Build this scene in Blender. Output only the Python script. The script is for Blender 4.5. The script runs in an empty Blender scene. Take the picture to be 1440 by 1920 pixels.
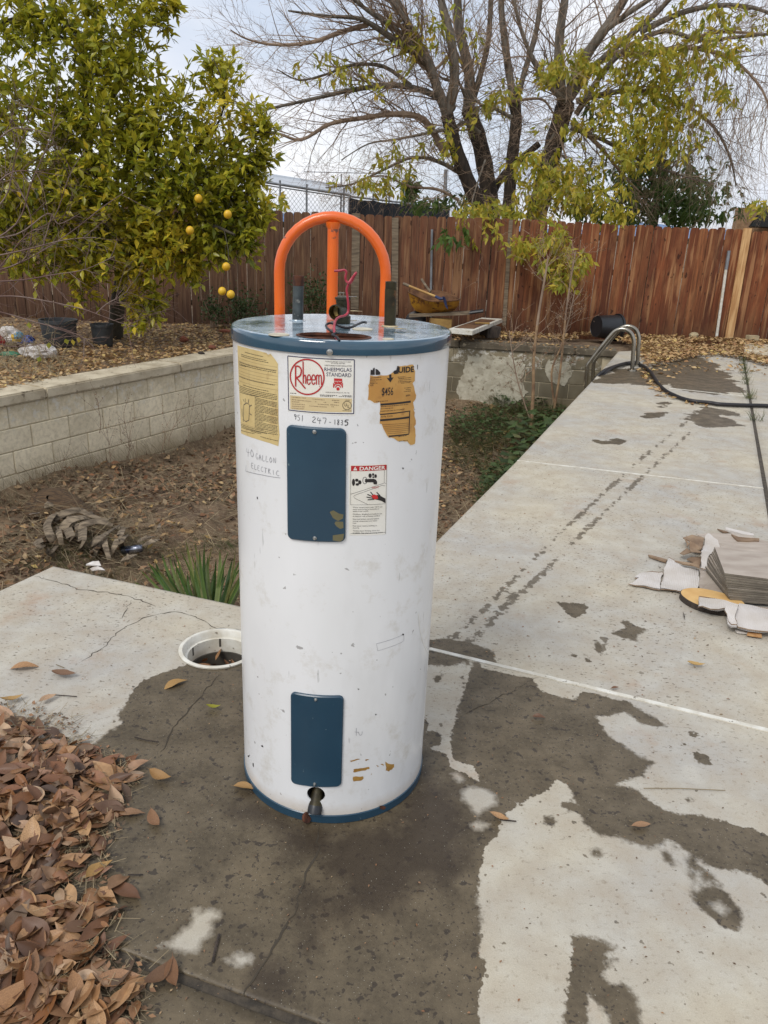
import bpy, bmesh, math, random
import numpy as np
from mathutils import Vector, Matrix, Euler, Quaternion
from mathutils.geometry import tessellate_polygon
random.seed(7); rs = np.random.RandomState(11)
SC = bpy.context.scene; C = SC.collection

# ------------------------------------------------------------------ camera
TH, RO, F, H = math.radians(20.182), math.radians(2.355), 1443.5, 1.4496
U0 = Vector((0, math.sin(TH), math.cos(TH))); FW = Vector((0, math.cos(TH), -math.sin(TH))); XW = Vector((1, 0, 0))
right = math.cos(RO)*XW + math.sin(RO)*U0; upv = -math.sin(RO)*XW + math.cos(RO)*U0
cam_d = bpy.data.cameras.new('camera'); cam = bpy.data.objects.new('camera', cam_d); C.objects.link(cam)
m = Matrix((right, upv, -FW)).transposed().to_4x4(); m.translation = Vector((0, 0, H)); cam.matrix_world = m
cam_d.sensor_fit = 'VERTICAL'; cam_d.sensor_height = 36; cam_d.lens = F/1920*36; cam_d.clip_end = 2000; cam_d.clip_start = .05
SC.camera = cam
# ------------------------------------------------------------------ world, sun, exposure
SUN_EL, SUN_AZ = math.radians(48), math.radians(215)      # azimuth measured from +Y towards +X
w = bpy.data.worlds.new('World'); SC.world = w; w.use_nodes = True
nt = w.node_tree; nt.nodes.clear()
sky = nt.nodes.new('ShaderNodeTexSky'); sky.sky_type = 'NISHITA'; sky.sun_disc = False
sky.sun_elevation = SUN_EL; sky.sun_rotation = SUN_AZ; sky.air_density = 1.0; sky.dust_density = 2.0
b1 = nt.nodes.new('ShaderNodeBackground'); b1.inputs[1].default_value = .12; nt.links.new(sky.outputs[0], b1.inputs[0])
b2 = nt.nodes.new('ShaderNodeBackground'); b2.inputs[1].default_value = .92
tc = nt.nodes.new('ShaderNodeTexCoord'); mp = nt.nodes.new('ShaderNodeMapping'); mp.inputs['Scale'].default_value = (1.6, 1.6, 4.2)
mp.inputs['Location'].default_value = (.3, .1, .45)
no = nt.nodes.new('ShaderNodeTexNoise'); no.inputs['Scale'].default_value = 1.7; no.inputs['Detail'].default_value = 7; no.inputs['Roughness'].default_value = .5
no2 = nt.nodes.new('ShaderNodeTexNoise'); no2.inputs['Scale'].default_value = 3.1; no2.inputs['Detail'].default_value = 5
cr = nt.nodes.new('ShaderNodeValToRGB'); cr.color_ramp.elements[0].position = .34; cr.color_ramp.elements[0].color = (.55, .62, .74, 1)
cr.color_ramp.elements[1].position = .66; cr.color_ramp.elements[1].color = (.93, .93, .95, 1)
e = cr.color_ramp.elements.new(.5); e.color = (.73, .76, .83, 1)
mr = nt.nodes.new('ShaderNodeMapRange'); mr.inputs[1].default_value = .3; mr.inputs[2].default_value = .55; mr.inputs[3].default_value = .72; mr.inputs[4].default_value = .97
mx = nt.nodes.new('ShaderNodeMixShader'); wo = nt.nodes.new('ShaderNodeOutputWorld')
L = nt.links.new
L(tc.outputs['Generated'], mp.inputs[0]); L(mp.outputs[0], no.inputs[0]); L(mp.outputs[0], no2.inputs[0]); L(no.outputs[0], cr.inputs[0]); L(cr.outputs[0], b2.inputs[0])
L(no2.outputs[0], mr.inputs[0]); L(mr.outputs[0], mx.inputs[0]); L(b1.outputs[0], mx.inputs[1]); L(b2.outputs[0], mx.inputs[2]); L(mx.outputs[0], wo.inputs[0])
sd = bpy.data.lights.new('sun', 'SUN'); sd.energy = 1.5; sd.angle = math.radians(22); sd.color = (1, .965, .91)
so = bpy.data.objects.new('sun', sd); C.objects.link(so)
sv = Vector((math.sin(SUN_AZ)*math.cos(SUN_EL), math.cos(SUN_AZ)*math.cos(SUN_EL), math.sin(SUN_EL)))
so.rotation_euler = sv.to_track_quat('Z', 'Y').to_euler(); so.location = (0, 0, 12)
SC.view_settings.view_transform = 'Standard'; SC.view_settings.look = 'None'; SC.view_settings.gamma = 1
SC.view_settings.exposure = 0.4; SC.view_settings.use_curve_mapping = False
SC.render.engine = 'CYCLES'
SC.cycles.max_bounces = 6; SC.cycles.transparent_max_bounces = 6

# ------------------------------------------------------------------ measuring helpers (photograph -> true place)
def ray(x, y):
    c, s = math.cos(RO), math.sin(RO); a = x-720; b = y-960; xi = c*a+s*b; yi = -s*a+c*b
    return Vector((xi/F, math.cos(TH)-(yi/F)*math.sin(TH), -math.sin(TH)-(yi/F)*math.cos(TH)))
def G(x, y, z=0.0):
    v = ray(x, y); t = (z-H)/v.z; return Vector((v.x*t, v.y*t, z))
def PY(x, y, Y):
    v = ray(x, y); t = Y/v.y; return Vector((v.x*t, Y, H+v.z*t))
def PL(x, y, p, n):
    v = ray(x, y); o = Vector((0, 0, H)); t = (Vector(p)-o).dot(n)/v.dot(n); return o+v*t
HX, HY, RB = -.116, 1.8457, .2535
def CYL(x, y, R=RB):
    v = ray(x, y); a = v.x**2+v.y**2; b = -2*(v.x*HX+v.y*HY); c = HX**2+HY**2-R*R
    t = (-b-math.sqrt(max(0, b*b-4*a*c)))/2/a; p = v*t
    return (math.atan2(p.x-HX, -(p.y-HY))*RB, p.z+H)
def S(r, g, b, k=1.0):
    f = lambda v: (v/255/12.92 if v/255 <= .04045 else ((v/255+.055)/1.055)**2.4)*k
    return (f(r), f(g), f(b))
# ------------------------------------------------------------------ materials
class NT:
    def __init__(s, name):
        s.m = bpy.data.materials.new(name); s.m.use_nodes = True; s.t = s.m.node_tree; s.b = s.t.nodes['Principled BSDF']; s.out = s.t.nodes['Material Output']
    def n(s, ty, **kw):
        q = s.t.nodes.new('ShaderNode'+ty)
        for k, v in kw.items(): setattr(q, k, v)
        return q
    def l(s, a, b): s.t.links.new(a, b)
    def put(s, sock, v):
        if hasattr(v, 'is_output'): s.l(v, sock)
        else: sock.default_value = v
    def math(s, op, a, b=0.0, c=None, clamp=False):
        q = s.n('Math', operation=op); q.use_clamp = clamp; s.put(q.inputs[0], a); s.put(q.inputs[1], b)
        if c is not None: s.put(q.inputs[2], c)
        return q.outputs[0]
    def noise(s, vec, scale, detail=5, rough=.55, dist=0.0):
        q = s.n('TexNoise'); s.l(vec, q.inputs['Vector']); q.inputs['Scale'].default_value = scale; q.inputs['Detail'].default_value = detail
        q.inputs['Roughness'].default_value = rough; q.inputs['Distortion'].default_value = dist; return q.outputs[0]
    def mapr(s, v, a, b, c=0.0, d=1.0, smooth=False):
        q = s.n('MapRange'); q.clamp = True
        if smooth: q.interpolation_type = 'SMOOTHSTEP'
        s.put(q.inputs[0], v)
        for i, x in enumerate((a, b, c, d)): s.put(q.inputs[i+1], x)
        return q.outputs[0]
    def mix(s, f, a, b, blend='MIX'):
        q = s.n('Mix', data_type='RGBA', blend_type=blend)
        s.put(q.inputs[0], f)
        for i, x in ((6, a), (7, b)): s.put(q.inputs[i], (*x, 1) if isinstance(x, tuple) else x)
        return q.outputs[2]
    def ramp(s, f, cols):
        q = s.n('ValToRGB'); s.l(f, q.inputs[0]); el = q.color_ramp.elements
        n = len(cols)
        while len(el) < n: el.new(.5)
        for i, c in enumerate(cols): el[i].position = i/max(1, n-1); el[i].color = (*c, 1)
        return q.outputs[0]
    def vec(s, stretch=(1, 1, 1), rand=True):
        t = s.n('TexCoord'); mp = s.n('Mapping'); mp.inputs['Scale'].default_value = stretch
        if rand:
            oi = s.n('ObjectInfo'); k = s.math('MULTIPLY', oi.outputs['Random'], 47.0)
            va = s.n('VectorMath', operation='ADD'); s.l(t.outputs['Object'], va.inputs[0]); s.l(k, va.inputs[1]); s.l(va.outputs[0], mp.inputs[0])
        else: s.l(t.outputs['Object'], mp.inputs[0])
        return mp.outputs[0]
    def rndv(s):
        oi = s.n('ObjectInfo'); at = s.n('Attribute', attribute_name='rnd'); return s.math('FRACT', s.math('ADD', oi.outputs['Random'], at.outputs['Fac']))
def pm(name, c1, c2=None, scale=8, detail=6, stretch=(1, 1, 1), lo=.38, hi=.62, rough=.6, bump=0, bscale=60, metal=0, spec=.5, coat=0, rand=0, c3=None, s3=30, l3=.6, h3=.7):
    t = NT(name); v = t.vec(stretch); b = t.b
    col = (*c1, 1)
    if c2: col = t.mix(t.mapr(t.noise(v, scale, detail), lo, hi), c1, c2)
    else: col = t.mix(t.mapr(t.noise(v, scale*2, 4), .3, .7), tuple(x*.88 for x in c1), tuple(min(1, x*1.1) for x in c1))
    if c3: col = t.mix(t.mapr(t.noise(v, s3, 5), l3, h3), col, c3)
    if rand:
        oi = t.n('ObjectInfo'); hs = t.n('HueSaturation'); t.l(col, hs.inputs['Color']); t.l(t.mapr(oi.outputs['Random'], 0, 1, 1-rand, 1+rand), hs.inputs['Value']); col = hs.outputs[0]
    t.put(b.inputs['Base Color'], col); b.inputs['Roughness'].default_value = rough; b.inputs['Metallic'].default_value = metal
    b.inputs['Specular IOR Level'].default_value = spec; b.inputs['Coat Weight'].default_value = coat; b.inputs['Coat Roughness'].default_value = .12
    if bump:
        bp = t.n('Bump'); bp.inputs['Strength'].default_value = 1; bp.inputs['Distance'].default_value = bump
        t.l(t.noise(v, bscale, 5), bp.inputs['Height']); t.l(bp.outputs[0], b.inputs['Normal'])
    return t.m
def pleaf(name, cols, trans=.3, rough=.5, spec=.4, vein=.25):
    if name == 'citrus_leaf': cols = [tuple(min(.95, q*1.15) for q in c) for c in cols]
    t = NT(name); f = t.rndv(); col = t.ramp(f, cols)
    v = t.vec(); col = t.mix(t.mapr(t.noise(v, 35, 4), .3, .75, 0, vein), col, tuple(x*.4 for x in cols[0]))
    t.l(col, t.b.inputs['Base Color']); t.b.inputs['Roughness'].default_value = rough; t.b.inputs['Specular IOR Level'].default_value = spec
    tr = t.n('BsdfTranslucent'); t.l(col, tr.inputs[0]); ms = t.n('MixShader'); ms.inputs[0].default_value = trans
    t.l(t.b.outputs[0], ms.inputs[1]); t.l(tr.outputs[0], ms.inputs[2]); t.l(ms.outputs[0], t.out.inputs[0])
    return t.m
def flat(name, c, rough=.6): return pm(name, c, rough=rough, scale=3)

def deck_mat():
    t = NT('concrete_deck'); b = t.b
    v = t.vec(rand=False)
    sy_ = t.n('SeparateXYZ'); t.l(v, sy_.inputs[0]); t.n_y = sy_.outputs[1]
    n1 = t.noise(v, 1.6, 6); n2 = t.noise(v, 9, 6, .6); n3 = t.noise(v, 70, 4, .65); n4 = t.noise(v, 330, 3, .7)
    dry = t.mix(t.mapr(n1, .35, .65), S(204, 195, 174, .88), S(186, 183, 176, .88))
    dry = t.mix(t.mapr(n2, .42, .72, 0, .6), dry, S(176, 160, 138, .86))
    dry = t.mix(t.mapr(n2, .30, .44, .4, 0), dry, S(214, 210, 198, .86))
    dry = t.mix(t.mapr(n3, .58, .68, 0, .4), dry, S(128, 112, 90, .86))
    dry = t.mix(t.mapr(n4, .25, .75, 0, .35), dry, S(120, 112, 98, .86))
    vs = t.vec((1, 1, 1), False)
    mp = t.n('Mapping'); mp.inputs['Rotation'].default_value = (0, 0, .3); mp.inputs['Scale'].default_value = (1, 2.3, 1); t.l(vs, mp.inputs[0])
    pits = t.noise(mp.outputs[0], 48, 3, .6); gate = t.noise(v, 2.3, 3)
    pm_ = t.math('MULTIPLY', t.mapr(pits, .61, .67), t.math('MULTIPLY', t.mapr(gate, .35, .55, .15, .95), t.mapr(t.math('ADD', t.math('MULTIPLY', t.noise(v, .9, 2), 1.6), t.n_y), 2.1, 3.4, .12, 1)))
    dry = t.mix(pm_, dry, S(92, 82, 66, .8))
    # rusty patches
    dry = t.mix(t.mapr(t.noise(v, 3.1, 5, .6), .60, .74, 0, .5), dry, S(170, 132, 100, .8))
    # wetness from the shapes of the spilled water
    wa = t.n('Attribute', attribute_name='wet').outputs['Fac']; tk = t.n('Attribute', attribute_name='track').outputs['Fac']; dk = t.n('Attribute', attribute_name='dark').outputs['Fac']
    e1 = t.math('MULTIPLY', t.math('SUBTRACT', t.noise(v, 13, 5, .6), .5), .045); e2 = t.math('MULTIPLY', t.math('SUBTRACT', t.noise(v, 60, 4, .6), .5), .03)
    spx = t.n('SeparateXYZ'); t.l(v, spx.inputs[0]); e1 = t.math('ADD', e1, t.math('MULTIPLY', t.math('SUBTRACT', t.noise(v, 3.2, 6, .65), .5), t.mapr(spx.outputs[1], 3.5, 8, .04, .75)))
    soft = t.mapr(t.noise(v, 2.1, 2), .45, .65, .002, .012)
    ws = t.math('ADD', t.math('ADD', wa, e1), e2)
    wet = t.mapr(ws, t.math('MULTIPLY', soft, -1.0), soft, 0, 1, True)
    tkn = t.math('ADD', t.math('MULTIPLY', t.math('SUBTRACT', t.noise(v, 26, 4, .6), .50), .085), t.math('MULTIPLY', t.math('SUBTRACT', t.noise(v, 4, 2, .5), .5), .05))
    trk = t.mapr(t.math('ADD', tk, tkn), .0, .006)
    drops = t.math('MULTIPLY', t.mapr(t.noise(v, 42, 3, .45), .685, .70), t.mapr(wa, -.45, -.02, 0, 1))
    wet = t.math('MAXIMUM', t.math('MAXIMUM', wet, t.math('MULTIPLY', trk, .85)), t.math('MULTIPLY', drops, .8))
    dryp = t.n('Attribute', attribute_name='dryp').outputs['Fac']; wet = t.math('MULTIPLY', wet, t.mapr(t.math('ADD', dryp, t.math('MULTIPLY', e2, .9)), -.009, .010, 1, .12))
    dry = t.mix(t.math('MULTIPLY', t.mapr(dryp, -.004, .01), .15), dry, S(214, 210, 198, .88))
    wc = t.mix(t.mapr(n1, .35, .65), S(122, 107, 83, .80), S(104, 93, 75, .76))
    wc = t.mix(t.mapr(n2, .36, .62, 0, .9), wc, S(76, 66, 50, .74))
    wc = t.mix(t.mapr(n3, .3, .75, 0, .5), wc, S(130, 116, 92, .8))
    wc = t.mix(t.mapr(n4, .3, .75, 0, .35), wc, S(70, 62, 50, .8))
    spots = t.mapr(t.noise(v, 38, 3, .5), .62, .65); wc = t.mix(t.math('MULTIPLY', spots, .8), wc, S(58, 50, 42, .8))
    spots2 = t.mapr(t.noise(v, 95, 3, .5), .62, .65); wc = t.mix(t.math('MULTIPLY', spots2, .75), wc, S(56, 48, 40, .8))
    dkm = t.mapr(t.math('ADD', dk, t.math('MULTIPLY', t.math('SUBTRACT', t.noise(v, 7, 6, .7), .5), .30)), -.05, .03)
    wc = t.mix(t.math('MULTIPLY', dkm, .75), wc, S(58, 46, 34, .7))
    gl = t.mapr(t.noise(v, 260, 1, .4), .745, .77); wc = t.mix(t.math('MULTIPLY', gl, .8), wc, S(190, 185, 170, .8))
    col = t.mix(wet, dry, wc)
    t.l(col, b.inputs['Base Color'])
    t.l(t.mix(wet, (.85, .85, .85), t.mix(t.mapr(n2, .35, .6), (.36, .36, .36), (.55, .55, .55))), b.inputs['Roughness'])
    b.inputs['Specular IOR Level'].default_value = .35
    hgt = t.math('ADD', t.math('MULTIPLY', n3, .5), t.math('ADD', t.math('MULTIPLY', n4, .3), t.math('MULTIPLY', pm_, -.5)))
    bp = t.n('Bump'); bp.inputs['Distance'].default_value = .0016; t.l(hgt, bp.inputs['Height']); t.l(bp.outputs[0], b.inputs['Normal'])
    return t.m
def fence_mat():
    t = NT('cedar_board'); b = t.b; v = t.vec((14, 14, .9)); v2 = t.vec((3, 3, 1.2))
    oi = t.n('ObjectInfo'); tcx = t.n('TexCoord')
    geo = t.n('NewGeometry'); sp = t.n('SeparateXYZ'); t.l(geo.outputs['Position'], sp.inputs[0])
    base = t.ramp(oi.outputs['Random'], [S(124, 68, 42, .8), S(150, 86, 52, .84), S(132, 74, 48, .82), S(104, 56, 36, .78), S(160, 100, 62, .84)])
    base = t.mix(t.mapr(t.noise(v, 3.2, 6, .6), .36, .66, 0, .75), base, S(90, 52, 34, .75))
    base = t.mix(t.mapr(t.noise(v2, 1.5, 4), .5, .72, 0, .6), base, S(176, 126, 84, .85))
    base = t.mix(t.mapr(t.noise(v, 1.1, 4, .5), .55, .63, 0, .6), base, S(190, 142, 98, .85))
    v4 = t.vec((5, 5, .35)); base = t.mix(t.mapr(t.noise(v4, 2.2, 5, .6), .58, .68, 0, .5), base, S(60, 36, 26, .7))
    # older, greyer boards towards the left end of the fence, stain worn
    grey = t.mapr(sp.outputs[0], -1.5, 3.0, .75, .08)
    g2 = t.mix(t.mapr(t.noise(v, 2.6, 6), .35, .65), S(120, 98, 78, .8), S(76, 60, 50, .75))
    base = t.mix(grey, base, g2)
    # darker brown towards the foot, with a ragged edge
    foot = t.mapr(t.math('ADD', sp.outputs[2], t.math('MULTIPLY', t.noise(v, 2, 3), -.5)), -.25, .35, .55, 0)
    base = t.mix(foot, base, S(58, 38, 28, .7))
    v5 = t.vec((9, 9, 5)); base = t.mix(t.mapr(t.noise(v5, 1.9, 2, .4), .69, .73, 0, .8), base, S(58, 34, 24, .7))
    t.l(base, b.inputs['Base Color']); b.inputs['Roughness'].default_value = .8; b.inputs['Specular IOR Level'].default_value = .25
    bp = t.n('Bump'); bp.inputs['Distance'].default_value = .004; t.l(t.noise(v, 4, 5), bp.inputs['Height']); t.l(bp.outputs[0], b.inputs['Normal'])
    return t.m
def block_mat(name, a, c, rand=.06):
    t = NT(name); b = t.b; v = t.vec(); vw = t.n('NewGeometry').outputs['Position']
    col = t.mix(t.mapr(t.noise(vw, 3.5, 6), .35, .65), a, c)
    col = t.mix(t.mapr(t.noise(vw, 28, 5, .65), .45, .75, 0, .35), col, S(140, 126, 100, .85))
    sp = t.n('SeparateXYZ'); t.l(vw, sp.inputs[0])
    hi = t.math('ADD', sp.outputs[2], t.math('MULTIPLY', t.math('SUBTRACT', t.noise(vw, 8, 6, .7), .5), .55))
    col = t.mix(t.mapr(hi, -.30, -.14, 0, .45), col, S(160, 146, 118, .85))       # browner, ragged-edged band under the coping
    ch = t.math('MULTIPLY', t.mapr(t.noise(vw, 11, 6, .75), .53, .60), t.mapr(hi, -.36, -.22))
    col = t.mix(t.math('MULTIPLY', ch, .8), col, S(222, 218, 206, .85))          # lime
    lo = t.math('ADD', sp.outputs[2], t.math('MULTIPLY', t.noise(vw, 5, 4), .3))
    col = t.mix(t.mapr(lo, -.78, -.5, .6, 0), col, S(160, 138, 104, .8))         # soil splash
    oi = t.n('ObjectInfo'); hs = t.n('HueSaturation'); t.l(col, hs.inputs['Color']); t.l(t.mapr(oi.outputs['Random'], 0, 1, 1-rand, 1+rand), hs.inputs['Value'])
    t.l(hs.outputs[0], b.inputs['Base Color']); b.inputs['Roughness'].default_value = .9; b.inputs['Specular IOR Level'].default_value = .2
    bp = t.n('Bump'); bp.inputs['Distance'].default_value = .003; t.l(t.noise(vw, 90, 5, .7), bp.inputs['Height']); t.l(bp.outputs[0], b.inputs['Normal'])
    return t.m
def enamel_mat():
    t = NT('white_enamel'); b = t.b; v = t.vec(rand=False)
    v2 = t.n('Mapping'); v2.inputs['Scale'].default_value = (1, 1, .35); t.l(v, v2.inputs[0])
    c = t.mix(t.mapr(t.noise(v2.outputs[0], 4, 5), .35, .7, 0, .6), S(229, 230, 231, .94), S(212, 213, 212, .94))
    c = t.mix(t.mapr(t.noise(v, 9, 7, .75), .55, .74, 0, .5), c, S(186, 176, 154, .85)); c = t.mix(t.mapr(t.noise(v2.outputs[0], 3, 5, .6), .55, .75, 0, .35), c, S(176, 174, 170, .85))
    c = t.mix(t.mapr(t.noise(v, 42, 3, .5), .71, .735, 0, .6), c, S(110, 105, 98, .8))
    v3 = t.n('Mapping'); v3.inputs['Scale'].default_value = (3, 3, .5); v3.inputs['Rotation'].default_value = (.3, .5, 0); t.l(v, v3.inputs[0])
    c = t.mix(t.mapr(t.noise(v3.outputs[0], 26, 2, .4), .74, .76, 0, .3), c, S(140, 138, 135, .8))
    sp = t.n('SeparateXYZ'); t.l(v, sp.inputs[0])
    lo = t.math('ADD', sp.outputs[2], t.math('MULTIPLY', t.noise(v, 9, 5, .7), .07))
    c = t.mix(t.mapr(lo, .045, .10, .6, 0), c, S(186, 160, 118, .8))
    hi = t.math('SUBTRACT', sp.outputs[2], t.math('MULTIPLY', t.noise(v, 12, 5, .7), .1))
    c = t.mix(t.mapr(hi, 1.12, 1.17, 0, .4), c, S(196, 186, 164, .85))
    t.l(c, b.inputs['Base Color']); b.inputs['Roughness'].default_value = .27; b.inputs['Specular IOR Level'].default_value = .5; b.inputs['Coat Weight'].default_value = .25; b.inputs['Coat Roughness'].default_value = .1
    bp = t.n('Bump'); bp.inputs['Distance'].default_value = .004; bp.inputs['Strength'].default_value = .4; t.l(t.noise(v2.outputs[0], 5, 2), bp.inputs['Height']); t.l(bp.outputs[0], b.inputs['Normal'])
    return t.m
def lid_mat():
    t = NT('blue_lid_paint'); b = t.b; v = t.vec(rand=False)
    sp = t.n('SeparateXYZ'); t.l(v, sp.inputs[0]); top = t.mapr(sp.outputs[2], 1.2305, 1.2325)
    blue = t.mix(t.mapr(t.noise(v, 7, 5), .35, .65), S(30, 66, 88, .9), S(40, 80, 100, .9))
    chalk_sky = t.mapr(t.noise(v, 8, 8, .72), .40, .56)
    c = t.mix(t.math('MULTIPLY', chalk_sky, t.math('MULTIPLY', top, .75)), blue, S(184, 202, 214, .95))  # chalky dirt, its pale blue also painting in the reflected sky
    d2 = t.mapr(t.noise(v, 24, 7, .75), .56, .60)
    c = t.mix(t.math('MULTIPLY', d2, t.math('MULTIPLY', top, .55)), c, S(222, 224, 222, .92))
    d3 = t.mapr(t.noise(v, 20, 7, .75), .62, .66); c = t.mix(t.math('MULTIPLY', d3, t.math('MULTIPLY', top, .8)), c, S(60, 52, 44, .85))
    t.l(c, b.inputs['Base Color'])
    r = t.mix(t.math('MULTIPLY', chalk_sky, top), (.10, .10, .10), (.24, .24, .24)); t.l(r, b.inputs['Roughness'])
    b.inputs['Specular IOR Level'].default_value = .7; b.inputs['Coat Weight'].default_value = .6; b.inputs['Coat Roughness'].default_value = .06
    return t.m

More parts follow.
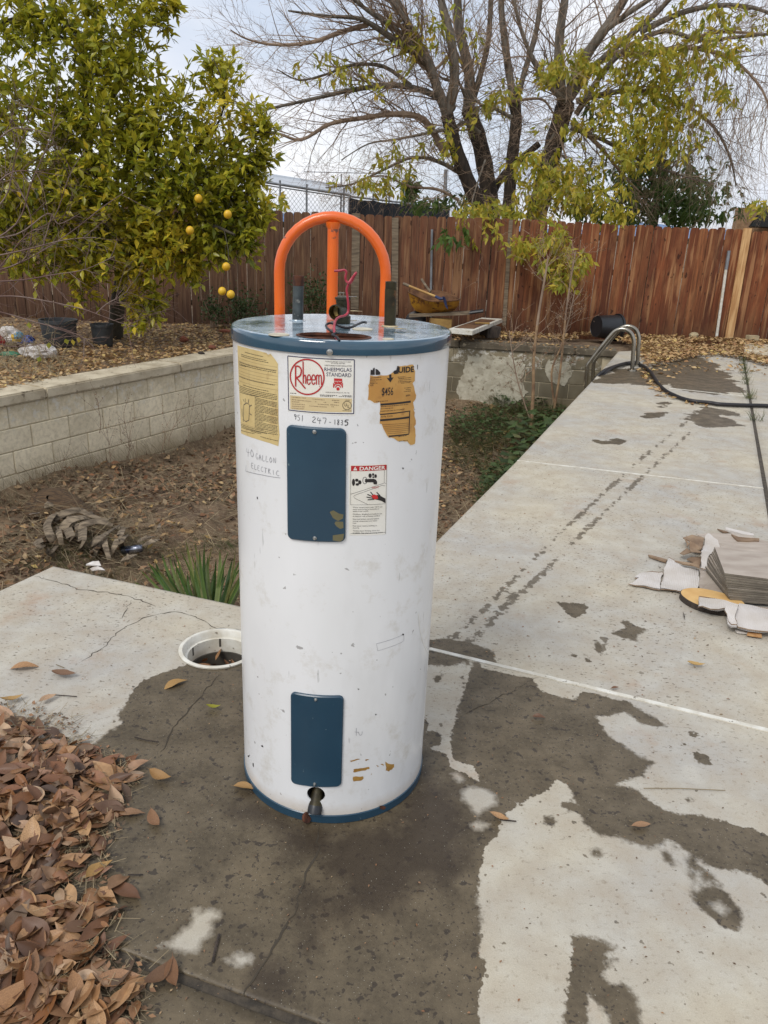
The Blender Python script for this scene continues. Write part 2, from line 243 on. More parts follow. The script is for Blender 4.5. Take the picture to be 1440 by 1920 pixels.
M = dict(
 deck=deck_mat(), fence=fence_mat(), enamel=enamel_mat(), lid=lid_mat(),
 block=block_mat('pale_block', S(232, 220, 192, 1), S(214, 202, 174, 1)), block2=block_mat('old_block', S(140, 132, 112, .8), S(112, 104, 86, .8), .1),
 mortar=pm('mortar', S(204, 190, 160, .85), S(176, 164, 138, .8), rough=.95, bump=.003),
 plaster=pm('white_plaster', S(200, 194, 174, .85), S(176, 168, 148, .85), scale=9, rough=.95, bump=.01, bscale=25, c3=S(120, 110, 90), s3=12, l3=.56, h3=.66),
 coping=pm('concrete_coping', S(206, 194, 168, .9), S(176, 162, 136, .88), scale=5, rough=.9, bump=.004, bscale=50, rand=.06, c3=S(120, 108, 88), s3=18),
 coping2=pm('damp_coping', S(112, 102, 84, .8), S(88, 78, 62, .8), scale=4, rough=.8, bump=.004, bscale=50, rand=.08, c3=S(160, 148, 124), s3=14),
 soil=pm('dry_soil', S(136, 114, 88, .85), S(100, 80, 62, .8), scale=2.5, rough=.95, bump=.03, bscale=16, c3=S(150, 130, 104, .8), s3=22, l3=.52, h3=.68),
 litter_y=pleaf('tan_litter', [S(120, 90, 62, .8), S(180, 144, 98, .9), S(206, 170, 118, .9), S(160, 116, 78, .85), S(216, 188, 138, .9), S(140, 104, 70, .8), S(220, 192, 120, .9)], .12, .7),
 litter_b=pleaf('brown_litter', [S(84, 68, 54, .8), S(120, 96, 74, .8), S(146, 112, 84, .85), S(170, 130, 98, .85), S(104, 88, 70, .8), S(132, 116, 92, .8), S(188, 160, 122, .85), S(158, 110, 76, .8), S(112, 98, 80, .8)], .1, .8),
 straw=pleaf('dry_stalk', [S(112, 98, 76, .8), S(150, 134, 104, .85), S(178, 160, 126, .9), S(98, 88, 70, .8)], .1, .8),
 dleaf=pleaf('dead_laurel_leaf', [S(130, 90, 58, .82), S(174, 130, 88, .9), S(196, 156, 112, .92), S(150, 98, 56, .82), S(92, 68, 54, .78), S(176, 130, 90, .85), S(74, 58, 50, .72), S(206, 174, 140, .9), S(156, 106, 74, .8), S(110, 80, 60, .78), S(184, 144, 106, .88)], .1, .5, .45, .55),
 yleaf=pleaf('yellow_brown_leaf', [S(186, 146, 88, .8), S(200, 166, 106, .85), S(170, 130, 80, .8)], .1, .6, .4, .5),
 lemonleaf=pleaf('citrus_leaf', [S(72, 86, 30, 1), S(110, 120, 36, 1), S(144, 146, 44, 1), S(170, 166, 50, 1), S(120, 130, 40, 1), S(194, 182, 58, 1), S(156, 154, 50, 1), S(212, 192, 64, 1), S(230, 200, 68, 1)], .48, .32, .5, .1),
 ashleaf=pleaf('autumn_ash_leaf', [S(146, 156, 60, 1), S(178, 176, 70, 1), S(206, 192, 78, 1), S(136, 148, 60, 1), S(214, 190, 72, 1), S(164, 166, 70, 1), S(222, 188, 82, 1)], .55, .5, .3, .1),
 greenleaf=pleaf('green_ash_leaf', [S(66, 92, 44, .95), S(86, 112, 54, .95), S(104, 126, 60, .95), S(76, 100, 50, .95)], .45, .5, .3, .1),
 weedleaf=pleaf('weed_leaf', [S(54, 74, 40, .8), S(72, 94, 50, .85), S(88, 108, 60, .85), S(62, 82, 48, .8), S(110, 112, 70, .85)], .25, .5),
 grass=pleaf('weed_grass', [S(66, 90, 40, .8), S(92, 112, 56, .85), S(126, 130, 76, .85), S(76, 96, 44, .8), S(150, 138, 92, .8)], .3, .6),
 palmleaf=pleaf('palm_leaf', [S(62, 90, 44, .8), S(84, 110, 54, .88), S(108, 130, 70, .9), S(140, 138, 84, .9), S(72, 100, 48, .8)], .3, .4),
 bark=pm('ash_bark', S(138, 130, 118, .8), S(100, 92, 82, .8), scale=3, stretch=(6, 6, 1), rough=.9, bump=.02, bscale=9),
 darkbark=pm('dark_bark', S(84, 72, 62, .7), S(56, 48, 42, .7), scale=3, stretch=(6, 6, 1), rough=.9, bump=.02, bscale=9),
 twig=pm('twig', S(164, 142, 120, .85), S(134, 112, 94, .85), scale=3, rough=.9),
 redtwig=pm('red_twig', S(112, 84, 76, .7), S(150, 130, 120, .7), scale=2, rough=.8),
 palestem=pm('pale_stem', S(176, 146, 110, .8), S(130, 100, 76, .8), scale=6, rough=.8),
 lemonbark=pm('lemon_bark', S(90, 82, 64, .6), S(62, 56, 44, .6), scale=6, rough=.9),
 lemon=pm('lemon_skin', S(222, 172, 36, .85), S(232, 190, 50, .85), scale=9, rough=.45, bump=.001, bscale=200),
 orange=pm('orange_paint', S(236, 108, 26, .9), S(224, 96, 22, .9), scale=6, rough=.33, coat=.3, c3=S(120, 70, 48), s3=26, l3=.64, h3=.68),
 blue=pm('blue_panel_paint', S(30, 62, 82, .88), S(36, 70, 90, .88), scale=5, rough=.35, coat=.2, c3=S(92, 112, 118), s3=60, l3=.70, h3=.74),
 khaki=flat('bared_primer', S(112, 106, 76, .8), .7), gold=pm('old_glue', S(176, 136, 66, .85), S(150, 110, 50, .85), scale=40, rough=.6),
 dark=pm('dark_cavity', S(28, 22, 18), S(16, 13, 11), rough=.95), rust=pm('rust', S(106, 60, 36, .8), S(66, 38, 26, .8), scale=40, rough=.9, bump=.001, bscale=160),
 galv=pm('galvanised_pipe', S(92, 100, 100, .8), S(66, 72, 74, .8), scale=30, rough=.45, metal=.5, c3=S(150, 150, 142), s3=60, l3=.6, h3=.7),
 oldpipe=pm('tarnished_pipe', S(72, 66, 42, .8), S(50, 44, 30, .8), scale=26, rough=.5, metal=.5, c3=S(110, 76, 44), s3=30, l3=.58, h3=.68),
 brass=pm('tarnished_brass', S(74, 74, 56, .8), S(54, 54, 42, .8), scale=24, rough=.45, metal=.6), brassin=pm('brass_bore', S(150, 126, 70, .8), S(90, 74, 44, .8), scale=30, rough=.35, metal=.8),
 steel=pm('stainless_steel', S(168, 162, 150, .9), S(140, 134, 122, .9), scale=4, rough=.26, metal=.95), screw=pm('zinc_screw', S(190, 190, 186, .9), rough=.3, metal=.9),
 redwire=pm('red_insulation', S(186, 52, 70, .8), S(160, 40, 58, .8), scale=30, rough=.4), blackwire=pm('black_insulation', S(30, 30, 34, .8), rough=.4),
 cream=pm('cream_plastic', S(206, 200, 180, .85), S(184, 174, 150, .85), scale=30, rough=.55), paperw=pm('white_label', S(232, 230, 222, .93), S(222, 218, 206, .93), scale=9, rough=.5),
 labely=pm('yellow_label', S(212, 190, 134, .9), S(196, 172, 116, .9), scale=12, rough=.6, c3=S(160, 130, 84), s3=20, l3=.62, h3=.74), labelb=pm('beige_panel', S(208, 188, 144, .9), rough=.6),
 guide=pm('energy_label', S(206, 160, 88, .9), S(188, 138, 70, .9), scale=14, rough=.6, c3=S(150, 106, 56), s3=26, l3=.6, h3=.72),
 ink=flat('black_ink', S(34, 30, 30)), navy=flat('navy_ink', S(40, 42, 84, .9)), red=flat('red_ink', S(176, 34, 36, .95)), pencil=flat('pencil_mark', S(124, 124, 130, .9)), marker=flat('grey_marker', S(70, 70, 76, .9)), redtext=flat('bright_red_ink', S(196, 40, 40, .95)),
 white=pm('white_pvc', S(224, 222, 212, .9), S(200, 194, 178, .9), scale=16, rough=.5, c3=S(110, 100, 84), s3=50, l3=.66, h3=.72),
 groove=pm('joint_dirt', S(92, 82, 68, .75), S(60, 54, 46, .75), scale=30, rough=.9, bump=.004), crack=flat('crack_dirt', S(74, 66, 54, .7), .95),
 plasticpot=pm('grey_pot_plastic', S(66, 70, 72, .8), S(52, 54, 56, .8), scale=6, rough=.5), blackpot=pm('black_pot_plastic', S(26, 28, 32, .8), S(36, 38, 42, .8), scale=6, rough=.4),
 rubber=pm('black_hose', S(34, 30, 32, .8), S(24, 22, 24, .8), rough=.5), yellowtub=pm('yellow_paint_rusty', S(190, 140, 40, .85), S(150, 100, 34, .85), scale=6, rough=.55, c3=S(90, 50, 28), s3=14, l3=.56, h3=.66),
 rusttub=pm('rusty_tub_inside', S(120, 84, 52, .8), S(84, 54, 34, .8), scale=8, rough=.9), handlewood=pm('ash_handle', S(196, 160, 96, .85), S(170, 130, 74, .85), scale=8, rough=.6), greywood=pm('grey_wood', S(140, 124, 102, .8), S(104, 90, 74, .8), scale=6, stretch=(1, 1, 8), rough=.85),
 bluepaint=pm('blue_tool_paint', S(46, 60, 100, .85), S(34, 44, 78, .85), rough=.5), tanwood=pm('tan_timber', S(170, 136, 76, .8), S(140, 108, 60, .8), scale=8, rough=.85), newwood=pm('bare_pine', S(214, 174, 122, .9), S(176, 130, 82, .88), scale=3, stretch=(8, 8, .8), rough=.8),
 card=pm('white_cardboard', S(206, 200, 194, .9), S(190, 182, 172, .9), scale=7, rough=.85), kraft=pm('kraft_cardboard', S(160, 136, 110, .85), S(126, 102, 80, .8), scale=9, rough=.9),
 tile=pm('taupe_tile', S(180, 168, 154, .88), S(160, 146, 132, .88), scale=6, stretch=(1, 3, 1), rough=.5, rand=.06), tileedge=pm('tile_body', S(128, 120, 106, .85), S(106, 98, 86, .85), scale=14, rough=.8, rand=.08),
 slice=pm('cut_wood_face', S(220, 182, 120, .9), S(204, 160, 98, .9), scale=8, rough=.7), brick=pm('red_brick', S(150, 90, 66, .8), S(116, 70, 52, .8), scale=9, rough=.9, bump=.004), stone=pm('pale_stone', S(184, 168, 134, .85), S(160, 146, 116, .85), scale=9, rough=.9, bump=.004),
 screen=pm('black_shade_cloth', S(30, 36, 42, .8), S(38, 44, 52, .8), scale=2, rough=.8), metalgrey=pm('galvanised_tube', S(150, 154, 158, .85), S(120, 124, 128, .8), scale=6, rough=.5, metal=.4),
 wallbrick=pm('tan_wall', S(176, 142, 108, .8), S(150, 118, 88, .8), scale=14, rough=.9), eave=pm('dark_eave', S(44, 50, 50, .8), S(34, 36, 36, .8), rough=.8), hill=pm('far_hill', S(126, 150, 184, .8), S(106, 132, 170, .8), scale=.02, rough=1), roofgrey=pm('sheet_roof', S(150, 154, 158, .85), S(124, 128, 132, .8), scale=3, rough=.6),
 palmboot=pm('palm_boot', S(150, 134, 112, .8), S(92, 80, 66, .75), scale=7, stretch=(1, 5, 5), rough=.9, bump=.006, bscale=20, rand=.2), palmfibre=pm('palm_fibre', S(124, 98, 70, .75), S(76, 60, 46, .7), scale=9, stretch=(1, 8, 8), rough=.95, bump=.02, bscale=20),
 can=pm('aluminium_can', S(180, 184, 192, .9), S(60, 66, 90, .9), scale=12, rough=.25, metal=.8, stretch=(1, 1, 1)), bagw=pm('white_plastic_bag', S(214, 210, 206, .9), S(170, 160, 150, .9), scale=9, rough=.5), bagb=pm('blue_plastic', S(34, 70, 150, .9), S(28, 56, 120, .9), rough=.4), bagr=flat('red_plastic', S(150, 40, 40, .85), .5), bagy=flat('yellow_plastic', S(196, 160, 50, .85), .5), bagg=flat('green_plastic', S(60, 120, 90, .85), .5), bagt=flat('teal_plastic', S(90, 130, 150, .85), .5),
 seal=pm('dirty_sealant', S(214, 200, 166, .85), S(180, 160, 120, .8), scale=30, rough=.8), grate=pm('skimmer_dark', S(96, 90, 80, .7), S(70, 66, 58, .7), rough=.8),
)
# ------------------------------------------------------------------ object helpers
ORG = {}
def tag(o, label=None, cat=None, group=None, kind=None):
    if label: o['label'] = label
    if cat: o['category'] = cat
    if group: o['group'] = group
    if kind: o['kind'] = kind
    return o
def thing(name, loc, label, cat, group=None):
    o = bpy.data.objects.new(name, None); C.objects.link(o); o.location = loc; o.empty_display_size = .1; ORG[o.name] = Vector(loc)
    return tag(o, label, cat, group)
def link(me, name, mat, parent=None):
    o = bpy.data.objects.new(name, me); C.objects.link(o)
    if mat and not me.materials: me.materials.append(M[mat] if isinstance(mat, str) else mat)
    if parent: o.parent = parent; ORG[o.name] = ORG[parent.name]
    return o
class MB:
    def __init__(s): s.v = []; s.f = []; s.r = []; s.mi = []; s.cm = 0
    def add(s, vs, fs, r=0.0):
        k = len(s.v); s.v += [tuple(x) for x in vs]; s.f += [tuple(i+k for i in f) for f in fs]; s.r += [r]*len(vs); s.mi += [s.cm]*len(fs); return s
    def box(s, c, d, rot=None, taper=1.0):
        x, y, z = (q/2 for q in d); P = [Vector((a*x*(taper if cc > 0 else 1), b*y*(taper if cc > 0 else 1), cc*z)) for cc in (-1, 1) for b in (-1, 1) for a in (-1, 1)]
        R = rot if rot is not None else Matrix.Identity(3)
        return s.add([Vector(c)+R@p for p in P], [(0, 2, 3, 1), (4, 5, 7, 6), (0, 1, 5, 4), (2, 6, 7, 3), (0, 4, 6, 2), (1, 3, 7, 5)])
    def tube(s, path, rad, n=8, cap=True, r=0.0):
        P = [Vector(p) for p in path]; m_ = len(P)
        if not hasattr(rad, '__len__'): rad = [rad]*m_
        vs = []; ref = None
        for i, p in enumerate(P):
            t = (P[min(i+1, m_-1)]-P[max(i-1, 0)])
            if t.length < 1e-9: t = Vector((0, 0, 1))
            t.normalize()
            if ref is None: ref = t.orthogonal().normalized()
            ref = (ref-t*ref.dot(t)); ref = ref.normalized() if ref.length > 1e-6 else t.orthogonal().normalized()
            q = t.cross(ref)
            for k in range(n):
                a = 2*math.pi*k/n; vs.append(p+(ref*math.cos(a)+q*math.sin(a))*rad[i])
        fs = [(i*n+k, i*n+(k+1) % n, (i+1)*n+(k+1) % n, (i+1)*n+k) for i in range(m_-1) for k in range(n)]
        if cap: fs += [tuple(range(n-1, -1, -1)), tuple((m_-1)*n+k for k in range(n))]
        return s.add(vs, fs, r)
    def lathe(s, prof, n=32, c=(0, 0, 0), rot=None, cap=False):
        R = rot if rot is not None else Matrix.Identity(3); vs = []
        for (r_, z) in prof:
            for k in range(n):
                a = 2*math.pi*k/n; vs.append(Vector(c)+R@Vector((r_*math.cos(a), r_*math.sin(a), z)))
        m_ = len(prof); fs = [(i*n+k, i*n+(k+1) % n, (i+1)*n+(k+1) % n, (i+1)*n+k) for i in range(m_-1) for k in range(n)]
        if cap: fs += [tuple(range(n-1, -1, -1)), tuple((m_-1)*n+k for k in range(n))]
        return s.add(vs, fs)
    def poly(s, pts, h=0.0):
        """flat polygon, optional thickness downwards along z"""
        n = len(pts); P = [Vector(p) for p in pts]; tri = tessellate_polygon([P])
        s.add(P, [tuple(t) for t in tri])
        if h:
            s.add([p-Vector((0, 0, h)) for p in P], [tuple(reversed(t)) for t in tri])
            s.add(P+[p-Vector((0, 0, h)) for p in P], [(i, i+n, (i+1) % n+n, (i+1) % n) for i in range(n)])
        return s
    def mesh(s, name, org=None):
        me = bpy.data.meshes.new(name); o = org or Vector((0, 0, 0))
        me.from_pydata([(v[0]-o[0], v[1]-o[1], v[2]-o[2]) for v in s.v], [], s.f)
        if any(s.r): at = me.attributes.new('rnd', 'FLOAT', 'POINT'); at.data.foreach_set('value', s.r)
        return me
    def build(s, name, mat, parent=None, smooth=False, label=None, cat=None, group=None, kind=None, org=None, mats=None):
        loc = ORG[parent.name] if parent else (Vector(org) if org is not None else Vector((0, 0, 0)))
        me = s.mesh(name, loc)
        for m_ in (mats or [mat]): me.materials.append(M[m_] if isinstance(m_, str) else m_)
        if mats: me.polygons.foreach_set('material_index', s.mi)
        if smooth:
            me.polygons.foreach_set('use_smooth', [True]*len(me.polygons))
            if smooth != 2: me.set_sharp_from_angle(angle=math.radians(40))
        o = link(me, name, None, parent)
        if not parent: o.location = loc; ORG[o.name] = loc
        return tag(o, label, cat, group, kind)
def npmesh(name, V, Fq, mat, parent=None, rnd=None, smooth=False):
    me = bpy.data.meshes.new(name); nv, nf = len(V), len(Fq); k = Fq.shape[1]
    org = np.array(ORG[parent.name]) if parent else np.zeros(3)
    me.vertices.add(nv); me.vertices.foreach_set('co', (V-org).astype(np.float32).ravel())
    me.loops.add(nf*k); me.loops.foreach_set('vertex_index', Fq.astype(np.int32).ravel())
    me.polygons.add(nf); me.polygons.foreach_set('loop_start', np.arange(0, nf*k, k, dtype=np.int32)); me.polygons.foreach_set('loop_total', np.full(nf, k, dtype=np.int32))
    if smooth: me.polygons.foreach_set('use_smooth', np.ones(nf, dtype=bool))
    me.update(calc_edges=True)
    if rnd is not None: me.attributes.new('rnd', 'FLOAT', 'POINT').data.foreach_set('value', rnd.astype(np.float32))
    return link(me, name, mat, parent)
TL_V = np.array([(0, 0, 0), (.27, .45, .06), (0, 1, -.06), (-.27, .45, .06), (0, .5, -.02)], float)
TL_F = np.array([(0, 1, 2, 4), (0, 4, 2, 3)])
ST_V = np.array([(-.02, 0, 0), (.02, 0, 0), (.015, 1, .1), (-.015, 1, .1)], float); ST_F = np.array([(0, 1, 2, 3)])
BL_V = np.array([(-.03, 0, 0), (.03, 0, 0), (.025, .55, .10), (-.025, .55, .10), (.002, 1, .34), (-.002, 1, .34)], float); BL_F = np.array([(0, 1, 2, 3), (3, 2, 4, 5)])
def rotmats(D, roll):
    """frames whose Y axis is D (N,3), rolled about it"""
    D = D/np.linalg.norm(D, axis=1)[:, None]; Z = np.tile([0, 0, 1.], (len(D), 1)); X = np.cross(D, Z); n = np.linalg.norm(X, axis=1); X[n < 1e-3] = [1, 0, 0]; n[n < 1e-3] = 1
    X /= n[:, None]; Zn = np.cross(X, D); c, s_ = np.cos(roll)[:, None], np.sin(roll)[:, None]
    X2 = X*c+Zn*s_; Z2 = -X*s_+Zn*c
    return np.stack([X2, D, Z2], axis=2)
def scatter(name, tv, tf, R, S_, P, mat, parent=None, rnd=None, kind='stuff', **tg):
    n = len(P); V = np.einsum('nij,kj->nki', R, tv)*S_[:, None, None]+P[:, None, :]
    Fq = (tf[None]+(np.arange(n)*len(tv))[:, None, None]).reshape(-1, tf.shape[1])
    r = np.repeat(rs.rand(n) if rnd is None else rnd, len(tv))
    o = npmesh(name, V.reshape(-1, 3), Fq, mat, parent, r); return tag(o, kind=kind, **tg)
def pip(P, poly):
    x, y = P[:, 0], P[:, 1]; ins = np.zeros(len(P), bool); n = len(poly)
    for i in range(n):
        x0, y0 = poly[i][:2]; x1, y1 = poly[(i+1) % n][:2]
        c = (y0 > y) != (y1 > y)
        with np.errstate(divide='ignore', invalid='ignore'): ins ^= c & (x < (x1-x0)*(y-y0)/(y1-y0+1e-12)+x0)
    return ins
def segd(P, pts, closed=False):
    d = np.full(len(P), 1e9); n = len(pts)
    for i in range(n if closed else n-1):
        a = np.array(pts[i][:2], float); b = np.array(pts[(i+1) % n][:2], float); ab = b-a
        t = np.clip(((P-a)@ab)/(ab@ab+1e-12), 0, 1); d = np.minimum(d, np.hypot(*(P-a-t[:, None]*ab).T))
    return d
def sdf(P, poly): d = segd(P, poly, True); return np.where(pip(P, poly), d, -d)
def rand_in(poly, n):
    A = np.array([p[:2] for p in poly]); lo, hi = A.min(0), A.max(0); out = []
    c = 0
    while c < n:
        q = lo+rs.rand(n*3, 2)*(hi-lo); q = q[pip(q, poly)]; out.append(q); c += len(q)
    return np.concatenate(out)[:n]
def gp(pts, z=0.0): return [tuple(G(x, y, z)) for x, y in pts]
tp2 = lambda l: [tuple(p)[:2] for p in l]
def crop(ox, oy, k): return lambda x, y: (ox+x/k, oy+y/k)
def jag(pts, step=.02, amp=.004, seed=1, closed=False):
    r = random.Random(seed); out = []; n = len(pts)
    for i in range(n if closed else n-1):
        a, b = Vector(pts[i]), Vector(pts[(i+1) % n]); k = max(1, int((b-a).length/step))
        for j in range(k):
            q = a.lerp(b, j/k); out.append(q+Vector((r.uniform(-amp, amp), r.uniform(-amp, amp), 0)) if (j or i) else q)
    if not closed: out.append(Vector(pts[-1]))
    return out

# ================================================================== THE SETTING: concrete deck
E1 = Vector((.928, -.372, 0)); E2 = Vector((.372, .928, 0))
def isect(p, d, q, e):
    """2-D line intersection"""
    den = d.x*e.y-d.y*e.x; t = ((q.x-p.x)*e.y-(q.y-p.y)*e.x)/den; return p+d*t
J1 = [G(100, 1062), G(450, 1137), G(805, 1217), G(1440, 1370), G(1440, 1370)+(G(1440, 1370)-G(805, 1217)).normalized()*2.2]
J5a, J5b = G(190, 1765), G(640, 1930); d5 = (J5b-J5a).normalized()
Ea = G(970, 864); ED = (G(1113, 712)-G(820, 1012)).normalized(); CORNER = isect(G(820, 1012), ED, J1[1], (J1[2]-J1[1]).normalized())
J2a, J2b = G(1429, 891), G(1389, 652); d2 = (J2b-J2a).normalized()
left_dir = (G(0, 1108)-G(100, 1062)).normalized()
wc = crop(780, 1160, 2.1818)
WET = [
 gp([(470, 1240), (355, 1240), (330, 1255), (300, 1262), (272, 1275), (250, 1295), (240, 1315), (222, 1335), (232, 1358), (200, 1375), (175, 1395), (150, 1405), (90, 1440), (30, 1500), (0, 1600), (-200, 2400), (890, 2400), (901, 1900), (901, 1871), (924, 1816), (904, 1793), (900, 1733), (892, 1674), (904, 1619), (917, 1586), (936, 1559), (950, 1520), (972, 1508), (931, 1485), (904, 1467), (870, 1452), (845, 1440), (836, 1412), (806, 1402), (800, 1396), (800, 1360), (790, 1340), (700, 1280), (600, 1240)]),
 gp([(892, 1245), (904, 1252), (1000, 1270), (1018, 1297), (1073, 1311), (1092, 1297), (1170, 1314), (1211, 1339), (1250, 1362), (1206, 1359), (1170, 1336), (1119, 1343), (1131, 1371), (1170, 1403), (1220, 1430), (1206, 1456), (1165, 1463), (1156, 1472), (1193, 1481), (1229, 1508), (1266, 1527), (1316, 1527), (1371, 1545), (1413, 1554), (1440, 1566), (1600, 1610), (1600, 1730), (1440, 1660), (1399, 1632), (1330, 1623), (1284, 1595), (1252, 1572), (1220, 1591), (1183, 1577), (1119, 1563), (1096, 1540), (1073, 1481), (1050, 1463), (1018, 1485), (977, 1511), (931, 1485), (904, 1467), (885, 1435), (849, 1421), (844, 1380), (858, 1334), (867, 1302), (881, 1270)]),
 gp([(800, 1200), (840, 1196), (880, 1205), (930, 1222), (930, 1246), (880, 1238), (840, 1250), (800, 1245)]),
 gp([(1161, 1165), (1178, 1164), (1194, 1173), (1220, 1180), (1201, 1190), (1194, 1204), (1173, 1197), (1142, 1187), (1166, 1182), (1173, 1176)]),
 gp([(1042, 1128), (1095, 1132), (1098, 1150), (1080, 1160), (1062, 1148)]),
 gp([(1073, 1752), (1096, 1752), (1119, 1761), (1151, 1777), (1119, 1811), (1156, 1797), (1147, 1811), (1128, 1825), (1147, 1848), (1170, 1843), (1197, 1875), (1199, 1903), (1220, 1990), (1150, 1990), (1142, 1921), (1128, 1884), (1101, 1857), (1090, 1990), (1060, 1990), (1060, 1921), (1071, 1802), (1073, 1770)]),
 gp([(1317, 1628), (1335, 1639), (1345, 1652), (1325, 1658), (1312, 1640)]), gp([(1318, 1660), (1350, 1660), (1367, 1680), (1390, 1710), (1381, 1747), (1348, 1735), (1307, 1696), (1298, 1678)]),
 gp([(1150, 690), (1223, 690), (1290, 665), (1345, 680), (1398, 736), (1330, 738), (1262, 727), (1228, 712), (1180, 716), (1125, 705)]), gp([(1128, 702), (1229, 705), (1220, 722), (1118, 718)]),
 gp([(1322, 764), (1370, 768), (1402, 774), (1385, 780), (1345, 778), (1375, 788), (1382, 797), (1340, 802), (1300, 795), (1275, 785), (1300, 778)]),
 gp([(1205, 778), (1245, 772), (1235, 778), (1208, 782)]), gp([(1232, 765), (1255, 750), (1258, 754), (1240, 768)]), gp([(1120, 828), (1165, 826), (1160, 833), (1125, 836)]), gp([(881, 1275), (878, 1262), (884, 1240), (902, 1242), (908, 1262), (900, 1280)]), gp([(868, 1235), (880, 1238), (885, 1250), (872, 1252)]), gp([(1112, 1198), (1124, 1200), (1136, 1225), (1120, 1240)]), gp([(1095, 1232), (1108, 1236), (1106, 1242), (1094, 1240)]), gp([(1072, 1222), (1084, 1226), (1082, 1233), (1070, 1230)]), gp([(1276, 1392), (1290, 1394), (1288, 1398), (1276, 1397)]), gp([(1284, 1498), (1296, 1494), (1302, 1500), (1290, 1504)]), gp([(1244, 1600), (1252, 1598), (1262, 1618), (1254, 1620)]), gp([(1262, 1586), (1270, 1584), (1268, 1590), (1262, 1591)]), gp([(1290, 1610), (1300, 1608), (1310, 1626), (1302, 1628)]), gp([(1290, 1660), (1296, 1658), (1300, 1674), (1294, 1676)]), gp([(1292, 1640), (1297, 1638), (1302, 1652), (1297, 1654)]), gp([(790, 1375), (812, 1368), (832, 1378), (828, 1398), (806, 1404), (790, 1400)]), gp([(836, 1560), (850, 1546), (876, 1548), (900, 1560), (890, 1576), (858, 1576)]), gp([(870, 1284), (862, 1270), (870, 1262)]), gp([(1290, 1371), (1312, 1375), (1310, 1384), (1292, 1382)]), gp([(1300, 1412), (1325, 1417), (1330, 1432), (1312, 1430)]),
 gp([(1106, 1592), (1128, 1594), (1126, 1606), (1106, 1604)]), gp([(1018, 1533), (1040, 1532), (1040, 1548), (1020, 1548)]), gp([(1050, 1503), (1090, 1506), (1096, 1528), (1060, 1518)]), gp([(812, 1268), (832, 1262), (828, 1280), (814, 1282)]),
]
DRY = [gp([(364, 1704), (373, 1704), (378, 1713), (392, 1704), (411, 1708), (411, 1720), (399, 1725), (396, 1751), (378, 1765), (370, 1786), (340, 1784), (316, 1776), (297, 1774), (323, 1762), (347, 1741), (361, 1730)]),
 gp([(420, 1800), (445, 1788), (472, 1792), (470, 1806), (445, 1812), (435, 1806)]), gp([(866, 1484), (880, 1475), (905, 1478), (926, 1488), (932, 1508), (912, 1516), (893, 1530), (882, 1512), (868, 1500)]), gp([(884, 1545), (900, 1540), (918, 1546), (905, 1556), (888, 1556)]), gp([(846, 1450), (858, 1448), (872, 1464), (858, 1466)]), gp([(1330, 1697), (1350, 1690), (1365, 1706), (1352, 1716)])]
DARK = [gp([(476, 1862), (490, 1830), (530, 1825), (545, 1850), (520, 1862)]), gp([(560, 1690), (585, 1680), (592, 1720), (600, 1770), (580, 1775), (570, 1730)]), gp([(790, 1430), (835, 1470), (860, 1520), (880, 1600), (840, 1660), (760, 1640), (700, 1600), (760, 1530)]), gp([(620, 1560), (760, 1560), (800, 1640), (740, 1700), (640, 1690), (600, 1620)]), gp([(640, 1690), (660, 1690), (672, 1760), (640, 1770)]), gp([(460, 1430), (470, 1500), (560, 1550), (700, 1560), (790, 1500), (800, 1440), (820, 1460), (790, 1530), (700, 1590), (560, 1580), (460, 1520)]), gp([(520, 1545), (620, 1570), (700, 1580), (690, 1640), (640, 1660), (600, 1610), (540, 1590)])]
TRK = [[(838, 1206), (900, 1150), (940, 1110), (1040, 1010), (1110, 945), (1200, 862), (1288, 790)], [(872, 1210), (925, 1158), (985, 1104), (1062, 1030), (1142, 952), (1238, 862), (1300, 805)], [(900, 1195), (960, 1112)], [(1130, 1230), (1134, 1200)]]
TRK = [gp(t) for t in TRK]
SK = (G(410, 1181)+G(410, 1256))/2; SKR = .141
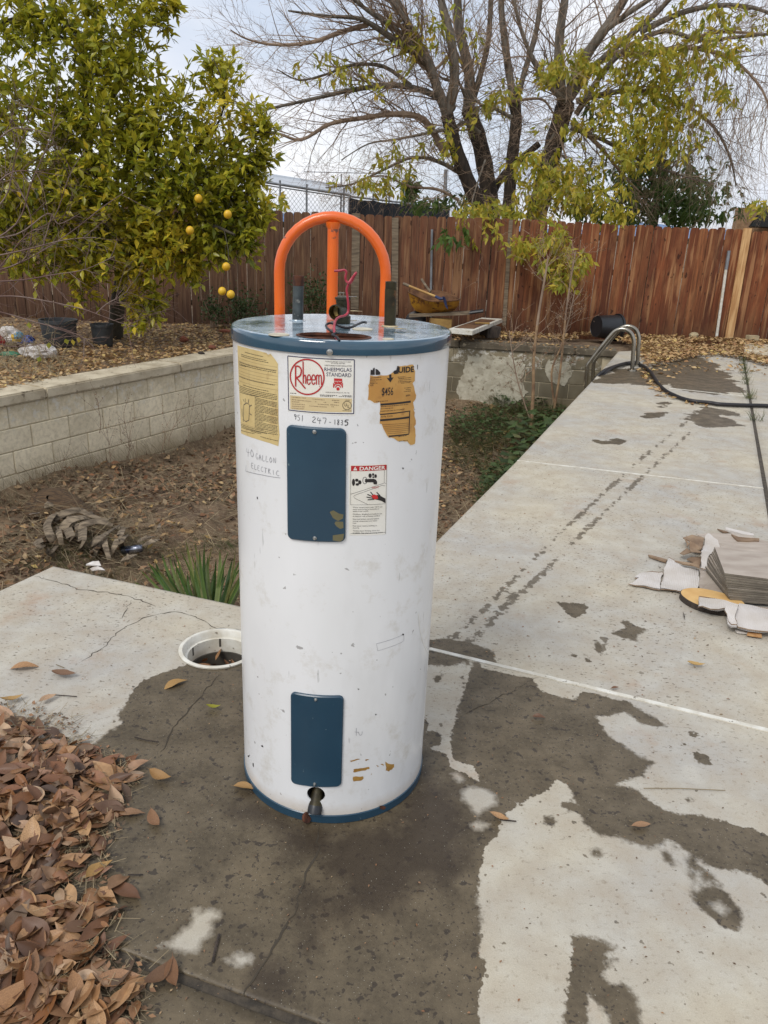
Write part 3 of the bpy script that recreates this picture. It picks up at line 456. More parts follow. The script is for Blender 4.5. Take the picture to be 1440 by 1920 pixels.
def slab(name, top, bot, res, skirt=True, hole=None, attrs=True):
    """ruled sheet between two edges; real edge faces all round"""
    top = [Vector(p) for p in top]; bot = [Vector(p) for p in bot]
    us = []
    for i in range(len(top)-1):
        k = max(1, int((top[i+1]-top[i]).length/res)); us += [(i, j/k) for j in range(k)]
    us.append((len(top)-2, 1.0))
    A = np.array([top[i].lerp(top[i+1], t) for i, t in us]); B = np.array([bot[i].lerp(bot[i+1], t) for i, t in us])
    nv = max(2, int(np.linalg.norm(A-B, axis=1).mean()/res)); nu = len(us)
    T = np.linspace(0, 1, nv+1)[:, None, None]; V = (A[None]*(1-T)+B[None]*T).reshape(-1, 3)
    ii = np.arange(nv)[:, None]*nu+np.arange(nu-1)[None]; Fq = np.stack([ii, ii+nu, ii+nu+1, ii+1], -1).reshape(-1, 4)
    if hole is not None:
        cc = V[Fq].mean(1); Fq = Fq[np.hypot(cc[:, 0]-hole[0].x, cc[:, 1]-hole[0].y) > hole[1]]
    n0 = len(V); a_w = a_t = a_d = None
    P2 = V[:, :2]
    a_w = np.full(n0, -9.0); a_t = np.full(n0, -9.0); a_d = np.full(n0, -9.0); a_p = np.full(n0, -9.0)
    if attrs:
        for w_ in WET: a_w = np.maximum(a_w, sdf(P2, w_))
        for w_ in DRY: a_p = np.maximum(a_p, sdf(P2, w_))
        for w_ in DARK: a_d = np.maximum(a_d, sdf(P2, w_))
        for t_ in TRK: a_t = np.maximum(a_t, .013-segd(P2, t_))
    bl = list(range(nu))+[i*nu+nu-1 for i in range(1, nv+1)]+[nv*nu+j for j in range(nu-2, -1, -1)]+[i*nu for i in range(nv-1, 0, -1)]
    bl = np.array(bl); cen = V.mean(0); inn = V[bl].copy(); r1 = inn.copy(); r1[:, 2] -= .008
    dirv = r1-cen; dirv[:, 2] = 0; dirv /= np.linalg.norm(dirv, axis=1)[:, None]; r1[:, :2] += dirv[:, :2]*.002
    r2 = r1.copy(); r2[:, 2] -= .095; V2 = np.concatenate([V, r1, r2]); nb = len(bl); i0 = np.arange(nb); i1 = (i0+1) % nb
    F2 = np.concatenate([Fq, np.stack([bl[i0], bl[i1], n0+i1, n0+i0], -1), np.stack([n0+i0, n0+i1, n0+nb+i1, n0+nb+i0], -1)])
    o = npmesh(name, V2, F2, 'deck')
    for nm, a in (('wet', a_w), ('track', a_t), ('dark', a_d), ('dryp', a_p)):
        o.data.attributes.new(nm, 'FLOAT', 'POINT').data.foreach_set('value', np.concatenate([a, a[bl], a[bl]-.3]).astype(np.float32))
    return tag(o, kind='structure')
back = -E2
botA = [isect(p, left_dir if i == 0 else back, J5a, d5) for i, p in enumerate(J1)]
slab('concrete_slab', J1, botA, .0105, hole=(SK, SKR-.012))
off5 = back*.026
slab('concrete_slab', [p+off5 for p in botA], [p+off5+back*2.6 for p in botA], .03)
BLc = isect(G(1431, 916), d2, J1[3], (J1[4]-J1[3]).normalized())
S1b = [CORNER, J1[2]+Vector((0, 0, 0)), J1[3], BLc]
def onto3(p): return isect(p, d2 if p is not CORNER else ED, Ea, (G(1431, 916)-Ea).normalized())
lam = [(q-S1b[0]).length/(S1b[-1]-S1b[0]).length for q in S1b]
C3 = G(1431, 916); slab('concrete_slab', [Ea.lerp(C3, t) for t in lam], S1b, .018)
E4, C4 = G(1113, 712), G(1403, 744)
slab('concrete_slab', [E4, C4], [Ea, C3], .035)
slab('concrete_slab', [G(1160, 659), G(1389, 650)], [E4, C4], .05)
wr = 3.2
gR = E2.orthogonal(); gR = Vector((E1.x, E1.y, 0))
o2 = gR*.03
p0, p1 = BLc+o2, G(1391, 674)+o2
slab('concrete_slab', [p1, p1+gR*wr], [p0, p0+gR*wr], .06)
p2, p3 = G(1390, 668)+o2, G(1389, 648)+o2
mb = MB(); mb.poly([p2+Vector((0, 0, .05)), p2+gR*wr+Vector((0, 0, .05)), p3+gR*wr+Vector((0, 0, .05)), p3+Vector((0, 0, .05))], .14)
mb.build('concrete_step', 'coping', kind='structure')
def strip(name, pts, wdt, z0, z1, mat, kind='structure'):
    mb = MB()
    for a, b in zip(pts[:-1], pts[1:]):
        d = (b-a).normalized(); n = Vector((-d.y, d.x, 0))*wdt/2
        q = [a-n, b-n, b+n, a+n]; mb.add([Vector((p.x, p.y, z0)) for p in q]+[Vector((p.x, p.y, z1)) for p in q], [(4, 5, 6, 7), (0, 1, 5, 4), (1, 2, 6, 5), (2, 3, 7, 6), (3, 0, 4, 7)])
    return mb.build(name, mat, kind=kind)
strip('expansion_joint', [CORNER, J1[2], J1[3], J1[4]], .018, -.02, .0035, 'white')
strip('expansion_joint', [Ea, C3], .014, -.02, .004, 'white')
strip('expansion_joint', [G(1255, 728), C4], .016, -.02, .004, 'white')
strip('joint_groove', [p+off5*.5 for p in botA], .03, -.09, -.006, 'groove')
strip('joint_groove', [BLc+o2*.5, J2b+o2*.5+d2*.4], .034, -.09, -.004, 'groove')
def crackline(pts, wdt, seed):
    P = jag(gp(pts, .0012), .018, .006, seed); mb = MB(); r = random.Random(seed); L_, R_ = [], []
    for i, p in enumerate(P):
        d = (P[min(i+1, len(P)-1)]-P[max(0, i-1)]).normalized(); n = Vector((-d.y, d.x, 0))*wdt*.5*r.uniform(.25, 1.3)*min(1, i/3+.2, (len(P)-1-i)/3+.2); L_.append(p+n); R_.append(p-n)
    k = len(P); mb.add(L_+R_, [(i, i+k, i+1+k, i+1) for i in range(k-1)]); mb.build('slab_crack', 'crack', kind='structure')
for i, (c_, wd) in enumerate([([(65, 1080), (110, 1092), (150, 1106), (200, 1110), (240, 1118), (270, 1128), (292, 1138)], .0035), ([(455, 1182), (400, 1176), (380, 1162), (350, 1150), (330, 1146), (300, 1150), (270, 1158), (230, 1178), (205, 1200), (200, 1210), (175, 1225), (153, 1240)], .0035), ([(245, 1128), (232, 1150), (228, 1160)], .003),
                              ([(412, 1265), (390, 1290), (370, 1310), (350, 1335), (322, 1365), (313, 1392), (300, 1410)], .0045), ([(600, 1545), (596, 1590), (575, 1640), (560, 1670), (556, 1700), (520, 1760), (490, 1810), (455, 1868)], .005), ([(870, 1340), (930, 1310), (1010, 1270)], .002)]): crackline(c_, wd, i)

# ------------------------------------------------------------------ empty pool: walls, coping, floor
LW0, LW1 = G(0, 743), G(436, 664); dL = (LW1-LW0).normalized(); BW0, BW1 = G(846, 640), G(1157, 659); dB = (BW1-BW0).normalized()
PC = isect(LW0, dL, BW0, dB); LW_start = LW0-dL*3.2
nL = Vector((dL.y, -dL.x, 0)); nB = Vector((dB.y, -dB.x, 0))     # towards the pit
PIT = [LW_start, PC, BW1+dB*.0, CORNER, J1[1], J1[0], J1[0]+left_dir*4]
def block_wall(wall, p0, d, n, length, zt, rows, mat, bl=.41, bh=.205, seed=1, inset=.035, skip=None):
    r = random.Random(seed); ang = math.atan2(d.y, d.x); meshes = []
    for k in range(4):
        mb = MB(); mb.box((0, 0, 0), (bl-.008, .1, bh-.008)); me = mb.mesh('block')
        bm = bmesh.new(); bm.from_mesh(me); bmesh.ops.bevel(bm, geom=bm.edges[:], offset=.006, segments=1, affect='EDGES')
        for v in bm.verts: v.co += Vector((r.uniform(-1, 1), r.uniform(-1, 1), r.uniform(-1, 1)))*.002
        bm.to_mesh(me); bm.free(); me.materials.append(M[mat]); meshes.append(me)
    half = MB(); half.box((0, 0, 0), (bl/2-.008, .1, bh-.008)); hm = half.mesh('block'); hm.materials.append(M[mat])
    for row in range(rows):
        z = zt-bh*(row+.5); x = bl/4 if row % 2 else bl/2
        if row % 2:
            o = link(hm, 'block', None, wall); o.location = p0+d*x-n*(inset+.05)+Vector((0, 0, z))-Vector(ORG[wall.name]); o.rotation_euler = (0, 0, ang); x = bl
        else: x = bl/2; 
        if row % 2: x = bl/2+bl/2
        xs = x if not row % 2 else bl/2+bl/2
        while xs < length-bl/2:
            o = link(meshes[r.randrange(4)], 'block', None, wall)
            o.location = p0+d*xs-n*(inset+.05+r.uniform(-.002, .002))+Vector((0, 0, z))-Vector(ORG[wall.name]); o.rotation_euler = (r.uniform(-.004, .004), r.uniform(-.003, .003), ang+(math.pi if r.random() < .5 else 0)); xs += bl
    mb = MB(); q0 = p0-n*(inset+.009); q1 = q0+d*length; a, b = q0-n*.085, q1-n*.085
    for z0, z1 in ((zt-rows*bh, zt),):
        mb.add([Vector((p.x, p.y, z)) for z in (z0, z1) for p in (q0, q1, b, a)], [(0, 1, 5, 4), (1, 2, 6, 5), (2, 3, 7, 6), (3, 0, 4, 7), (4, 5, 6, 7)])
    mb.build('mortar', 'mortar', wall)
def coping_run(wall, p0, d, n, length, wdt, th, seg, mat, seed):
    r = random.Random(seed); x = 0; ang = math.atan2(d.y, d.x)
    while x < length:
        L_ = min(seg*r.uniform(.9, 1.1), length-x)
        mb = MB(); mb.box((0, 0, 0), (L_-.006, wdt, th)); me = mb.mesh('coping_stone'); bm = bmesh.new(); bm.from_mesh(me); bmesh.ops.bevel(bm, geom=bm.edges[:], offset=.012, segments=2, affect='EDGES'); bm.to_mesh(me); bm.free(); me.materials.append(M[mat])
        o = link(me, 'coping_stone', None, wall); o.location = p0+d*(x+L_/2)-n*wdt/2+Vector((0, 0, -th/2+r.uniform(-.002, .002)))-Vector(ORG[wall.name]); o.rotation_euler = (0, 0, ang); x += L_
wl = thing('block_wall', LW0, 'long pale grey block retaining wall with concrete coping along the left of the pit', 'wall')
block_wall(wl, LW_start, dL, nL, (PC-LW_start).length-.1, -.1, 5, 'block', seed=3)
coping_run(wl, LW_start, dL, nL, (PC-LW_start).length, .36, .095, 1.9, 'coping', 4)
wb = thing('block_wall', BW0, 'shorter dark weathered block wall with peeling white plaster at the far end of the pit', 'wall')
block_wall(wb, PC, dB, nB, (BW1-PC).length+.1, -.09, 5, 'block2', seed=5, inset=.03)
coping_run(wb, PC+dB*.02, dB, nB, (BW1-PC).length, .42, .085, 1.6, 'coping2', 6)
# plaster skins still clinging to the far wall
def plaster(pts, name, seed):
    Pn = BW0-nB*.022; out = []
    P = [PL(x, y, Pn, nB) for x, y in pts]; r = random.Random(seed); Q = []
    for i, p in enumerate(P):
        q = P[(i+1) % len(P)]; k = max(1, int((q-p).length/.04))
        for j in range(k): Q.append(p.lerp(q, j/k)+dB*r.uniform(-.018, .018)+Vector((0, 0, r.uniform(-.018, .018))))
    # local 2-D
    uv = [Vector(((q-Pn).dot(dB), q.z, 0)) for q in Q]; tri = tessellate_polygon([uv]); n = len(Q); mb = MB()
    mb.add(Q, [tuple(t) for t in tri]); mb.add(Q+[q-nB*.02 for q in Q], [(i, i+n, (i+1) % n+n, (i+1) % n) for i in range(n)])
    mb.build(name, 'plaster', wb)
plaster([(878, 668), (905, 662), (935, 668), (975, 670), (985, 690), (975, 715), (990, 735), (975, 752), (940, 764), (900, 762), (862, 752), (856, 725), (868, 700)], 'plaster_patch', 1)
plaster([(1028, 675), (1062, 678), (1075, 700), (1060, 722), (1030, 718), (1020, 695)], 'plaster_patch', 2)
# pit sides under the deck
strip('pool_side', [CORNER-E1*.0+ED*.02, E4+ED*1.9], .06, -1.3, -.105, 'mortar')
for a_, b_ in ((J1[0], J1[1]), (J1[1], J1[2]), (J1[0], J1[0]+left_dir*3.5)):
    d_ = (b_-a_).normalized(); strip('pool_side', [a_+back*.06+d_*.05, b_+back*.06], .06, -1.3, -.105, 'mortar')
# ground as one height field, pit included, to the horizon
def axis(lo, hi, st, far, g=1.35):
    a = list(np.arange(lo, hi+1e-6, st)); s = st; x = lo; pre = []
    while x > -far: s *= g; x -= s; pre.append(x)
    s = st; x = hi; post = []
    while x < far: s *= g; x += s; post.append(x)
    return np.array(pre[::-1]+a+post)
gx = axis(-6.5, 4.2, .06, 900); gy = axis(2.2, 11.6, .06, 900)
XX, YY = np.meshgrid(gx, gy); P2 = np.stack([XX.ravel(), YY.ravel()], 1)
def fbm(P, sc, seed, oct=4):
    r = np.random.RandomState(seed); out = np.zeros(len(P)); a = 1.0
    for o in range(oct):
        g = r.rand(64, 64); q = P*sc; i = np.floor(q).astype(int); f = q-i; f = f*f*(3-2*f); x0, y0 = i[:, 0] % 64, i[:, 1] % 64; x1, y1 = (x0+1) % 64, (y0+1) % 64
        out += a*((g[y0, x0]*(1-f[:, 0])+g[y0, x1]*f[:, 0])*(1-f[:, 1])+(g[y1, x0]*(1-f[:, 0])+g[y1, x1]*f[:, 0])*f[:, 1]-.5); a *= .5; sc *= 2.03
    return out
dp = sdf(P2, [tuple(p) for p in PIT])
def floorz(P):
    """depth of the earth in the pit"""
    dl = segd(P, [LW_start, PC]); db = segd(P, [PC, BW1]); de = segd(P, [CORNER, E4])
    z = -1.02+.17*np.exp(-dl/.5)+.12*np.exp(-db/.7)+.18*np.exp(-de/.6)+fbm(P, .9, 5)*.14+fbm(P, 5, 8)*.05
    return z
zf = floorz(P2); zo = -.07+fbm(P2, .8, 3)*.03
t_ = np.clip((dp+.14)/.06, 0, 1); Z = zo*(1-t_)+zf*t_; Z = np.where(np.hypot(P2[:, 0]-SK.x, P2[:, 1]-SK.y) < .24, -.5, Z)
ny, nx = XX.shape; V = np.stack([P2[:, 0], P2[:, 1], Z], 1); ii = np.arange(ny-1)[:, None]*nx+np.arange(nx-1)[None]
npmesh('ground', V, np.stack([ii, ii+1, ii+nx+1, ii+nx], -1).reshape(-1, 4), 'soil', smooth=True)['kind'] = 'structure'

# ------------------------------------------------------------------ sky-line: distant hill
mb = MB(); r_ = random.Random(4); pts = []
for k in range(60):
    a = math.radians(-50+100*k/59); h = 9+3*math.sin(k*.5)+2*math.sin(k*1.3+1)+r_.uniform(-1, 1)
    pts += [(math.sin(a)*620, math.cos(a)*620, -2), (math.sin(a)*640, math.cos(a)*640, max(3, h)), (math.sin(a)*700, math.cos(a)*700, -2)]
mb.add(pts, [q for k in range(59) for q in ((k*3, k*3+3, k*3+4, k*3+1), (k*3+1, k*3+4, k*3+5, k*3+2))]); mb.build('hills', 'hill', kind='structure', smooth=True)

# ================================================================== wooden fence
def fy(x): return 12.45+.03*x
top_px = [(-200, 372), (0, 378), (250, 384), (500, 394), (730, 404), (960, 410), (1100, 418), (1300, 427), (1440, 429), (1600, 433)]
tops = []
for x, y in top_px:
    p = PY(x, y, 12.4)
    for _ in range(4): p = PY(x, y, fy(p.x))
    tops.append((p.x, p.z))
def ftop(x):
    for (a, za), (b, zb) in zip(tops[:-1], tops[1:]):
        if x <= b or b == tops[-1][0]: t = max(0, min(1, (x-a)/(b-a))); return za+(zb-za)*t
    return tops[-1][1]
fence = thing('wooden_fence', (0, fy(0), 0), 'tall brown wooden fence of upright dog-eared boards behind the yard', 'fence')
def board_mesh(wd, h, seed):
    r = random.Random(seed); e = wd*.25; pr = [(-wd/2, 0), (wd/2, 0), (wd/2, h-e*1.25), (wd/2-e*.35, h-e*.35), (wd/2-e, h), (-wd/2+e, h), (-wd/2+e*.35, h-e*.35), (-wd/2, h-e*1.25)]; th = .016
    mb = MB(); vs = [(x, -th/2, z) for x, z in pr]+[(x, th/2, z) for x, z in pr]
    mb.add(vs, [tuple(range(8)), tuple(range(15, 7, -1))]+[(i, i+8, (i+1) % 8+8, (i+1) % 8) for i in range(8)]); me = mb.mesh('board')
    bm = bmesh.new(); bm.from_mesh(me); bmesh.ops.recalc_face_normals(bm, faces=bm.faces[:]); bm.to_mesh(me); bm.free(); me.materials.append(M['fence']); return me
bmesh_ = {w_: board_mesh(w_, 1.78, int(w_*1000)) for w_ in (.120, .132, .140)}
x = -8.3; rf = random.Random(21); nbd = 0
pale = []
while x < 8.2:
    w_ = rf.choice([.132, .140, .140, .120]) if x > -2 else rf.choice([.14, .132]); xc = x+w_/2
    o = link(bmesh_[w_], 'board', None, fence)
    zt = ftop(xc)+rf.uniform(-.012, .010)-(.03 if rf.random() < .06 else 0)
    o.location = (xc, fy(xc)-fy(0)+rf.uniform(-.004, .004), zt-1.78); o.rotation_euler = (rf.uniform(-.008, .008), rf.uniform(-.007, .007), rf.uniform(-.03, .03))
    nbd += 1; gap = rf.choice([.002, .004, .003, .006]) if x > -2 else .006
    if rf.random() < .10: gap = .014
    x += w_+gap
# rails and posts on the far side
for z in (.25, .95, 1.45):
    mb = MB(); mb.box((0, fy(0)+.035, z), (16.6, .038, .085), Matrix.Rotation(math.atan(.03), 3, 'Z')); mb.build('rail', 'greywood', fence)
for k in range(8):
    mb = MB(); xx = -8+k*2.3; mb.box((xx, fy(xx)+.11, .75), (.09, .09, 1.7)); mb.build('post', 'greywood', fence)
# lighter replacement batten boards standing against the front of the fence
def lean(x0, y0, x1, y1, wd, mat, name, label, cat, th=.02, dy=-.035, parent=None):
    Y = fy(PY(x0, y0, 12.5).x)+dy; a = PY(x0, y0, Y); b = PY(x1, y1, Y); d = b-a; L_ = d.length; zz = d.normalized(); xx_ = Vector((0, -1, 0)).cross(zz).normalized(); R = Matrix((xx_, zz.cross(xx_), zz)).transposed()
    mb = MB(); mb.add([R@Vector(p)+a for p in [(-wd/2, -th/2, 0), (wd/2, -th/2, 0), (wd/2, th/2, 0), (-wd/2, th/2, 0), (-wd/2, -th/2, L_), (wd/2, -th/2, L_), (wd/2, th/2, L_), (-wd/2, th/2, L_)]], [(3, 2, 1, 0), (4, 5, 6, 7), (0, 1, 5, 4), (1, 2, 6, 5), (2, 3, 7, 6), (3, 0, 4, 7)])
    if parent: return mb.build(name, mat, parent, label=label)
    return mb.build(name, mat, label=label, cat=cat, org=a)
lean(1366, 637, 1402, 428, .125, 'newwood', 'board', None, None, .018, -.03, fence)['label'] = 'unpainted pale pine replacement board'
lean(945, 610, 958, 412, .06, 'greywood', 'board', None, None, .014, -.02, fence)['label'] = 'narrow grey cover strip'
lean(665, 580, 668, 400, .12, 'greywood', 'board', None, None, .014, -.02, fence)['label'] = 'grey unstained board'
lean(740, 590, 741, 408, .1, 'greywood', 'board', None, None, .014, -.02, fence)['label'] = 'grey unstained board'
# pipes by the fence
def pole(px, rad, mat, label, cat='pipe', Yo=-.05, r2=None, seg=None):
    Y = fy(PY(*px[0], 12.5).x)+Yo; P = [PY(x, y, Y) for x, y in px]; mb = MB(); mb.tube(P, rad, 8)
    return mb.build('pipe', mat, smooth=True, label=label, cat=cat, org=P[0])
pole([(807, 600), (810, 430)], .018, 'metalgrey', 'slim grey conduit standing upright against the fence above the wheelbarrow')
o = pole([(1343, 636), (1362, 500)], .022, 'white', 'white pipe leaning in the fence gap beside the pale replacement board')
pole([(1361.5, 505), (1367, 470)], .026, 'metalgrey', 'short grey pipe end above the white pipe in the fence gap')

# ================================================================== beyond the fence
# neighbour's chain-link batting cage
cage = thing('chain_link_cage', (-1.5, 17, 0), 'tall galvanised chain link cage with a flat netted roof beyond the fence', 'cage')
YC = 17.0; YB = 22.0
tubes = [([(395, 312), (735, 362)], YB, .05), ([(370, 322), (655, 366)], YC, .06), ([(370, 328), (655, 371)], YC, .03), ([(570, 322), (735, 326)], YB+3, .025)]
for pts, Y, r_ in tubes:
    mb = MB(); mb.tube([PY(x, y, Y) for x, y in pts], r_*.45, 6); mb.build('top_rail', 'metalgrey', cage, smooth=True)
for x, y0, Y in ((525, 338, YC), (575, 345, YC), (645, 352, YC), (640, 350, YB), (730, 362, YB), (700, 357, YB), (640, 326, YB+3), (480, 330, YB), (760, 330, YB+6)):
    p = PY(x, y0, Y); mb = MB(); mb.tube([(p.x, p.y, -.1), p], .022, 6); mb.build('post', 'metalgrey', cage, smooth=True)
mb = MB(); a, b, c_, d_ = PY(370, 323, YC), PY(655, 366, YC), PY(733, 361, YB), PY(370, 304, YB)
mb.add([a, b, c_, d_], [(0, 1, 2, 3)])
sheetm = NT('net_roof'); tr = sheetm.n('BsdfTransparent'); ms = sheetm.n('MixShader'); ms.inputs[0].default_value = .88; sheetm.l(tr.outputs[0], ms.inputs[1]); sheetm.l(sheetm.b.outputs[0], ms.inputs[2]); sheetm.l(ms.outputs[0], sheetm.out.inputs[0]); sheetm.b.inputs['Base Color'].default_value = (.36, .39, .42, 1)
mb.build('roof_net', sheetm.m, cage)
wire = MB(); A_, B_ = PY(370, 326, YC), PY(655, 369, YC); zlo = .9
ztop = lambda x: A_.z+(B_.z-A_.z)*(x-A_.x)/(B_.x-A_.x)
for s_ in (-1, 1):
    c_ = A_.x-3
    while c_ < B_.x+3:
        pts_ = [(c_+s_*(z-zlo)*.8, z) for z in (zlo+.05*q for q in range(40))]; pts_ = [(x, z) for x, z in pts_ if A_.x <= x <= B_.x and z <= ztop(x)]
        if len(pts_) > 2: wire.tube([(pts_[0][0], YC, pts_[0][1]), (pts_[-1][0], YC, pts_[-1][1])], .0035, 3, False)
        c_ += .085
tag(wire.build('wire_mesh', 'metalgrey', cage), kind='stuff')
# black shade-cloth screen
scr = thing('screen_fence', PY(655, 405, 16.5), 'black shade cloth stretched on the neighbour\'s fence behind the wooden fence', 'screen')
mb = MB(); a, b = PY(655, 370, 16.5), PY(842, 392, 20); n_ = 14
vs = []
for i in range(n_+1):
    p = a.lerp(b, i/n_); vs += [(p.x, p.y+.05*math.sin(i*2.1), p.z-.03*abs(math.sin(i*1.1))), (p.x, p.y+.05*math.sin(i*2.1+.5), .2)]
mb.add(vs, [(2*i, 2*i+2, 2*i+3, 2*i+1) for i in range(n_)]); mb.build('cloth', 'screen', scr)
for i in range(0, 15, 7): p = a.lerp(b, i/14); mb = MB(); mb.tube([(p.x, p.y+.1, 0), (p.x, p.y+.1, p.z+.05)], .03, 6); mb.build('post', 'metalgrey', scr)
mb = MB(); mb.tube([a+Vector((0, .1, .02)), b+Vector((0, .1, .02))], .02, 6); mb.build('top_rail', 'metalgrey', scr)
# house on the right
hb = thing('house', PY(1410, 430, 19), 'tan house wall with a dark overhanging eave at the right edge beyond the fence', 'house')
a = PY(1386, 389, 19); mb = MB(); mb.box((a.x+3, 19.1, a.z/2), (6, .2, a.z)); mb.build('wall', 'wallbrick', hb)
Ye = 17.3; q = [PY(1405, 424, Ye), PY(1442, 424, Ye), PY(1442, 388, Ye), PY(1428, 391, Ye)]; mb = MB(); ex = Vector((q[0].x*1.5/Ye, 1.5, 0)); ez = Vector((3, 0, 1.2))
mb.add([q[0], q[1]+Vector((3, 0, 0)), q[2]+ez, q[3], q[0]+ex, q[1]+Vector((3, 0, 0))+ex, q[2]+ez+ex, q[3]+ex], [(0, 1, 2, 3), (7, 6, 5, 4), (0, 4, 5, 1), (1, 5, 6, 2), (2, 6, 7, 3), (3, 7, 4, 0)]); mb.build('eave', 'eave', hb)
mb = MB(); q0 = PY(1403, 425, Ye-.05); q1 = PY(1429, 389, Ye-.05); mb.add([q0, q1, q1+Vector((.5, .8, 0)), q0+Vector((.5, .8, 0)), q0+Vector((.03, 0, .05)), q1+Vector((.03, 0, .06)), q1+Vector((.5, .8, .06)), q0+Vector((.5, .8, .05))], [(0, 1, 5, 4), (4, 5, 6, 7), (1, 2, 6, 5), (2, 3, 7, 6), (3, 0, 4, 7), (3, 2, 1, 0)]); mb.build('fascia', 'greywood', hb)

# ================================================================== WATER HEATER
heater = thing('water_heater', (HX, HY, 0), 'tall white electric water heater with blue lid and panels standing on wet concrete', 'water heater')
ZL, ZB = 1.2325, .026; HC = Vector((HX, HY, 0))
def cyl(s, z, off=0.0):
    a = s/RB; R = RB+off; return Vector((HX+R*math.sin(a), HY-R*math.cos(a), z))
# body: fine grid with a real opening for the drain
hs, hz = CYL(592.5, 1489.5); HR = .0235
NS = 420; zs = list(np.arange(.022, .128, .0045))+list(np.linspace(.1345, 1.215, 40))
mb = MB(); vs = [cyl(2*math.pi*RB*k/NS, z) for z in zs for k in range(NS)]; fs = []
for i in range(len(zs)-1):
    for k in range(NS):
        sc = 2*math.pi*RB*(k+.5)/NS; sc = sc if sc < math.pi*RB else sc-2*math.pi*RB
        if math.hypot(sc-hs, (zs[i]+zs[i+1])/2-hz) > HR+.002: fs.append((i*NS+k, i*NS+(k+1) % NS, (i+1)*NS+(k+1) % NS, (i+1)*NS+k))
mb.add(vs, fs); mb.build('jacket', 'enamel', heater, smooth=2)
def ring(s0, z0, r0, r1, off0, off1, n=40):
    m_ = MB(); vs = []
    for r_, of in ((r0, off0-.004), (r0, off0), (r1, off1)):
        for k in range(n): a = 2*math.pi*k/n; vs.append(cyl(s0+r_*math.cos(a), z0+r_*math.sin(a), of))
    m_.add(vs, [(i*n+k, (i+1)*n+k, (i+1)*n+(k+1) % n, i*n+(k+1) % n) for i in range(2) for k in range(n)]); return m_
ring(hs, hz, HR, HR+.009, .0006, .0002).build('drain_opening', 'enamel', heater)
def local(s0, z0):
    a = s0/RB; n = Vector((math.sin(a), -math.cos(a), 0)); t = Vector((math.cos(a), math.sin(a), 0)); return n, t
nD, tD = local(hs, hz); cD = cyl(hs, hz)
mb = MB(); mb.tube([cD-nD*.001, cD-nD*.05], HR+.0012, 24); mb.f = mb.f[:-2]+[mb.f[-1]]; mb.build('drain_recess', 'dark', heater)
# bottom and top rims
mb = MB(); mb.lathe([(RB-.004, .0015), (RB+.0022, .0015), (RB+.0026, .024), (RB+.0005, ZB), (RB-.004, ZB)], 128, (HX, HY, 0)); mb.build('bottom_rim', 'blue', heater, smooth=True)
RT = .2575
mb = MB(); hole_c = G(625, 632.5, ZL); hole_c.y = 1.652; ox, oyb = .074, .044
def stad(c, a, b, n=10, z=ZL):
    out = []
    for q, (sx, sy) in enumerate([(1, 1), (-1, 1), (-1, -1), (1, -1)]):
        for k in range(n+1):
            t = math.pi/2*(q+k/n); rr = b*.98; out.append(Vector((c.x+sx*(a-rr)+rr*math.cos(t), c.y+sy*(b-rr)+rr*math.sin(t), z)))
    return out
bm = bmesh.new(); outer = [Vector((HX+(RT-.008)*math.cos(2*math.pi*k/96), HY+(RT-.008)*math.sin(2*math.pi*k/96), ZL)) for k in range(96)]; inner = stad(hole_c, ox, oyb)
for lp in (outer, inner):
    vv = [bm.verts.new(p) for p in lp]
    for i in range(len(vv)): bm.edges.new((vv[i], vv[(i+1) % len(vv)]))
bmesh.ops.triangle_fill(bm, edges=bm.edges[:], use_beauty=True); bmesh.ops.recalc_face_normals(bm, faces=bm.faces[:])
bm.verts.index_update(); tops_v = [v.co.copy() for v in bm.verts]; tops_f = [tuple(v.index for v in f.verts) for f in bm.faces]
if bm.faces[0].normal.z < 0: tops_f = [tuple(reversed(f)) for f in tops_f]
bm.free()
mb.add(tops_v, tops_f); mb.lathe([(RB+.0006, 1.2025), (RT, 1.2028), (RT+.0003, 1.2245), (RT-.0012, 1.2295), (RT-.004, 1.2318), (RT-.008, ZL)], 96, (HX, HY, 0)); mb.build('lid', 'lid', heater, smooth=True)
# wiring compartment recess
mb = MB(); a = stad(hole_c, ox, oyb, z=ZL-.0003); b = stad(hole_c, ox-.003, oyb-.003, z=ZL-.035); n_ = len(a)
mb.add(a+b, [(i, (i+1) % n_, (i+1) % n_+n_, i+n_) for i in range(n_)]+[tuple(range(n_, 2*n_))]); mb.build('wiring_recess', 'rust', heater)
mb = MB(); a = stad(hole_c, ox+.006, oyb+.006, z=ZL+.001); b = stad(hole_c, ox-.001, oyb-.001, z=ZL+.002); c_ = stad(hole_c, ox-.002, oyb-.002, z=ZL-.004)
mb.add(a+b+c_, [(i, (i+1) % n_, (i+1) % n_+n_, i+n_) for i in range(n_)]+[(i+n_, (i+1) % n_+n_, (i+1) % n_+2*n_, i+2*n_) for i in range(n_)]); mb.build('recess_lip', 'rust', heater, smooth=True)
# plug caps in the lid
for (x, y, r_, nm) in ((523, 628, .0225, 'plug_cap'), (680, 617.5, .0240, 'plug_cap'), (728, 636.5, .0125, 'plug_cap')):
    c_ = G(x, y, ZL); mb = MB(); mb.lathe([(r_, .0003), (r_*.97, .0016), (r_*.82, .0022), (r_*.72, .0010), (0.0005, .0012)], 28, c_); mb.build(nm, 'cream', heater, smooth=True)
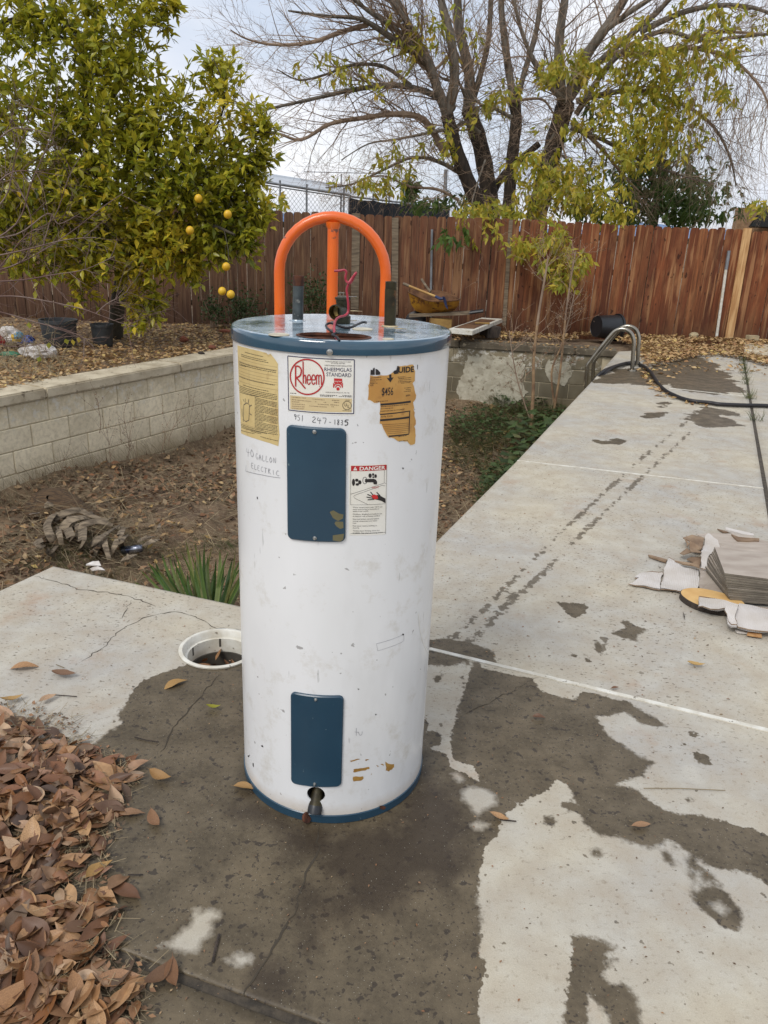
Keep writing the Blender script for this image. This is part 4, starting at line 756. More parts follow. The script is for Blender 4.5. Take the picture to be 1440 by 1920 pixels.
# collars and nipples
def pipe_at(x, y, top_y, rad, mat, mat2, name, thr):
    b = G(x, y, ZL); t = PL(x+2, top_y, b, Vector((0, 1, 0))); ax = (t-b)
    mb = MB(); mb.tube([b-Vector((0, 0, .01)), b.lerp(t, thr)], rad, 24); p = mb.build(name, mat, heater, smooth=True)
    mb = MB(); prof = [(0.0, 0)]; L_ = ax.length*(1-thr); n_ = 7; prof = []
    for k in range(n_*2+1): prof.append((rad*(.93 if k % 2 else .985), L_*k/(n_*2)))
    prof += [(rad*.78, L_), (rad*.76, L_-.02)]
    mb.lathe(prof, 24, b.lerp(t, thr), cap=True); mb.build('thread', mat2, p, smooth=2)
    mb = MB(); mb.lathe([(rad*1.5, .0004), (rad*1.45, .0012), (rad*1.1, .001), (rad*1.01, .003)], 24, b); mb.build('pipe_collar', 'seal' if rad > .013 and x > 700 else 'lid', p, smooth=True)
pipe_at(558, 601, 517, .0133, 'galv', 'rust', 'cold_nipple', .78)
pipe_at(731, 612, 528, .0137, 'oldpipe', 'oldpipe', 'hot_nipple', .84)
# relief valve
vb = G(642, 606, ZL); rv = MB(); rv.lathe([(.0185, 0), (.0195, .004), (.0195, .017), (.015, .020), (.0155, .045), (.0165, .048), (.0165, .054), (.019, .055), (.019, .060), (.012, .062), (.0, .062)], 20, vb)
valve = rv.build('relief_valve', 'brass', heater, smooth=True)
ov = Vector((-.42, -.90, -.05)).normalized(); oc = vb+Vector((0, 0, .030)); mb = MB(); R_ = ov.to_track_quat('Z', 'Y').to_matrix()
mb.lathe([(.0145, -.004), (.0165, .022), (.0178, .030), (.0178, .037), (.0155, .0375)], 24, oc, R_); mb.build('outlet', 'brass', valve, smooth=True)
mb = MB(); mb.lathe([(.0155, .0376), (.0150, .018), (.008, .014), (0, .012)], 24, oc, R_); mb.build('outlet_bore', 'brassin', valve, smooth=True)
mb = MB(); mb.box(vb+Vector((.010, 0, .0625)), (.045, .012, .0016)); mb.box(vb+Vector((.001, 0, .067)), (.003, .008, .010)); mb.box(vb+Vector((-.007, 0, .067)), (.003, .008, .010)); mb.tube([vb+Vector((-.010, 0, .070)), vb+Vector((.004, 0, .070))], .0016, 6); mb.build('test_lever', 'steel', valve)
# loose sealant flakes
for k, (x, y, s_) in enumerate(((750, 620, .014), (662, 605, .012), (628, 600, .012), (668, 586, .02))):
    c_ = G(x, y, ZL); mb = MB(); r = random.Random(k); mb.poly([c_+Vector((s_*math.cos(a)*r.uniform(.7, 1.2), s_*.8*math.sin(a)*r.uniform(.7, 1.2), .003+.004*r.random())) for a in (0, 1, 2, 3, 4, 5.2)], .0015); mb.build('sealant_flake', 'seal', heater)
# wires
def wirepx(pts, Y, rad, mat, name):
    P = [PY(x, y, yy) for x, y, yy in pts]; Q = []
    for i in range(len(P)-1):
        p0, p1, p2, p3 = P[max(0, i-1)], P[i], P[i+1], P[min(len(P)-1, i+2)]
        for j in range(6):
            t = j/6; Q.append(.5*((2*p1)+(p2-p0)*t+(2*p0-5*p1+4*p2-p3)*t*t+(3*p1-p0-3*p2+p3)*t**3))
    Q.append(P[-1]); Q = [Vector((q.x, q.y, max(q.z, ZL-.03))) for q in Q]; mb = MB(); mb.tube(Q, rad, 8); return mb.build(name, mat, heater, smooth=True)
cz = crop(530, 480, 6); W = lambda l: [(*cz(a, b), y) for a, b, y in l]
wirepx(W([(610, 960, 1.60), (580, 840, 1.64), (590, 740, 1.70), (630, 690, 1.75), (700, 670, 1.78), (735, 630, 1.79), (738, 540, 1.79), (728, 450, 1.79), (722, 380, 1.79), (738, 320, 1.79), (745, 290, 1.79)]), 0, .0028, 'redwire', 'red_wire')
wirepx(W([(580, 168, 1.79), (640, 165, 1.79), (690, 158, 1.79), (716, 180, 1.79), (706, 240, 1.79), (718, 285, 1.79), (750, 308, 1.785), (775, 285, 1.79), (800, 240, 1.79), (828, 192, 1.79)]), 0, .0026, 'redwire', 'red_wire')
wirepx(W([(745, 300, 1.782), (780, 250, 1.785), (812, 205, 1.785), (826, 190, 1.79), (805, 225, 1.80), (778, 270, 1.80), (748, 306, 1.80)]), 0, .0026, 'redwire', 'red_wire')
wirepx(W([(640, 950, 1.59), (600, 905, 1.60), (560, 885, 1.61), (600, 868, 1.62), (640, 865, 1.62)]), 0, .0026, 'blackwire', 'black_wire')
wirepx(W([(600, 862, 1.63), (550, 845, 1.65), (500, 810, 1.67), (490, 775, 1.70), (530, 755, 1.71), (580, 765, 1.70), (640, 790, 1.68), (720, 808, 1.67), (790, 795, 1.68), (850, 765, 1.71), (905, 745, 1.73), (945, 750, 1.73)]), 0, .0026, 'blackwire', 'black_wire')
def screw(x, y, off, parent, r_=.0045):
    s0, z0 = CYL(x, y); n_, t_ = local(s0, z0); c_ = cyl(s0, z0, off); R_ = n_.to_track_quat('Z', 'Y').to_matrix(); mb = MB()
    mb.lathe([(r_*1.5, 0), (r_*1.45, .0012), (r_, .0016), (r_, .0045), (r_*.75, .0058), (0, .006)], 12, c_, R_); mb.build('screw', 'screw', parent, smooth=True)
screw(618.5, 660, RT-RB, heater)
# flat prints: 2-D outline -> cut into narrow strips -> laid on the jacket
def oncyl(name, polys, mat, parent, off):
    """polys: list of outlines [(s,z)..]"""
    mb = MB()
    bm = bmesh.new()
    for P in polys:
        Q = [Vector((p[0], p[1], 0)) for p in P]; tri = tessellate_polygon([Q]); vv = [bm.verts.new(q) for q in Q]
        for t in tri:
            try: bm.faces.new([vv[i] for i in t])
            except ValueError: pass
    cutmap(bm, mb, off); o = mb.build(name, mat, parent)
    if len(polys) > 40 and name in ('small_print', 'typed_figures') or name == 'small_print': o['kind'] = 'stuff'
    return o
def cutmap(bm, mb, off):
    if not bm.verts: return
    x0 = min(v.co.x for v in bm.verts); x1 = max(v.co.x for v in bm.verts); st = .006; k = math.ceil(x0/st)
    while k*st < x1:
        bmesh.ops.bisect_plane(bm, geom=bm.verts[:]+bm.edges[:]+bm.faces[:], plane_co=(k*st, 0, 0), plane_no=(1, 0, 0)); k += 1
    bm.verts.index_update(); bmesh.ops.recalc_face_normals(bm, faces=bm.faces[:])
    mb.add([cyl(v.co.x, v.co.y, off) for v in bm.verts], [tuple(v.index for v in f.verts) if f.normal.z >= 0 else tuple(reversed([v.index for v in f.verts])) for f in bm.faces]); bm.free()
def C2(pts): return [CYL(x, y) for x, y in pts]
def stroke(pts, wd):
    """a pen stroke as overlapping-free ribbon quads in (s,z)"""
    out = []; P = [Vector((p[0], p[1])) for p in pts]; L_, R_ = [], []
    for i, p in enumerate(P):
        d = P[min(i+1, len(P)-1)]-P[max(0, i-1)]; d = d.normalized() if d.length > 1e-9 else Vector((1, 0)); n = Vector((-d.y, d.x))*wd/2; L_.append(p+n); R_.append(p-n)
    for i in range(len(P)-1): out.append([R_[i], R_[i+1], L_[i+1], L_[i]])
    return out
def smooth2(P, n=4):
    P = [Vector((p[0], p[1])) for p in P]; Q = []
    for i in range(len(P)-1):
        p0, p1, p2, p3 = P[max(0, i-1)], P[i], P[i+1], P[min(len(P)-1, i+2)]
        for j in range(n): t = j/n; Q.append(.5*((2*p1)+(p2-p0)*t+(2*p0-5*p1+4*p2-p3)*t*t+(3*p1-p0-3*p2+p3)*t**3))
    return Q+[P[-1]]
def text(name, s, a, b, h, mat, parent, off=.0011, bold=0.0, align='FIT'):
    """lettering with its baseline from (s,z) a to b and letter height h"""
    cu = bpy.data.curves.new('lettering', 'FONT'); cu.body = s; cu.size = 1; cu.offset = bold; cu.resolution_u = 3; ob = bpy.data.objects.new('lettering', cu); C.objects.link(ob)
    dg = bpy.context.evaluated_depsgraph_get(); me = ob.evaluated_get(dg).to_mesh(); bm = bmesh.new(); bm.from_mesh(me); ob.to_mesh_clear(); bpy.data.objects.remove(ob); bpy.data.curves.remove(cu)
    if not bm.verts: bm.free(); return
    xs = [v.co.x for v in bm.verts]; x0, x1 = min(xs), max(xs); ys = [v.co.y for v in bm.verts]; cap = .73 if not any(c.isupper() or c.isdigit() for c in s) else max(ys)
    A, B = Vector((a[0], a[1])), Vector((b[0], b[1])); d = B-A; n = Vector((-d.y, d.x)).normalized()
    for v in bm.verts:
        t = (v.co.x-x0)/(x1-x0); p = A+d*t+n*(v.co.y/cap*h); v.co = (p.x, p.y, 0)
    mb = MB(); cutmap(bm, mb, off); return mb.build(name, mat, parent)
def greek(rows, r, dens=.82, wmin=.0012, wmax=.0075):
    """lines of type too small to read: word-length dashes. rows: (p0,p1,height)"""
    out = []
    for a, b, h in rows:
        A, B = Vector(a), Vector(b); d = (B-A); L_ = d.length; d.normalize(); n = Vector((-d.y, d.x)); x = 0
        while x < L_:
            w_ = min(r.uniform(wmin, wmax), L_-x); p = A+d*x; out.append([p, p+d*w_, p+d*w_+n*h, p+n*h]); x += w_+r.uniform(.0006, .0016)
    return out
# --- rating label
lb = oncyl('rating_label', [C2([(538.9, 665.6), (666.5, 672.9), (665.4, 779.2), (540.4, 770.8)])], 'paperw', heater, .0004)
k5 = crop(530, 650, 9.6); K = lambda x, y: CYL(*k5(x, y)); KK = lambda l: [K(x, y) for x, y in l]
fr = [(95, 165), (1290, 235), (1278, 1205), (112, 1138)]
oncyl('label_border', sum([stroke(KK([fr[i], fr[(i+1) % 4]]), .0019) for i in range(4)], []), 'navy', lb, .0009)
oncyl('label_panel', [KK([(138, 872), (1246, 932), (1240, 1178), (140, 1122)])], 'labelb', lb, .0008)
circ_ = [(443+302*math.cos(t*math.pi/24), 542+315*math.sin(t*math.pi/24)+ (302*math.cos(t*math.pi/24))*.04) for t in range(49)]
lg = stroke(KK(circ_), .0030)
S_ = lambda pts, wd, n=4: stroke(smooth2(KK(pts), n), wd)
lg += S_([(236, 345), (237, 715)], .0032)+S_([(236, 352), (290, 352), (330, 395), (338, 450), (315, 520), (240, 562)], .0032, 5)+S_([(255, 560), (330, 650), (412, 752)], .0032)
lg += S_([(370, 262), (374, 660)], .0027)+S_([(376, 570), (384, 525), (400, 510), (415, 530), (418, 668)], .0024, 5)
for dx in (0, 82): lg += S_([(446+dx, 592), (503+dx, 590), (500+dx, 535), (478+dx, 503), (452+dx, 530), (443+dx, 595), (452+dx, 655), (476+dx, 676), (502+dx, 640)], .0023, 5)
lg += S_([(608, 508), (609, 680)], .0024)+S_([(609, 540), (628, 508), (650, 535), (653, 684)], .0023, 5)+S_([(653, 545), (672, 510), (695, 535), (699, 690)], .0023, 5)+S_([(662, 705), (670, 713)], .0014)
oncyl('logo', lg, 'red', lb, .0013)
text('lettering', 'RHEEMGLAS', K(752, 437), K(1240, 447), .0075, 'navy', lb, bold=.0)
text('lettering', 'STANDARD', K(788, 528), K(1232, 546), .0078, 'navy', lb, bold=.0)
text('lettering', "WORLD'S LARGEST MANUFACTURER", K(765, 272), K(1230, 284), .0021, 'ink', lb); text('lettering', 'OF WATER HEATERS', K(870, 303), K(1120, 312), .0021, 'ink', lb); text('lettering', 'URETHANE FOAM INSULATED', K(755, 345), K(1245, 358), .0026, 'ink', lb)
fl = [KK([(925, 568), (1070, 575), (1075, 660), (925, 655)])]
for r0, r1 in ((88, 70), (52, 36)):
    n_ = 18; o_ = [(996+r0*math.cos(math.pi+math.pi*t/n_), 735+r0*1.05*math.sin(math.pi+math.pi*t/n_)) for t in range(n_+1)]; i_ = [(996+r1*math.cos(math.pi+math.pi*t/n_), 738+r1*math.sin(math.pi+math.pi*t/n_)) for t in range(n_+1)]
    fl += [KK([o_[t], o_[t+1], i_[t+1], i_[t]]) for t in range(n_)]
fl += [KK([(908, 655), (925, 655), (925, 735), (908, 735)]), KK([(1068, 655), (1084, 655), (1084, 735), (1068, 735)]), KK([(996+30*math.cos(t*.4), 758+30*math.sin(t*.4)) for t in range(16)])]
oncyl('emblem', fl, 'redtext', lb, .0010)
text('lettering', 'Energy Saver', K(935, 630), K(1062, 636), .0030, 'paperw', lb, .0014)
text('lettering', 'COMPLIES WITH ASHRAE STD. 90A-1980', K(770, 826), K(1200, 838), .0019, 'ink', lb)
rg = random.Random(3); k_ = []
for (x0, y0, x1, y1) in ((672, 868, 990, 884), (675, 888, 900, 900), (1075, 880, 1248, 888), (1010, 896, 1248, 908), (138, 838, 245, 844)): k_.append((K(x0, y0), K(x1, y1), .0011))
oncyl('small_print', greek(k_, rg, wmax=.004), 'ink', lb, .0011)
k_ = []
for i, (a, b) in enumerate((((170, 915), (425, 930)), ((540, 945), (760, 965)), ((890, 968), (1015, 975)), ((170, 955), (515, 990)), ((585, 995), (610, 998)), ((740, 1005), (790, 1008)), ((925, 1005), (1015, 1012)), ((170, 995), (315, 1003)), ((635, 1040), (835, 1052)), ((860, 1050), (1010, 1060)), ((175, 1035), (400, 1050)), ((485, 1070), (800, 1092)), ((880, 1085), (920, 1088)), ((175, 1075), (400, 1088)), ((175, 1112), (400, 1125)))): k_.append((K(*a), K(*b), .0015))
oncyl('small_print', greek(k_, rg, wmin=.0008, wmax=.0026), 'kraft', lb, .0011)
oncyl('emblem', stroke(KK([(1158+78*math.cos(t*math.pi/16), 1056+76*math.sin(t*math.pi/16)) for t in range(33)]), .0010), 'ink', lb, .0012)
text('lettering', 'U', K(1112, 1070), K(1152, 1072), .0062, 'ink', lb, bold=.01); text('lettering', 'L', K(1168, 1100), K(1205, 1102), .0062, 'ink', lb, bold=.01)
text('lettering', 'LISTED', K(1122, 966), K(1210, 970), .0017, 'ink', lb); text('lettering', 'WATER HEATER', K(1075, 1155), K(1240, 1163), .0018, 'ink', lb)
# --- handwriting
GL = {'9': [[(.8, .75), (.5, 1), (.2, .8), (.3, .6), (.65, .62), (.8, .8), (.7, .4), (.6, 0)]], '5': [[(.85, 1), (.3, .95), (.2, .6), (.6, .62), (.75, .3), (.5, 0), (.1, .05)]], '1': [[(.5, 1), (.45, 0)]], '2': [[(.15, .8), (.5, 1), (.75, .75), (.5, .4), (.1, .02), (.85, .02)]], '4': [[(.3, 1), (.1, .45), (.9, .5)], [(.65, .9), (.55, -.15)]], '7': [[(.1, .95), (.85, .98), (.5, 0)]], '8': [[(.7, .85), (.4, 1), (.2, .75), (.7, .3), (.4, 0), (.15, .25), (.7, .8)]], '3': [[(.15, .9), (.6, 1), (.6, .6), (.3, .52), (.75, .35), (.5, 0), (.1, .1)]], '-': [[(.1, .4), (.7, .42)]], '0': [[(.4, 1), (.1, .5), (.4, 0), (.8, .45), (.4, 1)]], 'G': [[(.8, .85), (.4, 1), (.1, .4), (.5, 0), (.85, .3), (.5, .4)]], 'A': [[(.05, 0), (.45, 1), (.85, 0)], [(.2, .4), (.7, .42)]], 'L': [[(.2, 1), (.15, .02), (.8, .05)]], 'O': [[(.4, .9), (.1, .4), (.45, 0), (.8, .5), (.4, .9)]], 'N': [[(.1, 0), (.15, .95), (.7, .05), (.8, 1)]], 'E': [[(.75, .95), (.15, .95), (.12, .05), (.8, .02)], [(.15, .5), (.6, .52)]], 'C': [[(.8, .85), (.4, .95), (.1, .4), (.4, .02), (.85, .15)]], 'T': [[(0, .9), (.95, .98)], [(.45, .95), (.4, 0)]], 'R': [[(.15, 0), (.18, .95), (.65, .85), (.2, .5), (.8, 0)]], 'I': [[(.4, .95), (.4, 0)]], 'U': [[(.1, .9), (.2, .1), (.6, .1), (.75, .9)]], 'u': [[(.1, .5), (.2, .1), (.5, .1), (.6, .5)]]}
def hand(txt, a, b, h, wd, mat, seed=2, gaps=None):
    r = random.Random(seed); A, B = Vector(a), Vector(b); n = len(txt); d = (B-A)/n; up = Vector((0, 1)); out = []
    for i, ch in enumerate(txt):
        for st_ in GL.get(ch, []): out += stroke(smooth2([A+d*(i+p[0]*.85+r.uniform(-.03, .03))+up*(h*(p[1]+r.uniform(-.04, .04))) for p in st_], 3), wd*r.uniform(.8, 1.2))
    return oncyl('handwriting', out, mat, heater, .0008)
hand('951', CYL(551, 786), CYL(571, 790), .012, .0009, 'marker'); hand('247', CYL(585, 791), CYL(614, 795), .012, .0009, 'marker', 3); hand('-', CYL(616, 795), CYL(624, 795.5), .010, .0008, 'marker'); hand('183', CYL(625, 796), CYL(645, 797), .011, .0010, 'marker', 5); hand('5', CYL(645, 797), CYL(656, 798), .012, .0017, 'ink', 6)
hand('40', CYL(462, 852), CYL(479, 859), .017, .0009, 'pencil', 7); hand('GALLON', CYL(480, 860), CYL(520, 869), .013, .0009, 'pencil', 8); hand('ELECTRIC', CYL(472, 877), CYL(526, 893), .012, .0009, 'pencil', 9)
oncyl('handwriting', stroke([CYL(461, 883), CYL(490, 890), CYL(526, 896)], .0009)+stroke([CYL(462, 872), CYL(461, 883)], .0008)+stroke([CYL(665, 1372), CYL(672, 1373)], .0008)+stroke([CYL(668, 1365), CYL(668, 1379)], .0008)+stroke(smooth2([CYL(672, 1372), CYL(674, 1378), CYL(678, 1377), CYL(679, 1371)]), .0008), 'pencil', heater, .0008)
# --- yellow instruction label
k6 = crop(440, 640, 7.38); Y_ = lambda x, y: CYL(*k6(x, y))
yl = oncyl('instruction_label', [[Y_(*p) for p in ((40, 55), (150, 85), (330, 130), (440, 160), (462, 185), (500, 172), (560, 250), (600, 310), (604, 700), (608, 1100), (622, 1300), (606, 1450), (480, 1405), (300, 1350), (180, 1310), (90, 1270), (85, 1130), (62, 640))]], 'labely', heater, .0004)
def yrow(y, x0, x1, h=.0011): # slope of rows on the print
    sl = lambda x: y+(x-60)*.25; return (Y_(x0, sl(x0)), Y_(x1, sl(x1)), h)
rows = [yrow(150-20, 150, 400), yrow(172, 95, 440), yrow(195, 95, 470)]+[yrow(y, 65, 575) for y in (283, 306)]+[yrow(326, 65, 160)]+[yrow(y, 70, 555) for y in (485,)]
rows += [yrow(590, 120, 470)]+[yrow(y, 72, 590) for y in (612, 634, 656, 678)]+[yrow(700, 75, 340)]
for y in range(722, 1150, 19): rows.append(yrow(y, 282, 595 if (y//19) % 6 else 400))
rows += [yrow(1140, 95, 590), yrow(1160, 95, 600), yrow(1180, 95, 450), yrow(1205, 230, 370), yrow(1225, 95, 280), yrow(1245, 360, 600)]
oncyl('small_print', greek(rows, rg, wmin=.001, wmax=.006), 'ink', yl, .0009)
ln = [stroke([Y_(x0, y+(x0-60)*.25), Y_(x1, y+(x1-60)*.25)], .0004) for y, x0, x1 in ((225, 55, 590), (268, 55, 590), (350, 60, 595), (400, 60, 595), (440, 62, 595), (470, 62, 595), (540, 65, 598), (1115, 85, 605))]
ln.append(stroke([Y_(200, 300), Y_(205, 700)], .0004)); oncyl('ruled_lines', sum(ln, []), 'kraft', yl, .0007)
dg_ = []
for pts in ([(130, 880), (125, 1080), (160, 1110), (200, 1090), (210, 880), (170, 850), (130, 880)], [(105, 930), (108, 1040)], [(150, 850), (150, 790)], [(190, 860), (200, 800)], [(210, 900), (240, 880)], [(212, 1000), (240, 1020)], [(120, 1080), (130, 1110)], [(120, 800), (135, 830)]): dg_ += stroke([Y_(*p) for p in pts], .0016)
oncyl('diagram', dg_, 'marker', yl, .0009)
# --- torn energy label
k7 = crop(640, 670, 5.65); Q_ = lambda x, y: CYL(*k7(x, y)); QQ = lambda l: [Q_(*p) for p in l]
rt = random.Random(8); tp = [(765, 75), (775, 150), (780, 250), (758, 275), (770, 310), (775, 350), (795, 400), (785, 440), (760, 475), (768, 560), (778, 640), (788, 705), (775, 730), (786, 760), (780, 800), (784, 860), (780, 912), (735, 932), (700, 890), (640, 885), (610, 895), (560, 855), (500, 852), (470, 800), (440, 750), (430, 710), (408, 700), (408, 650), (408, 500), (402, 478), (340, 480), (330, 462), (278, 450), (290, 405), (285, 300), (298, 280), (302, 195), (345, 200), (410, 190), (450, 195), (490, 190), (545, 160), (590, 120), (600, 92), (690, 84), (745, 78)]
tq = []
for i, p in enumerate(tp):
    q = tp[(i+1) % len(tp)]; n_ = max(1, int(math.hypot(q[0]-p[0], q[1]-p[1])/22))
    for j in range(n_): tq.append((p[0]+(q[0]-p[0])*j/n_+rt.uniform(-5, 5), p[1]+(q[1]-p[1])*j/n_+rt.uniform(-5, 5)))
ew = oncyl('torn_label', [QQ([(p[0]+(4 if p[0] > 500 else -5), p[1]+6) for p in tq])], 'paperw', heater, .00035)
eg = oncyl('energy_guide_label', [QQ(tq)], 'guide', heater, .0007)
for l in ([(305, 185), (310, 130), (330, 135), (335, 115), (352, 108), (352, 185)], [(362, 120), (385, 130), (410, 158), (410, 182), (362, 186)], [(545, 155), (560, 140), (580, 135), (592, 92), (604, 90), (604, 170), (560, 178)]): oncyl('lettering', [QQ(l)], 'ink', eg, .0011)
text('lettering', 'UIDE', Q_(600, 162), Q_(764, 152), .0118, 'ink', eg, bold=.03)
oncyl('arrow', [QQ([(505, 180), (528, 180), (528, 215), (552, 210), (516, 265), (478, 215), (505, 220)])], 'ink', eg, .0011)
text('lettering', '$456', Q_(425, 402), Q_(545, 398), .0165, 'ink', eg, bold=.004)
rows = [(Q_(a, b), Q_(c, d), .0012) for a, b, c, d in ((305, 222, 420, 212), (305, 243, 425, 238), (305, 265, 365, 262), (305, 282, 380, 275), (305, 298, 340, 294), (595, 212, 675, 208), (600, 228, 735, 216), (605, 244, 735, 236), (600, 262, 745, 256), (630, 276, 725, 268), (665, 328, 735, 322), (680, 345, 730, 342), (660, 365, 735, 358), (370, 470, 495, 462), (415, 525, 705, 498), (415, 548, 545, 538), (600, 842, 690, 830), (610, 890, 700, 880))]
oncyl('small_print', greek(rows, rg, wmin=.0008, wmax=.004), 'ink', eg, .0010)
text('lettering', 'model cost you to run yearly?', Q_(410, 575), Q_(665, 552), .0026, 'ink', eg, bold=.01); text('lettering', 'early Cost', Q_(412, 635), Q_(542, 625), .0036, 'ink', eg); text('lettering', '$534', Q_(680, 412), Q_(725, 406), .003, 'ink', eg, bold=.02)
bars = [[(412, 490), (732, 457), (732, 478), (412, 510)], [(408, 598), (728, 562), (728, 572), (408, 610)], [(408, 655), (724, 622), (724, 642), (408, 676)], [(497, 828), (715, 806), (712, 818), (505, 843)], [(716, 575), (726, 574), (718, 806), (710, 806)]]
oncyl('ruled_bars', [QQ(b_) for b_ in bars], 'ink', eg, .0010)
oncyl('ruled_lines', sum([stroke(QQ([(430+i*12, 712+i*19), (712, 694+i*19)]), .0005) for i in range(6)], []), 'ink', eg, .0010)
# --- danger label
dl_ = oncyl('danger_label', [C2([(656, 871.5), (725, 868.8), (726.3, 872), (723.5, 1000), (721, 1002), (656, 1003.5), (654, 1001), (654.5, 874)])], 'paperw', heater, .0004)
D_ = lambda x, y: CYL(*k7(x, y)); DD = lambda l: [D_(*p) for p in l]
oncyl('red_band', [DD([(102, 1148), (478, 1136), (478, 1190), (102, 1204)])], 'red', dl_, .0008)
text('lettering', 'DANGER', D_(192, 1196), D_(462, 1184), .0082, 'paperw', dl_, .0012, bold=.02)
oncyl('warning_mark', [DD([(125, 1196), (145, 1155), (168, 1195)])], 'paperw', dl_, .0012); oncyl('warning_mark', [DD([(143, 1170), (149, 1170), (147, 1186), (145, 1186)])], 'red', dl_, .0015)
thin = []
for l in ([(100, 1204), (97, 1560), (462, 1550)], [(455, 1190), (452, 1328), (472, 1335)], [(100, 1448), (330, 1372), (452, 1330)], [(462, 1360), (430, 1355), (330, 1392), (160, 1452), (130, 1470), (140, 1490), (285, 1560)], [(478, 1136), (466, 1868)], [(97, 1866), (466, 1852)]): thin += stroke(DD(l), .0006)
oncyl('outline_drawing', thin, 'ink', dl_, .0009)
tap = [DD([(250, 1288), (340, 1285), (365, 1295), (378, 1320), (375, 1345), (342, 1343), (335, 1322), (250, 1322)])]
def ell(cx, cy, a, b, n=14): return [(cx+a*math.cos(2*math.pi*k/n), cy+b*math.sin(2*math.pi*k/n)) for k in range(n)]
for c_ in (ell(128, 1323, 16, 38), ell(163, 1300, 18, 16), ell(168, 1345, 18, 14), ell(195, 1322, 17, 22), ell(303, 1252, 17, 24), ell(335, 1240, 12, 14), ell(362, 1256, 13, 20), ell(338, 1268, 12, 8)): tap.append(DD(c_))
oncyl('tap_drawing', tap, 'ink', dl_, .0010); oncyl('tap_drawing', stroke(DD(ell(248, 1303, 22, 36)+[(270, 1303)]), .0010), 'ink', dl_, .0010)
hd = [[(330, 1500), (350, 1465), (385, 1455), (420, 1470), (465, 1495), (465, 1545), (425, 1520), (390, 1510)]]
for a, b in (((345, 1470), (308, 1425)), ((340, 1480), (275, 1450)), ((335, 1492), (265, 1478)), ((345, 1503), (278, 1508)), ((410, 1465), (372, 1428))):
    A_, B_ = Vector(D_(*a)), Vector(D_(*b)); hd_ = stroke([A_, A_.lerp(B_, .6), B_], .0021); oncyl('hand_drawing', hd_, 'ink', dl_, .0010)
oncyl('hand_drawing', [DD(h_) for h_ in hd], 'ink', dl_, .0010); oncyl('hand_drawing', [DD([(318, 1462), (345, 1450), (380, 1462), (388, 1495), (350, 1505), (322, 1480)])], 'redtext', dl_, .0013)
text('lettering', 'HOT', D_(325, 1388), D_(395, 1386), .0045, 'redtext', dl_)
for i, (s_, x1) in enumerate((('Water temperature over 125°F can', 432), ('cause severe burns instantly or', 400), ('death from scalds.', 288), (None, 0), ('Children, disabled and elderly are', 428), ('at highest risk of being scalded.', 408), (None, 0), ('See instruction manual before', 398), ('setting temperature at water', 378), ('heater.', 160), (None, 0), ('Feel water before bathing or', 376), ('showering.', 188), (None, 0), ('Temperature limiting valves are', 402), ('available. See your plumbing dealer.', 440))):
    if s_:
        n_gap = sum(1 for j in (3, 6, 10, 13) if j < i); y = 1592+(i-n_gap)*21.5+n_gap*8.5; text('lettering', s_, D_(120, y), D_(x1, y-(x1-120)*.02), .0028, 'ink', dl_)
# --- access panels
def panel(name, corners, rad, parent, pm_='blue'):
    P = [Vector(CYL(*c_)) for c_ in corners]   # tl tr br bl
    def outl(inset):
        out = []; ce = sum(P, Vector((0, 0)))/4
        for i in range(4):
            p = P[i]; a = (P[(i-1) % 4]-p).normalized(); b = (P[(i+1) % 4]-p).normalized(); c_ = p+(a+b)*(rad); 
            for k in range(7): t = k/6*math.pi/2; out.append(c_-b*(rad-inset)*math.cos(t)-a*(rad-inset)*math.sin(t))
        res = []
        for i, p in enumerate(out):
            q = out[(i+1) % len(out)]; n_ = max(1, int((q-p).length/.005)) if inset == 0 else 1; res.append(p)
        return out
    def dens(o): 
        r_ = []
        for i, p in enumerate(o):
            q = o[(i+1) % len(o)]; n_ = 24 if i % 7 == 6 else 1
            for j in range(n_): r_.append(p.lerp(q, j/n_))
        return r_
    mb = MB(); lv = [(0.0, .0003), (.0005, .0045), (.003, .0066)]; O = [dens(outl(i_)) for i_, _ in lv]; n_ = len(O[0]); vs = []
    for o_, (_, of) in zip(O, lv): vs += [cyl(p.x, p.y, of) for p in o_]
    mb.add(vs, [(i*n_+k, (i+1)*n_+k, (i+1)*n_+(k+1) % n_, i*n_+(k+1) % n_) for i in range(2) for k in range(n_)])
    bm = bmesh.new(); Q = [Vector((p.x, p.y, 0)) for p in O[2]]; vv = [bm.verts.new(q) for q in Q]
    for t in tessellate_polygon([Q]):
        try: bm.faces.new([vv[i] for i in t])
        except ValueError: pass
    cutmap(bm, mb, .0066); return mb.build(name, pm_, parent, smooth=True)
pu = panel('access_panel', [(538.6, 795), (649.4, 802.8), (647.8, 1014.7), (540.8, 1009)], .013, heater); pu['label'] = 'tall upper blue access panel with scraped lower corner'
screw(591, 808.5, .0064, pu, .003); screw(591.5, 1007, .0064, pu, .003)
pl_ = panel('access_panel', [(546.3, 1295), (644.8, 1302.7), (640, 1472.4), (547, 1466.3)], .013, heater); pl_['label'] = 'shorter lower blue access panel'
screw(593, 1308.5, .0064, pl_, .0027); screw(591, 1466.5, .0064, pl_, .0027)
k3 = crop(420, 630, 3.27); kh = lambda l: [CYL(*k3(*p)) for p in l]
oncyl('scraped_paint', [kh([(650, 1072), (672, 1062), (705, 1082), (732, 1088), (728, 1112), (700, 1128), (668, 1108)]), kh([(685, 1130), (730, 1132), (732, 1170), (712, 1176), (690, 1160), (678, 1142)]), kh([(668, 1215), (735, 1205), (730, 1240), (712, 1254), (668, 1246)])], 'khaki', pu, .0069)
k3b = crop(420, 1240, 3.27); kb = lambda l: [CYL(*k3b(*p)) for p in l]
rj = random.Random(12)
